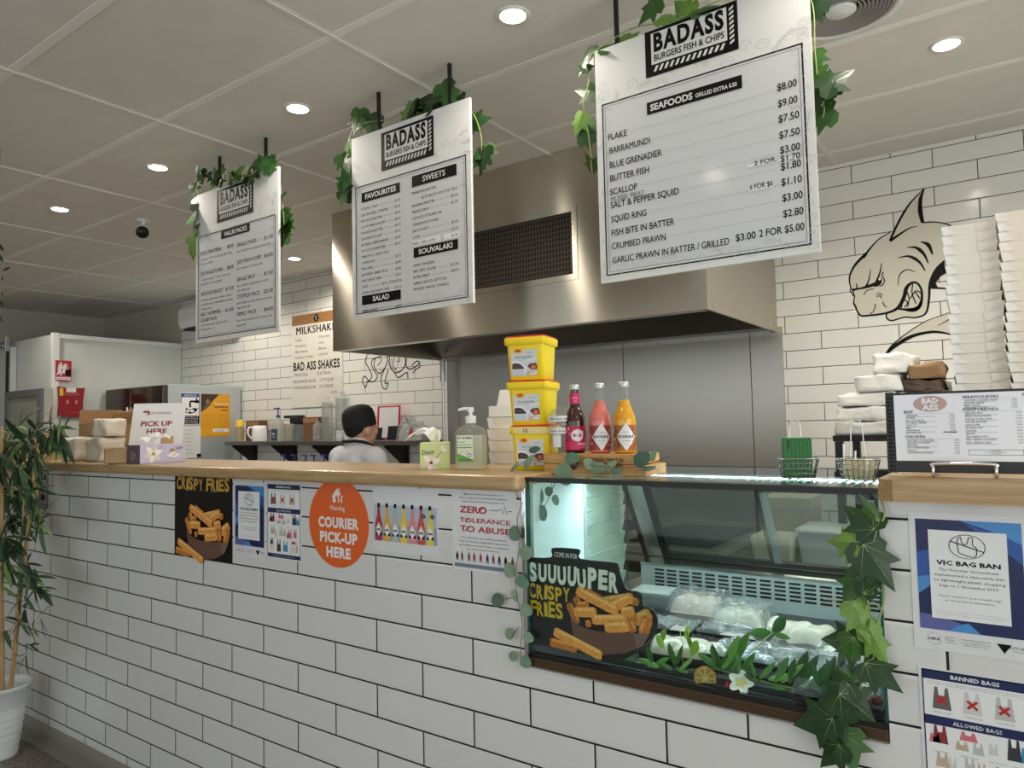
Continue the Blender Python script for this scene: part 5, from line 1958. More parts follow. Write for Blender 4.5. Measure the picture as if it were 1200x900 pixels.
# leafy garland lying along the front of the deck
rng = random.Random(21)
YG = .032
st, lf = MB(), MB()
GP = [(712, 786), (740, 790), (775, 795), (800, 790), (830, 785), (860, 792), (890, 800), (915, 806), (945, 812), (975, 815), (1005, 812)]
st.tube(crom([at(x, y, Y=YG) + Vector((0, 0, .004)) for x, y in GP], 5), .002, mat('garland_stem', (96, 118, 60), .5), 5)
M_GL = [mat('garland_leaf_a', (84, 136, 58), .4), mat('garland_leaf_b', (116, 164, 78), .4), mat('garland_leaf_c', (58, 102, 48), .4), mat('garland_leaf_lime', (150, 190, 70), .4)]


def gl(bx, by, tx, ty, w=.125, c=None, dy=0.0):
    b, tp = at(bx, by, Y=YG + rng.uniform(-.015, .015) + dy), at(tx, ty, Y=YG + rng.uniform(-.03, .0) + dy)
    b.z, tp.z = max(b.z, DK + .006), max(tp.z, DK + .006)
    lance_leaf(lf, leaf_m(b, tp, (rng.uniform(-.5, .5), -1, rng.uniform(.2, .9))), M_GL[rng.randrange(3)] if c is None else M_GL[c], w * rng.uniform(.85, 1.15), curl=.12, fold=.35)


for q in ((985, 800, 968, 772), (990, 806, 1012, 782), (960, 804, 950, 776), (970, 800, 975, 768), (948, 800, 935, 782), (741, 785, 719, 762), (742, 786, 735, 764), (744, 785, 746, 765), (741, 788, 727, 790, .2), (745, 788, 752, 799), (748, 786, 770, 783), (764, 785, 758, 758), (768, 785, 783, 770), (766, 787, 776, 799), (770, 784, 786, 790), (790, 786, 782, 756), (792, 785, 797, 757), (794, 788, 790, 800), (796, 786, 812, 770), (792, 790, 806, 800),
          (838, 785, 830, 758), (842, 784, 818, 766), (846, 784, 862, 745), (842, 788, 850, 768), (846, 786, 832, 755), (850, 786, 874, 742), (856, 786, 868, 770), (866, 790, 862, 764), (872, 790, 886, 800), (868, 788, 882, 765), (885, 795, 876, 772), (890, 795, 908, 775), (893, 795, 886, 812), (900, 796, 924, 790), (908, 800, 922, 770), (915, 800, 938, 777),
          (925, 802, 931, 773), (932, 800, 944, 766), (938, 802, 956, 768), (945, 806, 970, 788), (950, 808, 976, 772), (955, 808, 985, 800), (962, 810, 990, 815), (968, 806, 984, 780), (940, 812, 925, 822), (955, 815, 945, 828), (975, 812, 998, 790), (985, 812, 1010, 800), (930, 810, 905, 818), (920, 812, 900, 806)):
    gl(*q, **({'c': 2} if q[0] > 922 and len(q) == 4 else {}))
for q in ((772, 752, 778, 737, .25), (777, 760, 770, 744, .22), (803, 748, 805, 732, .26), (808, 760, 801, 740, .25), (810, 768, 816, 752, .26)):
    gl(*q, c=3)
gl(905, 742, 880, 742, .24, 0, .08)
gl(905, 740, 918, 722, .34, 2, .08)
gl(906, 742, 926, 748, .17, 0, .08)
st.tube([at(868, 775, Y=YG), at(890, 755, Y=YG + .05), at(906, 741, Y=YG + .08)], .0012, M_IVYSTEM, 5)
st.tube([at(800, 785, Y=YG), at(800, 755, Y=YG), at(796, 735, Y=YG)], .001, M_IVYSTEM, 5)
t = thing('leafy_garland', 'green leafy artificial garland lying along the front of the fridge deck', 'artificial garland', at(850, 800, Y=YG))
st.build('stem', t)
lf.build('leaves', t)
# dried orange slice
p = at(826.5, 795, Y=.024)
Mo = Matrix.Translation(p) @ (CPOS - p).to_track_quat('Z', 'Y').to_matrix().to_4x4()
t = thing('orange_slice', 'dried orange slice leaning in the garland at the front of the fridge', 'dried orange slice', p)
m = MB()
m.lathe([(.0, -.003), (.0255, -.003), (.027, 0), (.0255, .003), (.0232, .0034)], mat('orange_peel', (176, 106, 40), .6), n=28, M=Mo, cap0=False, cap1=False)
m.build('peel', t)
m = MB()
for k in range(8):
    a = [2 * PI * (k + .08) / 8, 2 * PI * (k + .92) / 8]
    P = [(.004, (a[0] + a[1]) / 2)] + [(.0215, a[0] + (a[1] - a[0]) * i / 4) for i in range(5)]
    m.poly([Mo @ Vector((r * math.cos(q), r * math.sin(q), .0036)) for r, q in P], mat('orange_flesh', (150, 120, 40), .5))
m.lathe([(.0232, .0033), (.0, .0033)], mat('orange_pith', (206, 170, 96), .6), n=24, M=Mo, cap0=False, cap1=False)
m.build('segments', t)


def flower(label, px, py, dy, r, petalc, ctr, seed, extra=None):
    rng = random.Random(seed)
    p = at(px, py, Y=dy)
    Mf = Matrix.Translation(p) @ (CPOS - p + Vector((.1, 0, .6))).to_track_quat('Z', 'Y').to_matrix().to_4x4()
    t = thing('flower', label, 'artificial flower', p)
    m = MB()
    for k in range(5):
        a = 2 * PI * k / 5 + rng.uniform(-.1, .1)
        b = Mf @ Vector((.1 * r * math.cos(a), .1 * r * math.sin(a), 0))
        e = Mf @ Vector((r * math.cos(a), r * math.sin(a), r * .25))
        round_leaf(m, leaf_m(b, e, Mf.to_3x3() @ Vector((0, 0, 1))), petalc, .40, .3)
    m.build('petals', t)
    m = MB()
    for k in range(5):
        a = 2 * PI * k / 5
        b = Mf @ Vector((0, 0, r * .04))
        e = Mf @ Vector((r * .5 * math.cos(a), r * .5 * math.sin(a), r * .17))
        round_leaf(m, leaf_m(b, e, Mf.to_3x3() @ Vector((0, 0, 1))), ctr, .3, .2)
    m.build('centre', t)


M_PETAL = mat('petal_white', (240, 238, 230), .5)
flower('white artificial flower with a red bud in the garland, right of the orange slice', 868, 800, .022, .028, M_PETAL, mat('petal_cream', (226, 206, 130), .5), 1)
flower('white frangipani with a yellow heart half under the ivy at the right of the fridge', 976, 828, .022, .028, M_PETAL, mat('petal_yellow', (240, 200, 40), .5), 2)
p = at(1027, 822, Y=.026)
m = MB()
m.lathe([(.0, -.013), (.009, -.010), (.013, 0), (.009, .010), (.002, .013)], mat('berry_red', (110, 34, 26), .5, bump=.3, bump_scale=200), c=p, n=16, cap0=False)
m.tube([p + Vector((0, 0, .012)), p + Vector((-.012, 0, .03)), p + Vector((-.03, 0, .036))], .001, M_TWIG, 5)
tag(m.build('berry'), 'dark red artificial berry in the bottom right corner of the fridge', 'artificial berry')
p = at(853, 804, Y=.02)
m = MB()
m.lathe([(.0, -.010), (.006, -.008), (.007, .004), (.0, .012)], M_RED, c=p, n=12, cap0=False, cap1=False)
tag(m.build('flower_bud'), 'small red artificial bud beside the white flower in the garland', 'artificial bud')

# SUUUUUPER CRISPY FRIES cut-out stuck on the fridge glass
fgl = front(.0065)


def pxs(P, ox, oy, s):
    return [fgl.px(ox + x / s, oy + y / s) for x, y in P]


out = [(652, 160), (735, 160), (737, 135), (750, 126), (825, 130), (838, 140), (840, 165), (955, 178), (972, 190), (980, 225), (996, 262), (1012, 276), (1040, 280), (1056, 295), (1058, 330), (1085, 338), (1105, 360), (1112, 395), (1100, 430), (1075, 460), (1045, 490), (1000, 515), (935, 530), (860, 520), (652, 488)]
m = MB()
M_SIGNBK = mat('sign_black', (34, 33, 34), .35)
uv = pxs([(p.x, p.y) for p in crom([Vector((x, y, 0)) for x, y in out], 3)] , 400, 600, 3)
m.sheet(fgl, uv, -.0050, -.0010, M_SIGNBK)
dS = -.0006
m.flat(fgl, pxs([(652, 462), (760, 478), (850, 500), (935, 530), (860, 520), (652, 488)], 400, 600, 3), dS + .0002, mat('sign_floor_grey', (84, 82, 86), .4))
m.text(fgl, 'COME IN FOR', *fgl.px(400 + 749 / 3, 600 + 157 / 3), .0125, dS, mat('sign_cream', (248, 244, 234), .4), w=fgl.px(400 + 829 / 3, 650)[0] - fgl.px(400 + 749 / 3, 650)[0], bold=.03)
u0, v0 = fgl.px(400 + 658 / 3, 600 + 232 / 3)
u1 = fgl.px(400 + 972 / 3, 650)[0]
M_SC = mat('sign_cream', (248, 244, 234), .4)
rng = random.Random(9)
brush_text(m, fgl, 'SUUUUUPER', u0, v0 - .004, u1 - u0, .044, dS, M_SC, rng, .055)
u0, v0 = fgl.px(400 + 660 / 3, 600 + 294 / 3)
u1 = fgl.px(400 + 800 / 3, 650)[0]
brush_text(m, fgl, 'CRISPY', u0, v0 - .003, u1 - u0, .036, dS, M_YELLOW, rng, .03)
u0, v0 = fgl.px(400 + 660 / 3, 600 + 352 / 3)
u1 = fgl.px(400 + 776 / 3, 650)[0]
brush_text(m, fgl, 'FRIES', u0, v0 - .003, u1 - u0, .036, dS, M_YELLOW, rng, .03)
fries_art(m, PM(fgl, lambda x, y: (400 + x / 3, 600 + y / 3)), (fgl.px(400 + 1090 / 3, 700)[0] - fgl.px(400 + 735 / 3, 700)[0]) / 355, dS - .0001, rng)
tag(m.build('fries_sign'), 'black cut-out SUUUUUPER CRISPY FRIES sign on the left of the fridge glass', 'sign')

# ------------------------------------------------------------------ ivy hanging over the right end of the fridge
rng = random.Random(31)
st, lf = MB(), MB()
YI = -.03
for path, r in (([(1038, 568), (1037, 600), (1026, 625), (1022, 650), (1036, 690), (1032, 720), (1022, 745), (1014, 780), (1006, 812), (990, 838), (984, 862), (990, 890)], .0022), ([(1036, 690), (1020, 698), (1000, 704), (965, 702)], .0015), ([(1034, 715), (1022, 706), (1012, 720), (1014, 745)], .0018), ([(1014, 780), (1024, 770), (1018, 755)], .0014), ([(995, 835), (985, 846), (988, 858), (978, 878)], .0020)):
    P = [at(x, y, Y=YI) for x, y in path]
    if path[0][1] == 568:
        P[0] = Vector((1.655, .03, .371 + K))
    st.tube(crom(P, 5), r, M_IVYSTEM, 6)
for bx, by, tx, ty, c, w, nr in ((1026, 622, 986, 590, 0, .95, (.1, -1, .3)), (1030, 612, 1008, 578, 1, .5, (.3, -1, .2)), (1004, 636, 966, 633, 2, .95, (-.2, -1, .4)), (1002, 640, 990, 664, 2, .7, (0, -1, .2)), (1010, 636, 1051, 694, 0, .8, (.4, -1, .1)), (1006, 662, 1014, 690, 0, .7, (.5, -1, 0)), (1008, 676, 985, 706, 1, 1.1, (-.1, -1, .4)), (1000, 706, 1022, 756, 2, .75, (.5, -1, .2)), (1018, 734, 1046, 790, 2, .55, (.5, -1, .3)),
                                 (1006, 752, 962, 748, 0, 1.15, (0, -1, .5)), (1000, 745, 998, 788, 1, .8, (.3, -1, .2)), (1012, 776, 1058, 812, 0, .85, (.2, -1, .3)), (982, 812, 1027, 848, 0, 1.25, (.1, -1, .25)), (996, 800, 958, 830, 0, .85, (-.3, -1, .3)), (972, 828, 992, 872, 0, 1.0, (0, -1, .2)), (978, 842, 926, 850, 0, 1.0, (-.1, -1, .3)), (985, 858, 1003, 908, 1, 1.15, (.1, -1, .3)), (985, 872, 958, 900, 0, .9, (-.4, -1, .1)), (1004, 800, 982, 782, 1, .7, (-.2, -1, .5)), (1012, 698, 1030, 660, 0, .6, (.3, -1, .3))):
    b, e = at(bx, by, Y=YI + rng.uniform(-.02, .008)), at(tx, ty, Y=YI - rng.uniform(.0, .03))
    ivy_leaf(lf, leaf_m(b, e, nr), M_IVY[c], fold=.26, curl=.18, vein=True, wid=w)
t = thing('ivy_garland', 'large leaved ivy garland hanging over the right end of the display fridge', 'artificial ivy', (1.655, YI, .371 + K))
st.build('stem', t)
lf.build('leaves', t)

# eucalyptus sprigs: along the fridge top and down its left edge
rng = random.Random(41)


def euc(label, stems, leaves, anchor):
    st, lf = MB(), MB()
    for path in stems:
        st.tube(crom([at(x, y, Y=dy) for x, y, dy in path], 5), .0011, M_TWIG, 5)
    for x, y, dm, ang, asp, dy in leaves:
        c = at(x, y, Y=dy)
        s = (c - CPOS).dot(CF) / FPX * dm
        d_ = Vector((math.cos(ang), 0, math.sin(ang)))
        nr = Vector((rng.uniform(-.3, .6), -1, rng.uniform(0, .5)))
        round_leaf(lf, leaf_m(c - d_ * s / 2, c + d_ * s / 2, nr), M_EUC[rng.randrange(3)], .48 * asp, .10, 16)
    t = thing('eucalyptus_sprig', label, 'artificial eucalyptus', anchor)
    st.build('stem', t)
    lf.build('leaves', t)


euc('round leaved eucalyptus sprig trailing down the left edge of the display fridge',
    [[(612, 590, -.02), (606, 610, -.02), (609, 640, -.02), (604, 670, -.02), (606, 700, -.02), (612, 730, -.02), (610, 760, -.02), (612, 775, -.02)], [(606, 700, -.02), (592, 702, -.02)], [(608, 735, -.02), (600, 745, -.02)], [(604, 560, .02), (604, 575, -.02), (612, 590, -.02)]],
    [(603, 625, 18, 1.8, 1, -.02), (616, 648, 19, .5, .9, -.025), (597, 668, 18, 2.2, 1, -.02), (612, 682, 18, -.4, .85, -.025), (583, 703, 17, 2.4, 1, -.02), (603, 698, 15, -1.2, .55, -.02), (616, 715, 17, -.3, 1, -.02), (597, 743, 16, -1.9, .8, -.02), (619, 747, 14, -.5, .9, -.02), (601, 769, 14, 3.0, .85, -.02), (616, 776, 15, -.8, 1, -.02)], at(612, 590, Y=-.02))
euc('eucalyptus sprig lying along the wooden block on the fridge top',
    [[(600, 549, .10), (612, 543, .11), (622, 538, .11), (640, 542, .11), (670, 545, .12), (700, 546, .12), (730, 548, .12), (757, 545, .12), (785, 534, .12)], [(622, 538, .11), (628, 530, .11)]],
    [(619, 541, 20, .9, .65, .10), (626, 527, 16, .2, .5, .10), (602, 548, 18, .9, .3, .10), (670, 537, 20, .1, .75, .12), (661, 556, 27, -1.4, 1.0, .02), (699, 548, 26, .05, .55, .12), (722, 552, 16, .1, .5, .12), (716, 545, 16, .6, .6, .12), (752, 538, 23, .5, .9, .12), (765, 534, 14, 1.2, .6, .12), (760, 549, 18, .2, .35, .12), (690, 543, 16, 2.4, .8, .12)], at(690, 550, Y=.12))
euc('dark eucalyptus sprig added inside the display fridge, top left, as a reflection in its glass',  # leaves added behind the front glass to imitate the outer sprig's reflection
    [[(650, 566, .05), (640, 590, .05), (628, 606, .05), (616, 630, .05)], [(646, 566, .05), (648, 578, .05)]],
    [(628, 580, 26, 1.7, .75, .05), (643, 576, 12, -1.5, .8, .05), (651, 586, 13, -1.3, .7, .05), (635, 601, 20, -1.4, .7, .05), (622, 619, 22, -1.3, .5, .05)], at(646, 566, Y=.05))

# ------------------------------------------------------------------ wooden block with bottles on the fridge top
ZG = .3668 + K
YBk = .14
a, b = at(637, 551, Y=YBk), at(757, 550, Y=YBk)
bx0, bx1 = a.x, b.x
zt = .4245 + K
t = thing('bottle_block', 'pale timber display block with burnt lettering on the fridge top', 'wooden block', ((bx0 + bx1) / 2, .2, ZG))
m = MB()
M_PINE = wood_mat('pine_block', (214, 168, 108), (186, 136, 78), scale=(2, 20, 20), rough=.55)
m.box((bx0, YBk, ZG), (bx1, .275, ZG + .029), M_PINE, .002)
m.box((bx0 - .002, YBk + .003, ZG + .030), (bx1 - .02, .275, zt), M_PINE, .002)
m.build('timber_slats', t)
m = MB()
fbk = front(YBk)
M_BURN = mat('burnt_brand', (48, 30, 22), .7)
q = fbk.px(671, 543)
m.ellipse(fbk, q[0], q[1], .019, .019, .0008, M_BURN, 24)
m.text(fbk, 'RIVIERA', q[0], q[1] - .004, .008, .0014, M_PINE, w=.028, align='C')
for x0, x1, y, tx in ((684, 731, 540.5, 'THE RIVIERA MADE IN'), (692, 731, 546.5, 'SMALL BATCH SODA')):
    m.tpx(fbk, tx, x0, y, x1, .010, .0040, M_BURN, bold=.03)
m.build('burnt_lettering', t)


class Cyl:
    """wraps (u, v) round an upright cylinder: u is arc length from the facing direction"""
    def __init__(s, c, r, face):
        s.c, s.r, s.a = Vector(c), r, face

    def p(s, u, v, d=0.0):
        a = s.a + u / s.r
        return s.c + Vector(((s.r + d) * math.cos(a), (s.r + d) * math.sin(a), v))


def patch(mb, cy, u0, v0, u1, v1, d, m, n=10):
    vs = [cy.p(u0 + (u1 - u0) * k / n, v, d) for v in (v0, v1) for k in range(n + 1)]
    mb.add(vs, [(k, k + 1, n + 2 + k, n + 1 + k) for k in range(n)], m, True)


def facing(p):
    d = CPOS - Vector(p)
    return math.atan2(d.y, d.x)


M_CAPW = mat('cap_silver', (206, 206, 204), .35, .6)
BOT = [(675, 'brown glass bottle with a magenta berry label, left of the three on the timber block', (58, 24, 12), (180, 24, 70), 0), (704, 'pink soft drink bottle, middle of the three on the timber block', (222, 120, 108), (150, 60, 44), 1), (733, 'golden yellow soft drink bottle, right of the three on the timber block', (226, 160, 28), (168, 100, 40), 2)]
for px, lab, liq, lc, kind in BOT:
    p = at(px, 531, Y=.205)
    p.z = zt + .0005
    t = thing('drink_bottle', lab, 'bottle', p, 0, None)
    ML = mat('drink_%d' % kind, liq, .06, coat=.6, noise_amt=.0)
    fill = .135 if kind else .19
    R0 = .0315
    prof = [(.0, .001), (.026, .0), (R0, .005), (R0, .092), (.029, .108), (.022, .124), (.0155, .140), (.0135, .160), (.012, .186)]
    m = MB()
    pf = [q for q in prof if q[1] <= fill]
    if kind:
        pf += [(.0150, .146), (.0141, .152), (.0, .152)]
    m.lathe(pf, ML, n=26, cap0=False, cap1=False)
    m.build('drink' if kind else 'glass_body', t, local=True)
    m = MB()
    if kind:
        m.lathe([(.0153, .1505), (.0137, .160), (.0122, .189)], M_PET, n=22, cap0=False, cap1=False)
        m.build('glass_neck', t, local=True)
    m = MB()
    m.lathe([(.0145, .188), (.0150, .190), (.0150, .197), (.0135, .2025), (.0, .203)], M_CAPW, n=24, cap0=True, cap1=False)
    m.build('cap', t, local=True)
    m = MB()
    fa = facing(p) + .10
    cy = Cyl((0, 0, 0), R0, fa)
    MLB = mat('label_ground_%d' % kind, lc, .4, noise_amt=.35, noise_scale=90)
    patch(m, cy, -.062, .010, .062, .080, .0005, MLB, 20)
    for k in range(40 if kind else 14):
        r9 = random.Random(k + kind * 50)
        u, v = r9.uniform(-.05, .05), r9.uniform(.014, .070)
        c = [[(40, 60, 150), (226, 90, 120), (240, 200, 210)], [(120, 60, 50), (236, 150, 90), (200, 60, 50)], [(190, 60, 40), (240, 200, 90), (90, 60, 30)]][kind][k % 3]
        patch(m, cy, u, v, u + r9.uniform(.004, .010), v + r9.uniform(.004, .010), .0008 + .0001 * (k % 3), mat('label_fleck_%d_%d' % (kind, k % 3), c, .4), 2)
    if kind == 0:
        patch(m, cy, -.062, .010, .062, .034, .0011, mat('label_magenta', (206, 26, 96), .4), 20)
        m.text(cy, 'CRANBERRY', .002, .024, .0065, .0018, M_PAPER, w=.028, bold=.02)
        m.text(cy, 'SODA', .012, .015, .0055, .0018, M_PAPER, w=.018)
        for k in range(12):
            a = 2 * PI * k / 12
            a2 = 2 * PI * (k + .5) / 12
            rr_ = .019
            m.poly([cy.p(.002, .052, .0014)] + [cy.p(.002 + rr_ * math.cos(q) * f, .052 + rr_ * math.sin(q) * f, .0014) for q, f in ((a, 1), (a2, .86), (a + 2 * PI / 12, 1))], M_PAPER)
        m.text(cy, 'Nectar', .002, .050, .0055, .0019, mat('label_magenta', (206, 26, 96), .4), w=.024, align='C')
        m.build('label', t, local=True)
        m = MB()
        c2 = Cyl((0, 0, 0), .0148, fa)
        patch(m, c2, -.030, .145, .030, .176, .0006, mat('label_magenta', (206, 26, 96), .4), 16)
        m.text(c2, 'NECTAR', 0, .160, .005, .0012, M_PAPER, w=.017, align='C')
        m.text(c2, 'SODA', 0, .151, .004, .0012, M_PAPER, w=.011, align='C')
    else:
        N = 12
        top = [(-.027 + .054 * q / N, .0465 + .0395 * (1 - abs(q / N * 2 - 1))) for q in range(N + 1)]
        bot = [(u, .093 - v) for u, v in top]
        m.add([cy.p(u, v, .0016) for u, v in top] + [cy.p(u, v, .0016) for u, v in bot], [(q, N + 1 + q, N + 2 + q, q + 1) for q in range(N)], M_PAPER)
        m.text(cy, 'RIVIERA', 0, .044, .0075, .0022, M_INK, w=.044, align='C', bold=.02, track=1.1)
        m.text(cy, 'ITALIAN', 0, .058, .004, .0020, M_RED, w=.016, align='C')
        m.text(cy, 'SOFT DRINK', 0, .034, .0035, .0020, M_GREYINK, w=.020, align='C')
        m.text(cy, '330 mL', 0, .026, .0032, .0020, M_GREYINK, w=.012, align='C')
    m.build('label' if kind else 'neck_label', t, local=True)

# clear cup with a domed lid and two written strips
p = at(659, 547, Y=.20)
p.z = zt + .0005
t = thing('clear_cup', 'empty clear plastic cup with a domed lid and handwritten price strips', 'cup', p)
m = MB()
m.lathe([(.0, .001), (.027, .0), (.029, .004), (.0365, .082)], M_PET, n=30, cap0=False, cap1=False)
m.build('cup_body', t, local=True)
m = MB()
m.lathe([(.0405, .080), (.0415, .084), (.040, .092), (.038, .096), (.037, .112), (.030, .128), (.018, .136), (.0, .138)], M_PET, n=30, cap0=False, cap1=False)
m.build('dome_lid', t, local=True)
m = MB()
fa = facing(p)
for z, r, tx in ((.098, .0384, 'Milk Shake $5.50'), (.062, .0350, 'Thick Shake $7')):
    cy = Cyl((0, 0, 0), r, fa)
    patch(m, cy, -.052, z - .004, .040, z + .013, .0012, M_PAPER, 16)
    m.text(cy, tx, -.004, z + .001, .0062, .0020, M_INK, w=.066, align='C', slant=.15)
cy = Cyl((0, 0, 0), .0325, fa - .5)
patch(m, cy, -.012, .018, .014, .056, .001, M_PAPER, 6)
m.build('price_strip', t, local=True)

# ------------------------------------------------------------------ stack of three yellow gravy tubs on the countertop
M_TUBY = mat('tub_yellow', (244, 214, 24), .35)
M_TUBR = mat('tub_lid_red', (206, 36, 24), .35)
M_TUBD = mat('tub_yellow_deep', (226, 186, 20), .4)


def rsq(w, d, r, n=4):
    P = []
    for cx, cy_, a0 in ((w - r, d - r, 0), (-(w - r), d - r, PI / 2), (-(w - r), -(d - r), PI), (w - r, -(d - r), 1.5 * PI)):
        for k in range(n + 1):
            a = a0 + PI / 2 * k / n
            P.append((cx + r * math.cos(a), cy_ + r * math.sin(a)))
    return P


def loft(mb, secs, m, M=None, smooth=True, caps=(True, True)):
    vs, fs = [], []
    n = None
    for w, d, r, z in secs:
        P = rsq(w, d, r)
        n = len(P)
        for x, y in P:
            v = Vector((x, y, z))
            vs.append(M @ v if M else v)
    for i in range(len(secs) - 1):
        for k in range(n):
            k2 = (k + 1) % n
            fs.append((i * n + k, i * n + k2, (i + 1) * n + k2, (i + 1) * n + k))
    mb.add(vs, fs, m, smooth)
    if caps[0]:
        mb.add(vs[:n][::-1], [tuple(range(n))], m)
    if caps[1]:
        mb.add(vs[-n:], [tuple(range(n))], m)


TUBX, TUBY_, TH = .672, .225, .1375
for k in range(3):
    lab = ['bottom yellow gravy tub of the stack of three, with a taped number 10', 'middle yellow gravy tub of the stack of three on the countertop', 'top yellow gravy tub of the stack of three, red lidded'][k]
    dx = [.006, 0, -.004][k]
    t = thing('gravy_tub', lab, 'tub', (TUBX + dx, TUBY_, ZT + .0005 + k * TH), math.radians(15 + [4, 0, -1][k]), 'yellow gravy tubs on the countertop' if 0 else None)
    m = MB()
    loft(m, [(.053, .053, .010, 0), (.055, .055, .010, .003), (.0615, .0615, .012, .112)], M_TUBY)
    m.build('tub_body', t, local=True)
    m = MB()
    loft(m, [(.0655, .0655, .013, .108), (.0685, .0685, .014, .110), (.0690, .0690, .014, .130), (.066, .066, .013, .1315)], M_TUBY)
    m.build('tub_rim', t, local=True)
    m = MB()
    loft(m, [(.0655, .0655, .013, .1318), (.0655, .0655, .013, .1355), (.060, .060, .012, .1370)], M_TUBR)
    m.build('lid', t, local=True)
    # label on the front wall (which leans out a little)
    sl = math.atan2(.0065, .109)
    fr = Fr((0, -.0552, .003), (1, 0, 0), (0, -math.sin(sl), math.cos(sl)))
    m = MB()
    g0, g1, h0, h1 = -.046, .038, .010, .090
    lv = lambda a, b: (g0 + a * (g1 - g0), h0 + b * (h1 - h0))
    m.rect(fr, g0, h0, g1, h1, .0008, mat('gravy_label', (206, 212, 216), .35))
    m.flat(fr, [lv(0, .55), lv(0, .32), lv(.3, .5), lv(1, .6), lv(1, .7), lv(.5, .62)], .0011, mat('gravy_label_soft', (222, 226, 226), .35))
    m.flat(fr, [lv(0, .02), lv(0, .5), lv(.12, .56), lv(.35, .52), lv(.52, .36), lv(.6, .36), lv(.62, .3), lv(.54, .26), lv(.50, .08), lv(.4, .02)], .0012, mat('gravy_boat', (238, 240, 242), .3))
    m.flat(fr, [lv(.03, .26), lv(.03, .47), lv(.14, .51), lv(.34, .47), lv(.5, .3), lv(.48, .26)], .0016, mat('gravy_brown', (72, 40, 28), .3))
    m.flat(fr, [lv(.0, .02), lv(.02, .23), lv(.5, .23), lv(.46, .06), lv(.38, .02)], .0018, mat('gravy_boat_shade', (196, 204, 212), .3))
    m.flat(fr, [lv(.62, .36), lv(.72, .46), lv(.95, .48), lv(1, .4), lv(1, .24), lv(.8, .2)], .0012, mat('carrot_dark', (90, 50, 40), .4))
    m.flat(fr, [lv(.76, .34), lv(.85, .42), lv(.96, .34), lv(.9, .24), lv(.8, .22)], .0015, mat('carrot_orange', (226, 110, 50), .4))
    m.flat(fr, [lv(.6, .02), lv(.58, .14), lv(.72, .16), lv(1, .1), lv(1, .02)], .0013, mat('label_peach', (226, 170, 130), .4))
    m.rect(fr, *lv(.72, .04), *lv(.98, .11), .0017, M_PAPER)
    m.rect(fr, *lv(.09, .88), *lv(.46, 1.06), .0015, mat('logo_amber', (250, 196, 40), .4))
    c = lv(.275, .97)
    m.ellipse(fr, c[0], c[1], .0105, .0050, .0019, M_RED, 20)
    m.text(fr, 'MAGGI', c[0], c[1] - .0018, .0038, .0024, mat('logo_amber', (250, 196, 40), .4), w=.0150, align='C', bold=.03)
    m.text(fr, 'Gluten Free', *lv(.62, .86), .0032, .0014, M_GREYINK, w=.022)
    m.text(fr, 'Rich Gravy Mix', *lv(.20, .68), .0072, .0014, M_GREYINK, w=.052)
    m.text(fr, 'Makes 20 litres', *lv(.32, .58), .0034, .0014, M_GREYINK, w=.026)
    m.build('label', t, local=True)
    if k == 0:
        m = MB()
        f9 = Fr((0, -.0692, .110), (1, 0, 0), (0, 0, 1))
        m.rect(f9, -.050, .001, .052, .019, .0006, mat('masking_tape', (226, 206, 150), .6))
        m.text(f9, '10', -.022, .0035, .0125, .0012, M_INK)
        m.build('masking_tape', t, local=True)

# ------------------------------------------------------------------ hand sanitiser
p = Vector((.478, .150, ZT + .0005))
t = thing('sanitiser_bottle', 'clear pump bottle of hand sanitiser with a green and white label on the countertop', 'hand sanitiser', p, math.radians(22))
M_GEL = glass('gel_bottle', (247, 248, 244), gloss=1.0, rough=.04, haze=.10, hazecol=(236, 240, 226))
m = MB()
loft(m, [(.046, .030, .014, .0), (.048, .032, .016, .004), (.048, .032, .016, .105), (.046, .031, .016, .118), (.036, .026, .018, .132), (.018, .018, .0175, .141), (.014, .014, .0138, .146)], M_GEL)
m.build('bottle_body', t, local=True)
m = MB()
loft(m, [(.044, .028, .014, .003), (.0455, .0295, .0155, .006), (.0455, .0295, .0155, .108)], glass('sanitiser_gel', (246, 248, 236), gloss=.4, rough=.1, haze=.30, hazecol=(244, 246, 228)))
m.build('gel', t, local=True)
m = MB()
m.lathe([(.0165, .146), (.0170, .148), (.0170, .168), (.0155, .170)], M_WHITEP, n=22)
m.lathe([(.006, .170), (.006, .182)], M_WHITEP, n=12)
m.lathe([(.0105, .182), (.0105, .194), (.008, .197)], M_WHITEP, n=16)
m.tube([(-.002, 0, .1925), (-.022, 0, .1930), (-.038, 0, .1905), (-.042, 0, .187)], [.0052, .0050, .0042, .0036], M_WHITEP, 10)
m.build('pump', t, local=True)
m = MB()
fr = Fr((0, -.0325, 0), (1, 0, 0), (0, 0, 1))
m.rect(fr, -.036, .026, .016, .108, .0006, mat('label_clear_white', (222, 228, 206), .4))
m.text(fr, 'ID GUARD', -.033, .097, .0065, .0012, M_INK, w=.046, bold=.02)
m.text(fr, 'Instant', -.033, .085, .0055, .0012, mat('green_ink', (70, 110, 50), .5), w=.024)
m.text(fr, 'Hand Sanitiser', -.033, .076, .0058, .0012, mat('green_ink', (70, 110, 50), .5), w=.044)
M_GRN = mat('label_green', (96, 160, 50), .4)
m.rect(fr, -.036, .068, .014, .0715, .0012, M_GRN)
for k in range(2):
    m.text(fr, 'kills 99.9% of germs', -.030, .058 - k * .007, .003, .0012, M_GREYINK, w=.034)
m.flat(fr, [(-.036, .026), (.016, .026), (.016, .032), (-.036, .052)], .0012, M_GRN)
m.rect(fr, -.034, .029, .010, .033, .0016, mat('green_ink', (70, 110, 50), .5))
m.ellipse(fr, .004, .046, .0065, .0065, .0014, M_BLUE1, 18)
m.ellipse(fr, .004, .046, .004, .004, .0018, M_PAPER, 14)
m.build('label', t, local=True)


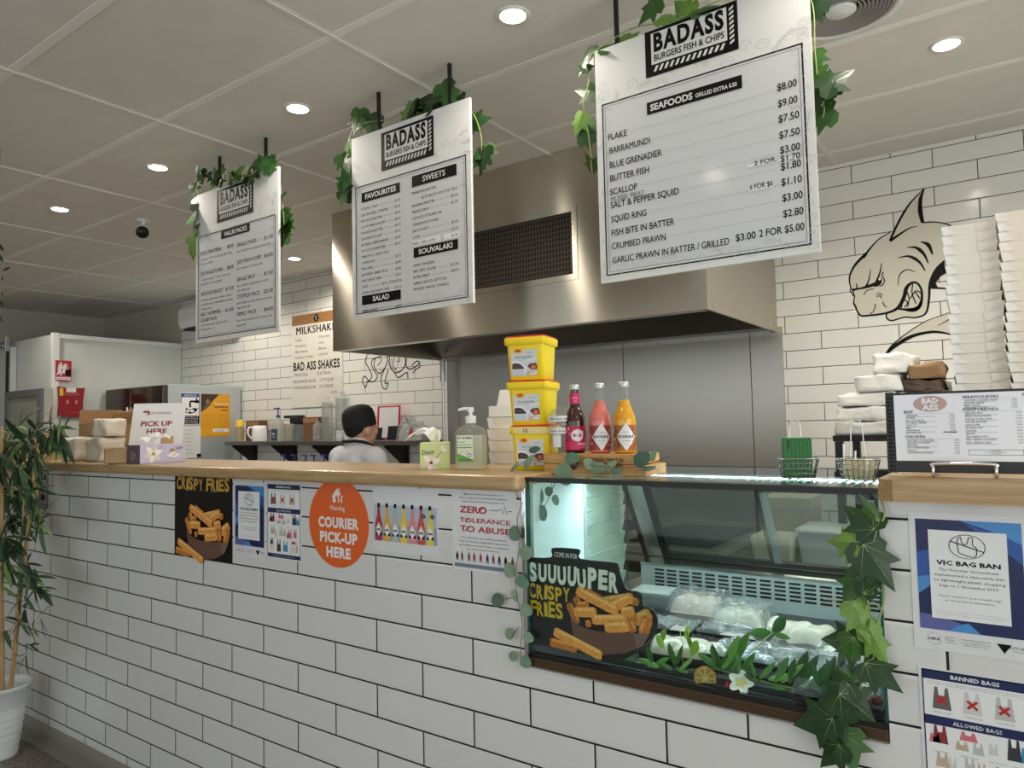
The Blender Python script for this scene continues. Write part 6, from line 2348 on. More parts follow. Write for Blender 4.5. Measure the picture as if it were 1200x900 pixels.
# ------------------------------------------------------------------ tissue boxes
def petal_art(mb, fr, u, v, s, d, cols):
    for k in range(6):
        a = 2 * PI * k / 6 + .3
        w = s * .30
        P = [(u, v), (u + s * .5 * math.cos(a) - w * math.sin(a), v + s * .5 * math.sin(a) + w * math.cos(a)), (u + s * math.cos(a), v + s * math.sin(a)), (u + s * .5 * math.cos(a) + w * math.sin(a), v + s * .5 * math.sin(a) - w * math.cos(a))]
        mb.flat(fr, P, d + (k % 2) * .0003, cols[k % 2])
    mb.ellipse(fr, u, v, s * .16, s * .16, d + .0008, cols[2], 14)


def tissue_sheet(mb, seed, x0, x1, y, z, lean, hgt, reach, droop):
    """a pulled tissue: gathered in the slot, opening upwards and flopping over to one side"""
    r = random.Random(seed)
    nu, nv = 16, 12
    ph = [r.uniform(0, 6.28) for _ in range(4)]
    vs, fs = [], []
    for j in range(nv + 1):
        b = j / nv
        for i in range(nu + 1):
            a = i / nu * 2 - 1
            sp = .35 + .85 * b
            fx = (x0 + x1) / 2 + a * (x1 - x0) / 2 * sp + lean * b * b * reach
            fold = .012 * math.sin(a * 5 + ph[0] + b * 1.5) * (.4 + b) + .006 * math.sin(a * 11 + ph[1]) * b
            fz = z + hgt * math.sin(min(1, b * 1.15) * PI * .62) - droop * b ** 3 * (.6 + .4 * abs(a)) - .012 * b * abs(a)
            vs.append((fx, y + fold - .02 * b * b, fz + .006 * math.sin(a * 7 + ph[2]) * b))
    for j in range(nv):
        for i in range(nu):
            k = j * (nu + 1) + i
            fs.append((k, k + 1, k + nu + 2, k + nu + 1))
    mb.add(vs, fs, mat('tissue', (242, 240, 234), .8), True)


M_PET1, M_PET2, M_CTR = mat('print_petal', (240, 234, 220), .5), mat('print_petal_shade', (222, 208, 190), .5), mat('print_flower_centre', (120, 64, 30), .5)
fl = at(482.3, 551, Z=ZT)
t = thing('tissue_box', 'pale green floral tissue box with a tissue pulled out, left of the sanitiser', 'tissue box', (.325, .150, ZT + .0005), math.radians(40))
M_LIME = mat('tissue_box_lime', (202, 216, 144), .45)
m = MB()
m.box((-.048, -.062, 0), (.048, .062, .086), M_LIME, .0015)
m.build('carton', t, local=True)
m = MB()
fr = Fr((-.048, -.0622, 0), (1, 0, 0), (0, 0, 1))
petal_art(m, fr, .036, .022, .034, .0006, (M_PET1, M_PET2, M_CTR))
m.stroke(fr, [(.018, .002), (.036, .020), (.06, .045), (.076, .062)], .0016, .0005, M_CTR, 4)
m.flat(fr, [(.070, .058), (.068, .072), (.074, .082), (.084, .074), (.086, .062), (.078, .056)], .0010, M_PET1)
m.flat(fr, [(.075, .058), (.076, .080), (.084, .074)], .0014, M_PET2)
m.text(fr, 'Daisy', .006, .047, .014, .0016, M_NAVY, w=.040, slant=.25, tilt=.10)
fr = Fr((.0482, -.062, 0), (0, 1, 0), (0, 0, 1))
petal_art(m, fr, .050, .040, .036, .0006, (M_PET1, M_PET2, M_CTR))
m.rect(fr, .100, .0, .124, .086, .0006, mat('tissue_box_green', (168, 190, 96), .5))
m.build('printed_flowers', t, local=True)
m = MB()
tissue_sheet(m, 1, -.040, .040, .0, .084, -1, .058, .055, .030)
m.build('tissue', t, local=True)

c1 = Vector((at(164, 543.5, Y=-.02).x, -.020, ZT + .0005))
t = thing('tissue_box', 'long lavender floral tissue box in front of the pick up sign', 'tissue box', c1, math.radians(92))
M_LAV = mat('tissue_box_lavender', (206, 200, 228), .45)
LL, LD, LHh = .215, .105, .083
m = MB()
m.box((0, 0, 0), (LL, LD, LHh), M_LAV, .0015)
m.build('carton', t, local=True)
m = MB()
fr = Fr((0, -.0002, 0), (1, 0, 0), (0, 0, 1))
petal_art(m, fr, .060, .042, .046, .0006, (mat('print_petal_white', (246, 244, 240), .5), mat('print_petal_cream', (232, 226, 214), .5), mat('print_flower_amber', (190, 140, 70), .5)))
for a, b, c in ((.05, .06, .02), (.085, .062, .018), (.15, .03, .03)):
    m.stroke(fr, [(a, b), (a + c, b + .016)], .0016, .0015, mat('anther', (60, 44, 40), .5), 1)
m.flat(fr, [(.12, .030), (.16, .050), (.19, .034), (.165, .020)], .0008, mat('print_petal_white', (246, 244, 240), .5))
m.flat(fr, [(.13, .052), (.15, .066), (.165, .048)], .0010, mat('print_flower_amber', (190, 140, 70), .5))
m.text(fr, 'Dairy', .165, .056, .013, .0012, M_NAVY, w=.036, slant=.25, tilt=.15)
fr = Fr((-.0002, LD, 0), (0, -1, 0), (0, 0, 1))
m.rect(fr, 0, 0, LD, LHh, .0006, mat('tissue_box_end', (96, 82, 84), .5))
petal_art(m, fr, .05, .035, .028, .0010, (mat('end_petal', (150, 130, 124), .5), mat('end_petal_shade', (126, 106, 104), .5), mat('anther', (60, 44, 40), .5)))
m.build('printed_flowers', t, local=True)
m = MB()
tissue_sheet(m, 2, .060, .135, .05, .081, .5, .062, .030, .020)
tissue_sheet(m, 3, .040, .11, .055, .081, -1, .040, .050, .020)
m.build('tissue', t, local=True)
m = MB()
m.box((.150, .090, LHh + .0005), (.21, .094, LHh + .028), M_KRAFT)
m.add([(.150, .0905, LHh + .028), (.21, .0905, LHh + .036), (.21, .0905, LHh + .0285), (.15, .0905, LHh + .0275)], [(0, 1, 2, 3)], M_KRAFT)
m.build('torn_flap', t, local=True)

# ------------------------------------------------------------------ pick up sign
c = at(148, 544.5, Z=ZT)
c = at(148, 543, Y=.165)
c.z = ZT + .0005
ang = math.radians(38)
lean = math.radians(15)
ux = Vector((math.cos(ang), math.sin(ang), 0))
bk = Vector((-math.sin(ang), math.cos(ang), 0))
uy = Vector((0, 0, 1)) * math.cos(lean) + bk * math.sin(lean)
fr = Fr(c, ux, uy)
SW, SH_ = .262, .296
t = thing('pickup_sign', 'white leaning PICK UP HERE tabletop sign behind the lavender tissue box', 'sign', c)
m = MB()
m.sheet(fr, [(0, 0), (SW, 0), (SW, SH_), (0, SH_)], -.004, 0, M_WHITEP)
m.flat(fr, [(.050, .256), (.050, .252), (.056, .246), (.066, .246), (.076, .246), (.080, .240), (.068, .240), (.074, .234), (.080, .234), (.088, .240), (.086, .248), (.080, .256)], .0006, mat('sign_crimson', (160, 30, 60), .4))
m.text(fr, 'DOORDASH', .094, .238, .0115, .0006, mat('sign_mauve', (170, 90, 110), .5), w=.096, bold=.02, track=1.1)
M_CRIM = mat('sign_crimson', (160, 30, 60), .4)
m.text(fr, 'PICK UP', SW / 2 - .006, .176, .024, .0006, M_CRIM, w=.155, align='C', bold=.03)
m.text(fr, 'HERE', SW / 2 - .000, .136, .024, .0006, M_CRIM, w=.100, align='C', bold=.03)
for P in ([(.08, .07), (.12, .105), (.155, .085)], [(.10, .07), (.13, .095), (.16, .07)], [(.06, .05), (.09, .08)]):
    m.stroke(fr, P, .0014, .0006, M_GREYINK, 1)
m.build('face_panel', t)
m = MB()
top = fr.p(SW * .5, SH_ * .75, -.0045)
ft = Vector((top.x, top.y, ZT + .0005)) + bk * .075
m.add([top - ux * .05, top + ux * .05, ft + ux * .05, ft - ux * .05], [(0, 1, 2, 3)], M_WHITEP)
m.build('back_strut', t)

# ------------------------------------------------------------------ kraft carton, napkin packs at the left end of the countertop
t = thing('kraft_carton', 'open brown cardboard carton with raised flaps at the left end of the countertop', 'cardboard box', (-2.06, .235, ZT + .0005), math.radians(-6))
m = MB()
w_, d_, h_ = .115, .115, .19
for q in ((-w_, -d_, w_, -d_ + .005), (-w_, d_ - .005, w_, d_), (-w_, -d_, -w_ + .005, d_), (w_ - .005, -d_, w_, d_)):
    m.box((q[0], q[1], 0), (q[2], q[3], h_), M_KRAFT)
m.box((-w_, -d_, 0), (w_, d_, .004), M_KRAFT)
m.build('carton_walls', t, local=True)
for k, P in enumerate(([(-w_, d_, h_), (w_, d_, h_), (w_ - .01, d_ + .02, h_ + .075), (-w_ + .01, d_ + .02, h_ + .080)], [(w_, d_, h_), (w_, -d_ + .06, h_), (w_ + .085, -d_ + .07, h_ + .055), (w_ + .085, d_ - .01, h_ + .060)], [(-w_, -d_, h_), (-w_, d_, h_), (-w_ - .02, d_ - .01, h_ + .075), (-w_ - .02, -d_ + .01, h_ + .075)])):
    m = MB()
    V3 = [Vector(q) for q in P]
    nn = (V3[1] - V3[0]).cross(V3[3] - V3[0]).normalized() * .003
    m.add(V3 + [v + nn for v in V3], [(0, 1, 2, 3), (7, 6, 5, 4), (0, 4, 5, 1), (1, 5, 6, 2), (2, 6, 7, 3), (3, 7, 4, 0)], M_KRAFT if k != 2 else M_KRAFTD)
    m.build('flap', t, local=True)

M_NAPK = mat('napkin_pack', (226, 216, 198), .4, bump=.4, bump_scale=22)


def pack(name, label, cat, p, w, d, h, rz, m_, seed, amp=.012, sub=3, sc=18, band=None):
    """a soft pack: rounded block with creased faces"""
    rng = random.Random(seed)
    bm = bmesh.new()
    bmesh.ops.create_cube(bm, size=1.0)
    bmesh.ops.subdivide_edges(bm, edges=bm.edges[:], cuts=7, use_grid_fill=True)
    off = Vector((rng.uniform(0, 90), rng.uniform(0, 90), rng.uniform(0, 90)))
    for v in bm.verts:
        c = v.co.copy()
        rd = Vector((c.x, c.y, c.z))
        e = max(abs(c.x), abs(c.y)) * 2
        q = Vector((c.x * w, c.y * d, (c.z + .5) * h))
        edge = sum(1 for k in c if abs(k) > .49)
        if edge >= 2:
            q.x -= math.copysign(.02 * w, c.x) if abs(c.x) > .49 else 0
            q.y -= math.copysign(.02 * d, c.y) if abs(c.y) > .49 else 0
            if c.z > .49:
                q.z -= .06 * h
        nz = noise.noise_vector(q * sc + off) * amp + noise.noise_vector(q * sc * 3.1 + off) * amp * .45
        if c.z < -.49:
            nz.z = 0
        q += nz
        q.z = max(q.z, 0)
        v.co = q
    mb = MB()
    mb.bm(bm, m_, smooth=True)
    o = mb.build(name, None, loc=p, local=True)
    o.rotation_euler = (0, 0, rz)
    return tag(o, label, cat)


zc = ZT + .0006
pack('napkin_pack', 'plastic wrapped cream napkin pack at the left of the lower pair, beside the carton', 'napkin pack', (at(95, 541, Y=.075).x, .075, zc), .105, .13, .118, .15, M_NAPK, 1)
pack('napkin_pack', 'plastic wrapped cream napkin pack at the right of the lower pair, by the sign', 'napkin pack', (at(124, 541, Y=.085).x, .085, zc), .135, .13, .120, .1, M_NAPK, 2)
pack('napkin_pack', 'plastic wrapped cream napkin pack lying on top of the other two packs', 'napkin pack', (at(128, 541, Y=.09).x, .09, zc + .123), .105, .11, .082, .2, M_NAPK, 3)
m = MB()
bx = (-1.60, .012)
Mk = Matrix.Translation((at(137, 541, Y=-.03).x, -.035, zc)) @ Matrix.Rotation(.55, 4, 'Z')
m.box((-.055, -.002, 0), (.055, .002, .072), M_KRAFT, M=Mk)
m.box((-.055, -.002, 0), (-.051, .07, .066), M_KRAFTD, M=Mk)
m.box((.051, -.002, 0), (.055, .07, .060), M_KRAFTD, M=Mk)
m.box((-.055, .066, 0), (.055, .07, .066), M_KRAFTD, M=Mk)
m.box((-.055, -.002, 0), (.055, .07, .003), M_KRAFTD, M=Mk)
m.add([Mk @ Vector(q) for q in ((-.055, -.0021, .072), (-.075, -.03, .082), (-.02, -.03, .064), (0, -.0021, .072))], [(0, 1, 2, 3)], M_KRAFTD)
tag(m.build('kraft_box'), 'small torn brown card box left of the foot of the pick up sign', 'cardboard box')

# boxes stored on the low counter at the far left
m = MB()
m.box((-3.3, .06, 1.1805), (-2.75, .30, 1.50), M_KRAFT, .004)
m.box((-3.302, .058, 1.49), (-2.748, .302, 1.56), mat('kraft_lid', (196, 164, 124), .7), .004)
tag(m.build('storage_box'), 'brown lidded storage box behind the bamboo on the low counter', 'cardboard box')


# ------------------------------------------------------------------ wire baskets on the fridge top
def basket(label, c, rz, w0, d0, w1, d1, h, tall):
    t = thing('wire_basket', label, 'basket', c, rz)
    m = MB()
    M_W = mat('basket_wire', (150, 152, 152), .25, .9)

    def ring(z):
        f = z / h
        return rsq(w0 + (w1 - w0) * f, d0 + (d1 - d0) * f, .008, 3)
    for z in (.0015, h * .26, h * .52, h * .78, h):
        P = ring(z)
        m.tube([(x, y, z) for x, y in P + P[:1]], .0016 if z == h else .0010, M_W, 5)
    n0, n1 = ring(0), ring(h)
    for s in (-1, 1):
        for k in range(7):
            f = k / 6 * 2 - 1
            m.tube([(f * w0 * .85, s * d0, .0015), (f * w1 * .85, s * d1, h)], .0009, M_W, 4)
            m.tube([(s * w0, f * d0 * .85, .0015), (s * w1, f * d1 * .85, h)], .0009, M_W, 4)
    for k in range(7):
        f = k / 6 * 2 - 1
        m.tube([(f * w0 * .85, -d0, .0015), (f * w0 * .85, d0, .0015)], .0009, M_W, 4)
    m.build('wire_body', t, local=True)
    m = MB()
    m.tube(crom([Vector(q) for q in ((-.016, d1, h), (-.013, d1 + .004, h + .045), (-.010, d1 + .006, h + tall), (.010, d1 + .006, h + tall), (.014, d1 + .004, h + .045), (.018, d1, h))], 6), .0015, M_CHROME, 6)
    m.build('wire_handle', t, local=True)
    return t


cg = Vector((1.462, .20, ZG + .0005))
basket('small wire basket holding upright green packets on the fridge top', cg, math.radians(18), .036, .026, .046, .034, .048, .088)
M_GPK = mat('green_packet', (26, 112, 42), .4, noise_amt=.1)
fr0 = Matrix.Translation(cg) @ Matrix.Rotation(math.radians(18), 4, 'Z')
for k in range(7):
    t = thing('sauce_packet', 'green packet standing in the left wire basket, %s of the row from the front' % ORD[k].replace('topmost', 'first'), 'packet', fr0 @ Vector((-.001, -.019 + k * .0062, .0028)), math.radians(18), 'green packets in the wire basket')
    m = MB()
    m.box((-.033 + .001 * (k % 2), -.0026, 0), (.033 - .001 * (k % 3), .0026, .096 - .003 * (k % 3)), M_GPK, .0012)
    m.build('packet_body', t, local=True)
    if k == 0:
        m = MB()
        f9 = Fr((0, -.0028, 0), (1, 0, 0), (0, 0, 1))
        for j in range(7):
            m.rect(f9, -.028 + j * .009, .008, -.0265 + j * .009, .088, .0004, mat('green_packet_line', (60, 146, 70), .4))
        m.box((-.024, -.0034, .07), (-.017, -.003, .090), mat('green_packet_dark', (20, 60, 30), .4))
        m.build('printed_stripes', t, local=True)
cb = Vector((1.600, .185, ZG + .0005))
basket('small wire basket holding a paper lined pile of cream sachets on the fridge top', cb, math.radians(10), .034, .026, .046, .036, .048, .086)
fr1 = Matrix.Translation(cb) @ Matrix.Rotation(math.radians(10), 4, 'Z')
r3 = random.Random(3)
M_SACH = mat('sachet_cream', (232, 218, 170), .4, noise_amt=.06)
for k in range(9):
    q = Vector((-.022 + (k % 3) * .022, -.012 + (k // 3) * .012, .0035 + .0028 * (k % 2)))
    m = MB()
    bm = bmesh.new()
    bmesh.ops.create_cube(bm, size=1)
    bmesh.ops.subdivide_edges(bm, edges=bm.edges[:], cuts=2, use_grid_fill=True)
    for v in bm.verts:
        c = v.co
        pf = 1 - max(abs(c.x), abs(c.z)) ** 2 * 3.2
        v.co = Vector((c.x * .021, c.y * (.0085 if pf > .4 else .003), (c.z + .5) * .042))
    m.bm(bm, M_SACH)
    o = m.build('sauce_sachet', None, loc=fr1 @ q, local=True)
    o.rotation_euler = (r3.uniform(-.1, .1), r3.uniform(-.2, .2), math.radians(10) + r3.uniform(-.2, .2))
    tag(o, 'cream sachet in the right wire basket, %s in the %s row' % (['left', 'middle', 'right'][k % 3], ['front', 'middle', 'back'][k // 3]), 'sachet', 'cream sachets in the wire basket')
m = MB()
for k in range(3):
    m.tube([fr1 @ Vector((-.03 + k * .022, -.022 + .04 * (k % 2), .004)), fr1 @ Vector((-.028 + k * .024, -.020 + .04 * (k % 2), .085 - .018 * k))], .0022, M_WHITEP, 6)
tag(m.build('plastic_stirrers'), 'thin white stirrers standing in the right wire basket', 'stirrer', None, 'stuff')

# ------------------------------------------------------------------ open menu folder on a steel easel at the right
ZL = .3885 + K
bl = Vector((1.690, .055, ZL + .008))
br = at(1200, 556, Z=ZL + .008)
_bk = Vector((0, 0, 0))
ux = (br - bl).normalized()
_bk = Vector((-ux.y, ux.x, 0)).normalized()
_best = min(((math.hypot(*[i - j for i, j in zip(project(bl + Vector((0, 0, hh_ * .002)) * math.cos(th * .01) + _bk * hh_ * .002 * math.sin(th * .01)), (1026, 461.5))]), hh_ * .002, th * .01) for hh_ in range(60, 160) for th in range(0, 80)))
mh = _best[1]
fr = Fr(bl, ux, Vector((0, 0, math.cos(_best[2]))) + _bk * math.sin(_best[2]))
mw = .34
t = thing('menu_folder', 'open black menu folder with a white printed page leaning on the short countertop', 'menu', bl)
m = MB()
m.sheet(fr, [(0, 0), (mw, 0), (mw, mh), (0, mh)], -.012, -.002, M_BLACK)
m.sheet(fr, [(-.012, -.002), (.006, -.002), (.004, mh + .002), (-.010, mh + .002)], -.022, -.0125, M_BLACK)
for k in range(20):
    m.tube([fr.p(-.006, mh * (k + .6) / 21, -.010), fr.p(.004, mh * (k + .6) / 21, .000)], .0016, M_DKSTEEL, 5)
m.build('folder', t)
m = MB()
M_PAGE = mat('menu_page', (240, 241, 249), .14)
a0, a1, b0, b1 = .007, mw - .008, .024, mh - .005
m.rect(fr, a0, b0, a1, b1, -.0015, M_PAGE)
pw, ph = .300, b1 - b0
mv = lambda a, b: (a0 + a * pw, b0 + b * ph)
dm = -.001
c = mv(.22, .855)
m.ellipse(fr, c[0], c[1], .030, .0165, dm, mat('menu_logo_pink', (196, 164, 158), .5), 28)
m.text(fr, 'BAD', c[0], c[1] + .001, .0105, dm + .0005, M_PAGE, w=.030, align='C', bold=.05)
m.text(fr, 'ASS', c[0], c[1] - .0125, .0105, dm + .0005, M_PAGE, w=.030, align='C', bold=.05)


def mcol(a, aw, head, b, rows, step=.038, price=True):
    m.text(fr, head, *mv(a, b), .0052, dm, M_INK, bold=.02, track=1.15)
    ww = aw * pw
    m.rect(fr, *mv(a, b - .012), *mv(a + aw, b - .010), dm, M_GREYINK)
    for k, r in enumerate(rows):
        bb = b - .045 - k * step
        m.text(fr, r, *mv(a + .01, bb), .0034, dm, M_INK, maxw=ww * .62)
        if price:
            m.text(fr, '%d.%s0' % (8 + (k * 3) % 6, '05'[k % 2]), *mv(a + aw, bb), .0032, dm, M_INK, align='R')
        if k % 2 == 0:
            m.text(fr, 'lettuce, tomato, onion, cheese & house sauce', *mv(a + .01, bb - .017), .0020, dm, M_GREYINK, maxw=ww * .8)


mcol(.06, .30, 'BEEF', .72, ('ORIGINAL', 'CHEESE', 'BACON & EGG', 'DOUBLE CHEESE', 'THE LOT', 'BBQ', 'HAWAIIAN', 'BIG BAD ASS'))
m.rect(fr, *mv(.29, .425), *mv(.37, .437), dm + .0003, M_INK)
mcol(.06, .32, 'CHICKEN', .345, ('CHICKEN SCHNITZEL', 'GRILLED CHICKEN', 'PERI PERI', 'SOUTHERN FRIED', 'SATAY', 'CHICKEN & WAFFLE'))
mcol(.41, .30, 'WRAPS/SLIDERS', .92, ('CHICKEN CAESAR WRAP', 'FALAFEL WRAP', 'BEEF SLIDER', 'CHICKEN SLIDER'), .036)
mcol(.41, .32, 'FISH/PORK/VEG', .735, ('GRILLED FISH', 'FRIED FISH BURGER', 'PULLED PORK SLAW', 'VEGGIE BURGER', 'HALLOUMI', 'MUSHROOM', 'FALAFEL', 'LENTIL', 'KIDS BEEF PATTY', 'KIDS CRISPY CHICKEN', 'KIDS GRILLED FISH'), .043)
m.frame_line(fr, *mv(.43, .09), *mv(.73, .17), .0008, dm, M_GREYINK)
for k, tx in enumerate(('ALLERGIES', 'Please let our staff know', 'of any allergies')):
    m.text(fr, tx, *mv(.58, .145 - k * .02), .0024, dm, M_GREYINK, align='C')
mcol(.74, .36, 'MEALS', .93, ('CHIPS & GRAVY', 'FISH & CHIPS', 'NUGGETS'), .038)
m.text(fr, 'BURGER BOX', *mv(.76, .765), .0052, dm, M_INK, bold=.02, track=1.15)
m.text(fr, 'any burger with chips and a drink', *mv(.76, .735), .0026, dm, M_GREYINK)
mcol(.78, .36, 'WINGS', .665, ('BBQ', 'BUFFALO', 'HONEY SOY', 'six, twelve or twenty four'), .036, False)
mcol(.82, .36, 'SWEET POTATO CHIPS', .375, ('SMALL', 'LARGE', 'FAMILY', 'MOZZARELLA STICKS', 'JALAPENO BITES', 'ONION RINGS', 'CHICKEN TENDERS'), .038, False)
m.build('printed_page', t)
t2 = thing('menu_easel', 'low chrome wire easel holding up the open menu folder', 'easel', fr.p(.13, 0, .02))
m = MB()
ne = Vector((fr.n.x, fr.n.y, 0)).normalized()
zz = ZL + .0045
o1, o2 = bl + ux * .075, bl + ux * .180
P = []
for o_ in (o1, o2):
    base = Vector((o_.x, o_.y, zz))
    m.tube(crom([base - ne * .10, base + ne * .015, base + ne * .032, base + ne * .036 + Vector((0, 0, .010)), base + ne * .034 + Vector((0, 0, .018))], 5), .0035, M_CHROME, 8)
    P.append(base + ne * .034 + Vector((0, 0, .018)))
m.tube(crom([P[0], P[0] + Vector((0, 0, .006)) + ux * .006, P[1] + Vector((0, 0, .006)) - ux * .006, P[1]], 5), .0035, M_CHROME, 8)
m.tube([Vector((o1.x, o1.y, zz)) - ne * .10, Vector((o2.x, o2.y, zz)) - ne * .10], .0035, M_CHROME, 8)
m.build('wire_frame', t2)

# ------------------------------------------------------------------ kitchen bench on the right with its black shelf
BZ = -.02 + K
m = MB()
m.box((.95, 1.0, BZ - .04), (2.9, 1.72, BZ), M_STEELP, .004)
for x in (.99, 2.86):
    for y in (1.04, 1.68):
        m.box((x - .02, y - .02, 0), (x + .02, y + .02, BZ - .0405), M_STEELP)
m.box((.96, 1.02, .25), (2.89, 1.70, .28), M_STEELP)
tag(m.build('prep_bench'), 'stainless steel prep bench behind the display fridge', 'bench')

SZ = .445 + K
p0 = at(977, 509, Y=1.30)
sx0 = p0.x
t = thing('black_shelf', 'black raised shelf carrying white paper packs and carton stacks at the right', 'shelf', (1.85, 1.4, BZ))
m = MB()
m.box((sx0, 1.28, SZ - .022), (2.75, 1.66, SZ), M_BLACKM)
m.build('shelf_board', t)
for x in (sx0 + .02, 2.72):
    for y in (1.295, 1.64):
        m = MB()
        m.box((x - .014, y - .014, BZ + .0005), (x + .014, y + .014, SZ - .0225), M_BLACK)
        m.build('leg', t)
m = MB()
m.box((sx0 + .02, 1.64, BZ + .19), (2.72, 1.652, BZ + .21), M_BLACK)
m.build('rail', t)

# paper packs (white) and brown bags on the shelf
M_WPK = mat('white_paper_pack', (236, 235, 228), .5, bump=.3, bump_scale=40)
zc = SZ + .0008


def at_w(px, w):
    return at(px, 500, Y=1.38).x + w / 2


pk = [(978, .225, .052, 'bottom', 0, .012), (981, .215, .050, 'fourth from top', .02, .012), (986, .20, .048, 'middle', -.02, .012), (1005, .16, .062, 'second from top', .03, .016), (1030, .112, .072, 'topmost', -.08, .018)]
for k, (px, w, h, nm, rz, am) in enumerate(pk):
    xx = at(px, 480, Y=1.36).x + w / 2
    pack('paper_pack', 'flat white paper pack on the black shelf, %s of the pile of five' % nm, 'paper pack', (xx, 1.43, zc), w, .26, h, rz, M_WPK, 20 + k, amp=am, sc=14)
    zc += h + .004
zb_ = SZ + .0008
x_ = at(1072, 450, Y=1.38).x
M_BRB = mat('brown_bag', (150, 118, 82), .7, bump=.3, bump_scale=20)
for k in range(4):
    pack('bag_bundle', 'brown paper bag bundle between the white packs and the carton stack, %s of the pile' % ['bottom', 'second', 'third', 'top'][k], 'bag bundle', (1.634, 1.45, zb_), .118, .26, [.075, .07, .045, .055][k], [.0, .03, -.05, .06][k], M_BRB if k != 2 else mat('bag_plastic_dark', (84, 66, 50), .12, bump=.6, bump_scale=40), 40 + k, amp=.014, sc=12)
    zb_ += [.079, .074, .049, .06][k]


# folded takeaway cartons, stacked: each is a tray with flap tabs
def carton_mesh(w, d, h, m_, tabm):
    """body, tuck flap and corner tab of one folded carton"""
    mb = MB()
    fl = .0055
    vs = [(-w / 2, -d / 2, 0), (w / 2, -d / 2, 0), (w / 2, d / 2, 0), (-w / 2, d / 2, 0), (-w / 2 - fl, -d / 2 - fl, h), (w / 2 + fl, -d / 2 - fl, h), (w / 2 + fl, d / 2 + fl, h), (-w / 2 - fl, d / 2 + fl, h)]
    mb.add(vs, [(0, 3, 2, 1), (4, 5, 6, 7), (0, 1, 5, 4), (1, 2, 6, 5), (2, 3, 7, 6), (3, 0, 4, 7)], m_)
    y = -d / 2 - fl
    tb = MB()
    # slanted corner tab and the tucked front flap, both standing slightly proud of the front
    tb.add([(-w / 2 - fl, y - .0022, h * .96), (-w / 2 - fl + .018, y - .0026, h * .96), (-w / 2 + w * .17, y - .003, h * .36), (-w / 2 + w * .24, y - .003, h * .12), (-w / 2, y + fl - .0022, h * .06)], [(0, 4, 3, 2, 1)], tabm)
    t2 = MB()
    t2.add([(w / 2 - w * .36, y - .0016, h * .97), (w / 2 + fl, y - .0016, h * .97), (w / 2 + .001, y + fl * .5 - .0016, h * .45), (w / 2 - w * .32, y + fl * .7 - .0020, h * .10)], [(0, 3, 2, 1)], m_)
    return mb, tb, t2


def carton_stack(name, stack_label, x, y, z, n, w, d, h, m_, rz, seed, lean=0.0, tab=M_WHITEP, skip=0, open_top=False):
    rng = random.Random(seed)
    proto = None
    for k in range(n):
        j = n - 1 - k
        lab = 'takeaway carton, %s of %s' % (ORD[j] if j == 0 else ORD[j] + ' from the top', stack_label)
        loc = (x + lean * k + rng.uniform(-.004, .004), y + rng.uniform(-.004, .004), z + k * (h + .0012))
        r = rz + rng.uniform(-.02, .02)
        if proto is None:
            proto = thing(name, lab, 'takeaway carton', loc, r, 'cartons in ' + stack_label)
            b, tb, tf = carton_mesh(w, d, h, m_, tab)
            b.build('carton_body', proto, local=True)
            tb.build('corner_tab', proto, local=True)
            tf.build('front_flap', proto, local=True)
        else:
            o = dup(proto)
            o.location, o['label'] = loc, lab
            o.rotation_euler = (0, 0, r)


x0 = at(1113, 360, Y=1.33).x
M_CARDL = mat('carton_left_stack', (222, 218, 209), .6)
M_CARDR = mat('carton_right_stack', (224, 215, 203), .6)
pitch = .0355
carton_stack('takeaway_carton', 'the tall white carton stack', x0 + .080, 1.45, SZ + .0008, 21, .155, .20, pitch - .0012, M_CARDL, .06, 1, lean=-.0008)
carton_stack('takeaway_carton', 'the tall cream carton stack', x0 + .252, 1.42, SZ + .0008, 22, .165, .20, pitch - .0022, M_CARDR, .04, 2, lean=-.0008, tab=M_CARD)
carton_stack('takeaway_carton', 'the stack behind the gravy tubs', .395, .50, 1.0005, 14, .15, .15, .0402, M_CARDWARM, .45, 3)
# the opened carton on top of that stack
zt_ = 1.0005 + 14 * .0414
t = thing('open_carton', 'white takeaway carton with its lid flap standing open, behind the gravy tubs', 'takeaway carton', (.395, .50, zt_), .45)
m = MB()
w, d, h = .15, .15, .04
for q in ((-w / 2, -d / 2, w / 2, -d / 2 + .002), (-w / 2, d / 2 - .002, w / 2, d / 2), (-w / 2, -d / 2, -w / 2 + .002, d / 2), (w / 2 - .002, -d / 2, w / 2, d / 2)):
    m.box((q[0], q[1], 0), (q[2], q[3], h), M_CARD)
m.box((-w / 2, -d / 2, 0), (w / 2, d / 2, .002), M_CARDSH)
m.build('carton_body', t, local=True)
m = MB()
m.add([(-w / 2, d / 2, h), (w / 2, d / 2, h), (w / 2 + .09, d / 2 + .02, h + .06), (w / 2 + .03, d / 2 + .02, h + .07), (-w / 2 + .01, d / 2 + .02, h + .065)], [(0, 1, 2, 3, 4)], M_CARDSH)
m.add([(w / 2, -d / 2 + .02, h), (w / 2, d / 2 - .03, h), (w / 2 + .10, d / 2 - .04, h + .045), (w / 2 + .10, -d / 2 + .05, h + .04)], [(0, 1, 2, 3)], M_CARD)
m.build('lid_flap', t, local=True)
# added stack behind the left side glass, standing in for reflected cartons
carton_stack('takeaway_carton', 'the added stack behind the fridge side glass', .692, .468, 1.0005, 8, .30, .155, .0435, M_CARDL, PI / 2, 4)

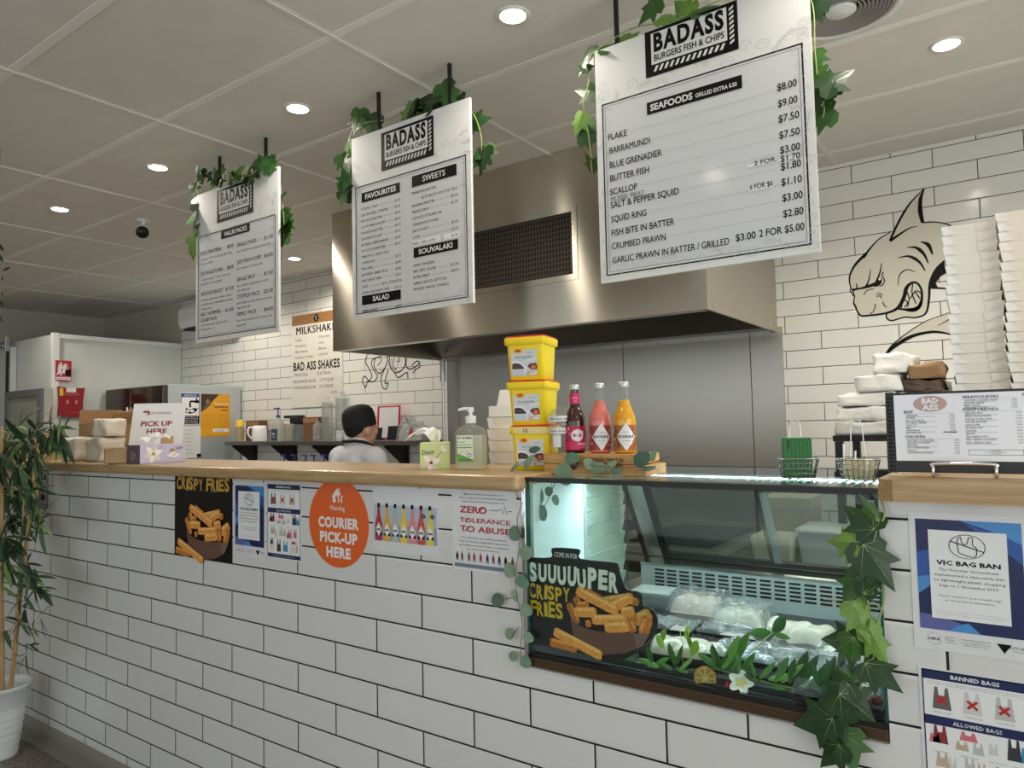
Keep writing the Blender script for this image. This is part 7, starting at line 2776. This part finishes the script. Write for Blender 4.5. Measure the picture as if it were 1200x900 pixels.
# tubs and boxes on the bench behind the sliding doors
m = MB()
p0, p1 = at(932, 648, Y=1.08), at(1000, 655, Y=1.08)
xa, xb = p0.x, p1.x
M = Matrix.Translation(((xa + xb) / 2, 1.2, BZ + .0006))
t = thing('white_tub', 'large white plastic tub on the bench behind the sliding doors of the fridge', 'tub', ((xa + xb) / 2, 1.2, BZ + .0006))
m = MB()
ww = (xb - xa) / 2
loft(m, [(ww * .86, .10, .02, 0), (ww * .96, .115, .02, .12)], M_WHITEP)
m.build('tub_body', t, local=True)
m = MB()
loft(m, [(ww * 1.02, .122, .02, .121), (ww * 1.02, .122, .02, .132), (ww * .9, .10, .02, .135)], M_WHITE)
m.build('lid', t, local=True)
p0, p1 = at(878, 648, Y=1.05), at(929, 650, Y=1.05)
t = thing('clear_container', 'pale open container beside the large white tub on the bench', 'container', ((p0.x + p1.x) / 2, 1.14, BZ + .0006))
ww = (p1.x - p0.x) / 2
m = MB()
loft(m, [(ww * .84, .07, .012, 0), (ww, .085, .012, .10), (ww * .94, .080, .011, .10), (ww * .8, .066, .010, .006)], mat('container_pale', (214, 208, 192), .3))
m.build('container_body', t, local=True)
m = MB()
m.box((1.0, 1.42, BZ + .0006), (1.2, 1.62, BZ + .20), mat('cream_box', (196, 186, 168), .6), .004)
m.box((.998, 1.418, BZ + .16), (1.202, 1.622, BZ + .21), mat('cream_box_lid', (206, 198, 182), .6), .004)
tag(m.build('cream_box'), 'cream lidded box at the back of the bench behind the sliding doors', 'box')

# ------------------------------------------------------------------ wall shelf at the back with cups, bottles and boxes
WZ = .405 + K
t = thing('wall_shelf', 'long grey steel shelf on brackets on the back wall, loaded with cups and bottles', 'shelf', (-3.05, 2.55, WZ))
m = MB()
SX0, SX1 = -4.37, -1.86
M_SHELF = mat('shelf_grey_steel', (120, 118, 114), .35, .8)
m.box((SX0, 2.39, WZ - .036), (SX1, YB - .003, WZ), M_SHELF, .003)
m.build('shelf_board', t)
for px in (290, 337, 385, 470):
    x = at(px, 530, Y=2.55).x
    m = MB()
    m.box((x - .09, 2.675, WZ - .26), (x - .05, YB - .003, WZ - .037), M_DKSTEEL)
    m.add([(x - .07, 2.41, WZ - .0365), (x - .07, 2.674, WZ - .0365), (x - .07, 2.674, WZ - .24), (x - .06, 2.41, WZ - .0365), (x - .06, 2.674, WZ - .0365), (x - .06, 2.674, WZ - .24)], [(0, 1, 2), (5, 4, 3), (0, 2, 5, 3), (0, 3, 4, 1)], M_DKSTEEL)
    m.build('bracket', t)


def on_shelf(px, Y=2.5):
    p = at(px, 516, Y=Y)
    return Vector((p.x, Y, WZ + .0006))


p = on_shelf(281)
t = thing('cup_stack', 'stack of paper cups with bright yellow cups on top, left end of the wall shelf', 'cup stack', p)
m = MB()
for k in range(9):
    m.lathe([(.036, .012 + k * .013), (.043, .022 + k * .013), (.044, .024 + k * .013)], mat('cup_cream', (206, 190, 150), .5), n=20)
m.lathe([(.034, 0), (.037, .03)], mat('cup_cream', (206, 190, 150), .5), n=20)
m.build('paper_cups', t, local=True)
m = MB()
for k in range(5):
    m.lathe([(.042 - k * .002, .142 + k * .013), (.044 - k * .003, .153 + k * .013), (.040 - k * .003, .155 + k * .013)], mat('cup_yellow', (236, 190, 40), .45), n=20)
m.build('yellow_cups', t, local=True)


def small_box(px0, px1, py, Y, d, m_, label, name='carton_box', cat='box', flap=True):
    a, b = on_shelf(px0, Y), on_shelf(px1, Y)
    z1 = at(px0, py, Y=Y).z
    mb = MB()
    mb.box((a.x, Y, a.z), (b.x, Y + d, z1), m_, .003)
    if flap:
        mb.box((a.x + .004, Y - .0012, z1 - .05), (b.x - .004, Y - .0002, z1 - .012), M_KRAFTD)
    return tag(mb.build(name), label, cat)


small_box(288, 303, 493, 2.56, .1, mat('box_dark_kraft', (112, 78, 48), .7), 'dark brown box behind the white jug on the wall shelf')
small_box(355, 373, 489, 2.47, .12, mat('box_dark_kraft', (112, 78, 48), .7), 'brown box between the blender and the clear plastic cups on the wall shelf')
p = on_shelf(304, 2.47)
t = thing('white_jug', 'white plastic kettle jug with a handle on the wall shelf', 'jug', p)
m = MB()
m.lathe([(.068, 0), (.070, .01), (.066, .10), (.060, .142), (.056, .145)], M_WHITEP, n=26)
m.build('jug_body', t, local=True)
m = MB()
m.tube(crom([Vector(q) for q in ((-.02, -.064, .128), (-.03, -.095, .125), (-.032, -.10, .07), (-.024, -.068, .025))], 6), .009, M_WHITEP, 8)
m.build('handle', t, local=True)
M_PBLUE = mat('pump_blue', (36, 44, 150), .4)
M_SYR = glass('syrup_bottle', (222, 226, 220), gloss=1.0, rough=.1, haze=.45, hazecol=(210, 210, 196))
p = on_shelf(326, 2.46)
t = thing('pump_bottle', 'clear syrup bottle with a tall blue pump and dark blue label on the wall shelf', 'pump bottle', p)
m = MB()
loft(m, [(.055, .04, .018, 0), (.055, .04, .018, .15), (.045, .034, .02, .185), (.018, .018, .017, .205), (.016, .016, .015, .215)], M_SYR)
m.build('bottle_body', t, local=True)
m = MB()
m.lathe([(.019, .216), (.019, .235)], M_PBLUE, n=16)
m.lathe([(.006, .235), (.006, .295)], M_PBLUE, n=10)
m.box((-.055, -.008, .292), (.018, .008, .305), M_PBLUE, .003)
m.build('pump', t, local=True)
m = MB()
fr = Fr((-.045, -.0405, .005), (1, 0, 0), (0, 0, 1))
m.rect(fr, 0, 0, .09, .105, .0008, mat('label_slate_blue', (54, 70, 100), .4))
m.rect(fr, .01, .05, .05, .07, .0014, M_LTINK)
m.rect(fr, .01, .03, .06, .036, .0014, M_LTINK)
m.build('label', t, local=True)
p = on_shelf(339, 2.43)
t = thing('clear_jug', 'clear ribbed plastic jug right of the blue pump bottle on the wall shelf', 'jug', p)
m = MB()
m.lathe([(.040, 0), (.046, .01), (.050, .13), (.044, .155), (.040, .155)], glass('jug_clear', (206, 206, 196), gloss=1.3, rough=.1, haze=.3, hazecol=(190, 190, 180)), n=12, smooth=False, cap1=False)
m.build('jug_body', t, local=True)
p = on_shelf(349, 2.54)
t = thing('blender', 'blender with a black top and clear jar on the wall shelf', 'blender', p)
m = MB()
m.lathe([(.045, 0), (.048, .01), (.048, .14), (.052, .145)], glass('blender_jar', (196, 206, 210), gloss=1.2, rough=.08, haze=.35, hazecol=(170, 176, 180)), n=20, cap1=False)
m.build('jar', t, local=True)
m = MB()
m.box((-.055, -.05, .146), (.055, .05, .22), M_BLACK, .012)
m.box((-.16, -.04, .205), (.055, .045, .232), M_BLACK, .01)
m.build('motor_head', t, local=True)
M_CUPS = glass('cup_clear_stack', (232, 234, 228), gloss=1.8, rough=.10, bump=.3, bump_scale=30, haze=.22, hazecol=(226, 226, 216))
for px, Y, hgt, r, lab in ((384, 2.47, .33, .046, 'tall wrapped stack of clear plastic cups, left of the two on the wall shelf'), (401, 2.54, .37, .052, 'taller wrapped stack of clear plastic cups behind the person in the cap'), (372, 2.42, .13, .036, 'short bag of clear lids at the foot of the left clear cup stack')):
    p = on_shelf(px, Y)
    t = thing('clear_cup_stack', lab, 'cup stack', p)
    m = MB()
    n = int(hgt / .018)
    for k in range(n):
        m.lathe([(r * .86, k * .018), (r, k * .018 + .014), (r * 1.03, k * .018 + .016)], M_CUPS, n=16, cap0=k == 0, cap1=False)
    m.build('cups', t, local=True)
    m = MB()
    rr_ = random.Random(px)
    m.lathe([(r * 1.10 * rr_.uniform(.95, 1.05), hgt * k / 9) for k in range(10)] + [(r * .4, hgt + .03), (r * .5, hgt + .05)], M_FILM, n=14, cap1=False, smooth=False)
    m.build('plastic_sleeve', t, local=True)
for k, px in enumerate((399, 408)):
    p = on_shelf(px, 2.42)
    t = thing('white_tub_stack', ['stack of small white tubs at left, behind the person in the cap', 'stack of small white tubs at right, half hidden by the black cap'][k], 'tub stack', p)
    m = MB()
    for j in range(4):
        m.lathe([(.034, j * .022), (.038, j * .022 + .018), (.040, j * .022 + .020)], M_WHITEP, n=18)
    m.build('tubs', t, local=True)
# red backed sheet, two black tablets, plastic bags
fr9 = front(2.60)
u0, v0 = fr9.px(441, 517)
u1, v1 = fr9.px(468, 475)
v0 = WZ + .0008
t = thing('red_clipboard', 'red edged board with white papers standing on the wall shelf right of the person', 'clipboard', ((u0 + u1) / 2, 2.6, v0))
m = MB()
m.sheet(fr9, [(u0, v0), (u1 - .01, v0), (u1 + .01, v1), (u0 + .02, v1)], -.006, 0, M_RED)
m.build('red_board', t)
m = MB()
m.sheet(fr9, [(u0 + .03, v0 + .02), (u1 - .02, v0 + .02), (u1 - .006, v1 - .012), (u0 + .045, v1 - .012)], .001, .003, M_SLEEVE)
m.build('papers', t)
for px0, px1, py, lab in ((438, 446, 501, 'black tablet screen beside the face of the person in the cap'), (453, 472, 499, 'black tablet screen standing on the wall shelf in front of the red edged board')):
    a, b = on_shelf(px0, 2.44), on_shelf(px1, 2.44)
    z1 = at(px0, py, Y=2.44).z
    t = thing('tablet', lab, 'tablet', ((a.x + b.x) / 2, 2.44, a.z))
    m = MB()
    Mt = Matrix.Translation(((a.x + b.x) / 2, 2.44, a.z)) @ Matrix.Rotation(math.radians(-9), 4, 'X')
    wd = (b.x - a.x) / 2
    m.box((-wd, 0, .004), (wd, .010, z1 - a.z), M_BLACK, .004, M=Mt)
    m.build('tablet_body', t)
    m = MB()
    m.add([Mt @ Vector(q) for q in ((-.03, .0105, .03), (.03, .0105, .03), (.03, .055, .012), (-.03, .055, .012))], [(0, 1, 2, 3)], M_DKSTEEL)
    m.build('stand', t)
for px, h, lab, seed in ((478, .16, 'clear plastic bag on the wall shelf right of the black tablet', 1), (492, .12, 'clear plastic bag with red print near the end of the wall shelf', 2)):
    p = on_shelf(px, 2.48)
    t = thing('plastic_bag', lab, 'plastic bag', p)
    m = MB()
    r9 = random.Random(seed)
    heap(m, Matrix.Identity(4), .15, .12, h, M_FILM, r9, amp=.5, sc=20)
    m.build('bag_film', t, local=True)
    m = MB()
    heap(m, Matrix.Identity(4), .12, .09, h * .8, glass('bag_contents', (230, 226, 222), haze=.55, hazecol=(226, 222, 218)), r9, amp=.3)
    if seed == 2:
        m.add([(-.06, -.064, .04), (-.02, -.064, .05), (-.015, -.060, .09), (-.05, -.060, .085)], [(0, 1, 2, 3)], M_RED)
    m.build('bag_contents', t, local=True)

# back bench under the shelf with blue pump bottles
m = MB()
m.box((-4.3, 2.02, .94), (-1.9, YB - .02, .98), M_STEELP, .004)
m.box((-4.28, 2.06, .0), (-1.92, YB - .03, .9395), mat('bench_front', (170, 170, 166), .4, .4))
tag(m.build('back_bench'), 'stainless bench along the back wall under the wall shelf', 'bench')
for k, px in enumerate((333, 345, 358, 368, 380)):
    q = at(px, 534, Y=2.25)
    t = thing('syrup_bottle', 'syrup bottle with a blue pump on the back bench, %s from the left' % ['first', 'second', 'third', 'fourth', 'fifth'][k], 'pump bottle', (q.x, 2.25, .9806), 0, 'blue pump syrup bottles on the back bench')
    zt_ = q.z - .9806
    m = MB()
    m.lathe([(.042, 0), (.044, .006), (.044, zt_ * .55), (.016, zt_ * .68), (.015, zt_ * .74)], M_SYR, n=18)
    m.build('bottle_body', t, local=True)
    m = MB()
    m.lathe([(.017, zt_ * .745), (.017, zt_ * .80)], M_PBLUE, n=14)
    m.lathe([(.006, zt_ * .80), (.006, zt_)], M_PBLUE, n=10)
    m.box((-.045, -.008, zt_ - .004), (.016, .008, zt_ + .008), M_PBLUE, .003)
    m.build('pump', t, local=True)

# ------------------------------------------------------------------ bamboo plant in a white pot
PC = Vector((-2.20, -.20, 0))
t = thing('potted_bamboo', 'tall artificial bamboo in a white ridged pot at the left end of the counter', 'potted plant', PC)
m = MB()
prof = [(.0, .001), (.070, .0), (.073, .006)]
for k in range(9):
    z = .02 + k * .034
    r = .073 + (.124 - .073) * (z / .34)
    prof += [(r, z), (r + .0018, z + .012), (r + .0006, z + .026)]
prof += [(.127, .338), (.130, .345), (.124, .345), (.112, .24), (.110, .238)]
m.lathe(prof, mat('pot_white', (228, 232, 230), .4, noise_amt=.03, noise_scale=12), n=44, cap0=False, cap1=False)
m.build('pot', t, local=True)
m = MB()
m.lathe([(.112, .262), (.06, .268), (.0, .27)], mat('pot_soil', (60, 48, 38), .9), n=24, cap0=False, cap1=False)
m.build('soil', t, local=True)
M_CANE = mat('cane', (178, 142, 92), .5, noise_amt=.15, noise_scale=12)
M_BL = [mat('bamboo_leaf_dark', (34, 58, 36), .45, noise_amt=.15, noise_scale=30), mat('bamboo_leaf_mid', (56, 84, 48), .45, noise_amt=.15, noise_scale=30), mat('bamboo_leaf_light', (104, 132, 76), .45, noise_amt=.15, noise_scale=30)]
rng = random.Random(77)
canes = []
for px0, py0, px1, py1, dy, r in ((35, 812, 44, 520, .0, .0105), (3, 814, 2, 500, -.03, .010), (41, 806, 30, 560, .03, .005), (-18, 815, -30, 500, .02, .010)):
    a, b = at(px0, py0, Y=PC.y + dy), at(px1, py1, Y=PC.y + dy)
    a.z = .262
    cd = Vector((a.x - PC.x, a.y - PC.y, 0))
    if cd.length > .095:
        cd = cd.normalized() * .095
        a = Vector((PC.x + cd.x, PC.y + cd.y, .262))
    m = MB()
    P = [a + (b - a) * k / 14 + Vector((math.sin(k * .8) * .004, 0, 0)) for k in range(15)]
    m.tube(P, [r * (1 - .35 * k / 14) * (1.12 if k % 3 == 0 else 1) for k in range(15)], M_CANE, 9)
    m.build('cane', t)
    canes.append((a, b))
lf, tw = MB(), MB()


def spray(px, py, n, L, dy=0.0, spread=1.0, droop=.5, dirx=None, c=None):
    b = at(px, py, Y=PC.y + dy)
    for k in range(n):
        a = (rng.uniform(-PI, PI) if dirx is None else dirx + rng.uniform(-.9, .9) * spread)
        d_ = Vector((math.cos(a), rng.uniform(-.6, .4), math.sin(a) * .8 - droop * .4)).normalized()
        l = L * rng.uniform(.7, 1.25)
        o = b + rv(rng, .012)
        lance_leaf(lf, leaf_m(o, o + d_ * l, (rng.uniform(-.4, .4), -.6, 1)), M_BL[rng.choice([0, 0, 0, 1, 1, 2]) if c is None else c], rng.uniform(.065, .10), curl=rng.uniform(.15, .45), n=6)
    # twig back to the nearest cane
    ca = min(canes, key=lambda q: min((q[0] + (q[1] - q[0]) * s / 10 - b).length for s in range(11)))
    s = min(range(21), key=lambda s: (ca[0] + (ca[1] - ca[0]) * s / 20 - b).length)
    s = max(0, s - 2)
    q = ca[0] + (ca[1] - ca[0]) * s / 20
    if (q - b).length < .35:
        tw.tube(crom([q, (q + b) / 2 + Vector((0, 0, -.012)), b], 4), .0018, mat('bamboo_twig', (70, 66, 44), .6), 5)


for px, py, n, L in ((22, 500, 7, .13), (10, 520, 8, .14), (34, 518, 8, .13), (45, 505, 6, .12), (60, 505, 6, .11), (70, 512, 7, .11), (66, 498, 4, .12), (2, 545, 8, .14), (18, 548, 9, .14), (32, 545, 9, .13), (44, 530, 6, .11), (6, 575, 9, .13), (22, 580, 9, .13), (36, 575, 8, .12), (12, 605, 9, .12), (28, 608, 8, .12), (40, 598, 6, .10), (2, 632, 7, .12), (20, 635, 6, .11), (45, 610, 5, .11), (30, 660, 5, .11), (36, 675, 6, .11), (42, 690, 7, .10), (24, 700, 4, .10), (5, 660, 6, .12)):
    spray(px, py, int(n * 2.6), L, rng.uniform(-.08, .06))
for px, py, n, L, c in ((72, 488, 2, .10, 2), (18, 497, 3, .15, 2), (30, 512, 2, .12, 2), (8, 740, 3, .10, 1), (22, 730, 4, .10, 1), (30, 715, 4, .11, 0), (38, 735, 4, .085, 2), (44, 728, 4, .09, 0), (30, 765, 3, .09, 0), (35, 755, 4, .09, 0)):
    spray(px, py, n, L, rng.uniform(-.08, .0), droop=.9, c=c)
lf.build('leaves', t)
tw.build('twigs', t)

# ------------------------------------------------------------------ person behind the counter
def hz(z):
    """the neck is short and the shoulders are drawn up"""
    k = min(1, max(0, (z - 1.40) / .09))
    return z - .060 * k


def tapered(mb, m, *pts, n=14):
    """chain of joints (x, y, z, r[, ry]) as a tapering limb with round ends"""
    P = [Vector((p[0], p[1], hz(p[2]))) for p in pts]
    R = [p[3] for p in pts]
    mb.tube(P, R, m, n)
    for p, r in zip(pts, R):
        ball(mb, m, p[:3], (r, r, r))


def ball(mb, m, c, r, n=14, k=9):
    prof = [(max(1e-4, math.sin(PI * i / k)), -math.cos(PI * i / k)) for i in range(k + 1)]
    M = Matrix.Translation((c[0], c[1], hz(c[2]))) @ Matrix.Diagonal((r[0], r[1], r[2], 1))
    mb.lathe(prof, m, n=n, M=M, cap0=True, cap1=True)


def remeshed(name, mb, m, parent, voxel, smooth_it=6):
    o = mb.build(name, parent, local=True)
    bm = bmesh.new()
    bm.from_mesh(o.data)
    bmesh.ops.remove_doubles(bm, verts=bm.verts, dist=1e-5)
    bm.to_mesh(o.data)
    bm.free()
    md = o.modifiers.new('r', 'REMESH')
    md.mode = 'VOXEL'
    md.voxel_size = voxel
    ms = o.modifiers.new('s', 'SMOOTH')
    ms.iterations = smooth_it
    ms.factor = .5
    bpy.context.view_layer.update()
    dg = bpy.context.evaluated_depsgraph_get()
    me = bpy.data.meshes.new_from_object(o.evaluated_get(dg))
    o.modifiers.clear()
    old = o.data
    o.data = me
    me.name = name
    bpy.data.meshes.remove(old)
    me.materials.clear()
    me.materials.append(m)
    me.polygons.foreach_set('use_smooth', [True] * len(me.polygons))
    return o


M_SKIN = mat('skin', (206, 158, 130), .5)
M_SHIRT = mat('shirt_white', (206, 208, 214), .75, noise_amt=.03, noise_scale=20)
M_TROUS = mat('trousers_black', (32, 32, 36), .8)
M_HAIR = mat('hair_black', (18, 15, 14), .5)
M_CAP = mat('cap_black', (14, 14, 15), .8)
PX, PY = -1.30, 1.30
t = thing('person', 'person in a black cap and white shirt standing behind the counter, seen from behind', 'person', (PX, PY, 0), math.radians(-8))
t.scale = (1.04, 1.04, 1.04)
b = MB()
tapered(b, M_SKIN, (0, 0, .92, .125), (0, .01, 1.06, .112), (0, 0, 1.20, .118), (0, -.01, 1.31, .095), (0, -.008, 1.39, .060), (0, .006, 1.46, .053), (0, .015, 1.52, .055))
for s in (-1, 1):
    tapered(b, M_SKIN, (s * .06, 0, 1.30, .085), (s * .165, -.012, 1.325, .056), (s * .215, -.01, 1.07, .042), (s * .195, .19, .985, .030), (s * .185, .235, .975, .027))
    tapered(b, M_SKIN, (s * .085, 0, .90, .100), (s * .095, .01, .50, .060), (s * .095, -.02, .10, .042), (s * .105, .06, .045, .040), (s * .11, .13, .035, .032))
    ball(b, M_SKIN, (s * .182, .275, .970), (.026, .045, .013))
    for k in range(4):                      # four fingers, bent at the knuckles
        x = s * (.162 + k * .0135)
        L = [.060, .070, .075, .066][k if s < 0 else 3 - k]
        tapered(b, M_SKIN, (x, .300, .972, .0090), (x, .300 + L * .5, .968, .0082), (x, .300 + L * .8, .952, .0075), (x, .300 + L * .9, .938, .0070), n=8)
    tapered(b, M_SKIN, (s * .160, .255, .968, .0105), (s * .138, .285, .960, .0090), (s * .132, .312, .952, .0080), n=8)
# head
ball(b, M_SKIN, (0, .018, 1.565), (.074, .094, .100), 22, 14)
ball(b, M_SKIN, (0, .050, 1.505), (.056, .058, .058), 18, 12)
ball(b, M_SKIN, (0, .095, 1.482), (.022, .016, .016))
tapered(b, M_SKIN, (0, .108, 1.565, .010), (0, .122, 1.535, .013), n=8)
for s in (-1, 1):
    ball(b, M_SKIN, (s * .012, .112, 1.533), (.009, .010, .008))
    ball(b, M_SKIN, (s * .077, .008, 1.535), (.010, .019, .033))
    ball(b, M_SKIN, (s * .040, .080, 1.528), (.024, .022, .022))
ball(b, M_SKIN, (0, .104, 1.503), (.022, .009, .006))
body = remeshed('body', b, M_SKIN, t, .0075, 4)
for s in (-1, 1):
    m = MB()
    ball(m, mat('eye_white', (226, 222, 216), .3), (s * .031, .096, 1.560), (.012, .008, .009))
    ball(m, mat('iris_dark', (36, 24, 18), .2), (s * .031, .1025, 1.560), (.0055, .003, .0055), 10, 6)
    m.build('eye', t, local=True)
m = MB()
ball(m, mat('lips', (168, 104, 92), .5), (0, .110, 1.503), (.021, .006, .0055))
m.build('mouth', t, local=True)
# hair under the cap
h = MB()
ball(h, M_HAIR, (0, -.008, 1.575), (.0765, .090, .084), 20, 12)
ball(h, M_HAIR, (0, -.044, 1.535), (.056, .038, .040), 16, 10)
hair = remeshed('hair', h, M_HAIR, t, .007, 2)
# cap: close crown, band and peak
c = MB()
prof = [(.0865, -.030), (.0875, -.010), (.086, .030), (.080, .062), (.062, .084), (.036, .096), (.0, .100)]
c.lathe(prof, M_CAP, n=32, M=Matrix.Translation((0, .004, hz(1.586))) @ Matrix.Rotation(math.radians(12), 4, 'X') @ Matrix.Diagonal((.96, 1.16, 1, 1)), cap0=False, cap1=False)
cap = c.build('cap', t, local=True)
# shirt
s_ = MB()
tapered(s_, M_SHIRT, (0, 0, .90, .150), (0, .01, 1.06, .138), (0, 0, 1.20, .140), (0, -.012, 1.300, .112), (0, -.012, 1.365, .078), (0, -.008, 1.392, .066))
for s in (-1, 1):
    tapered(s_, M_SHIRT, (s * .055, -.005, 1.31, .095), (s * .165, -.012, 1.318, .072), (s * .208, -.012, 1.14, .062), (s * .214, -.005, 1.08, .058))
    ball(s_, M_SHIRT, (s * .09, -.055, 1.22), (.085, .075, .14))
shirt = remeshed('shirt', s_, M_SHIRT, t, .009, 5)
m = MB()
m.tube([(.0705 * math.cos(2 * PI * k / 28), -.008 + .0705 * math.sin(2 * PI * k / 28), hz(1.405) + .012 * -math.sin(2 * PI * k / 28)) for k in range(29)], .010, M_SHIRT, 8)
m.build('collar', shirt, local=True)
# apron: neck strap and bib
m = MB()
P = [(-.055, .115, 1.26), (-.078, .06, 1.36), (-.085, .0, 1.404), (-.062, -.060, 1.418), (0, -.088, 1.416), (.062, -.060, 1.418), (.085, .0, 1.404), (.078, .06, 1.36), (.055, .115, 1.26)]
m.tube(crom([Vector(q) for q in P], 5), .0095, M_CAP, 8)
ap = m.build('apron_strap', t, local=True)
m = MB()
m.add([(-.10, .150, 1.26), (.10, .150, 1.26), (.16, .165, 1.0), (.17, .17, .62), (-.17, .17, .62), (-.16, .165, 1.0)], [(0, 1, 2, 3, 4, 5)], M_CAP)
m.build('apron_bib', t, local=True)
tr = MB()
tapered(tr, M_TROUS, (0, 0, .93, .140), (0, 0, .88, .135))
for s in (-1, 1):
    tapered(tr, M_TROUS, (s * .085, 0, .88, .112), (s * .095, .01, .50, .082), (s * .095, -.015, .13, .070))
remeshed('trousers', tr, M_TROUS, t, .010, 4)
for s in (-1, 1):
    m = MB()
    ball(m, M_BLACK, (s * .105, .045, .042), (.048, .125, .042), 16, 10)
    m.build('shoe', t, local=True)

# look-alikes share a group
GROUPS = {'gravy_tub': 'yellow gravy tubs on the countertop', 'drink_bottle': 'soft drink bottles on the timber block', 'hanging_menu_board': 'hanging menu boards', 'ivy_garland': 'ivy garlands', 'eucalyptus_sprig': 'eucalyptus sprigs around the display fridge',
          'fish_tray': 'wrapped fish trays in the fridge', 'fish_parcel': 'wrapped fish parcels in the fridge', 'napkin_pack': 'napkin packs on the countertop', 'paper_pack': 'white paper packs on the black shelf', 'bag_bundle': 'brown bag bundles on the black shelf',
          'wire_basket': 'wire baskets on the fridge top', 'clear_cup_stack': 'clear cup stacks on the wall shelf', 'white_tub_stack': 'white tub stacks on the wall shelf', 'tablet': 'black tablets on the wall shelf', 'plastic_bag': 'plastic bags on the wall shelf',
          'bag_ban_notice': 'bag ban notices on the counter', 'bag_types_notice': 'bag list notices on the counter', 'tissue_box': 'tissue boxes on the countertop', 'flower': 'white flowers in the fridge garland'}
for o in SC.objects:
    g = GROUPS.get(o.name.split('.')[0])
    if g and o.parent is None and 'category' in o:
        o['group'] = g
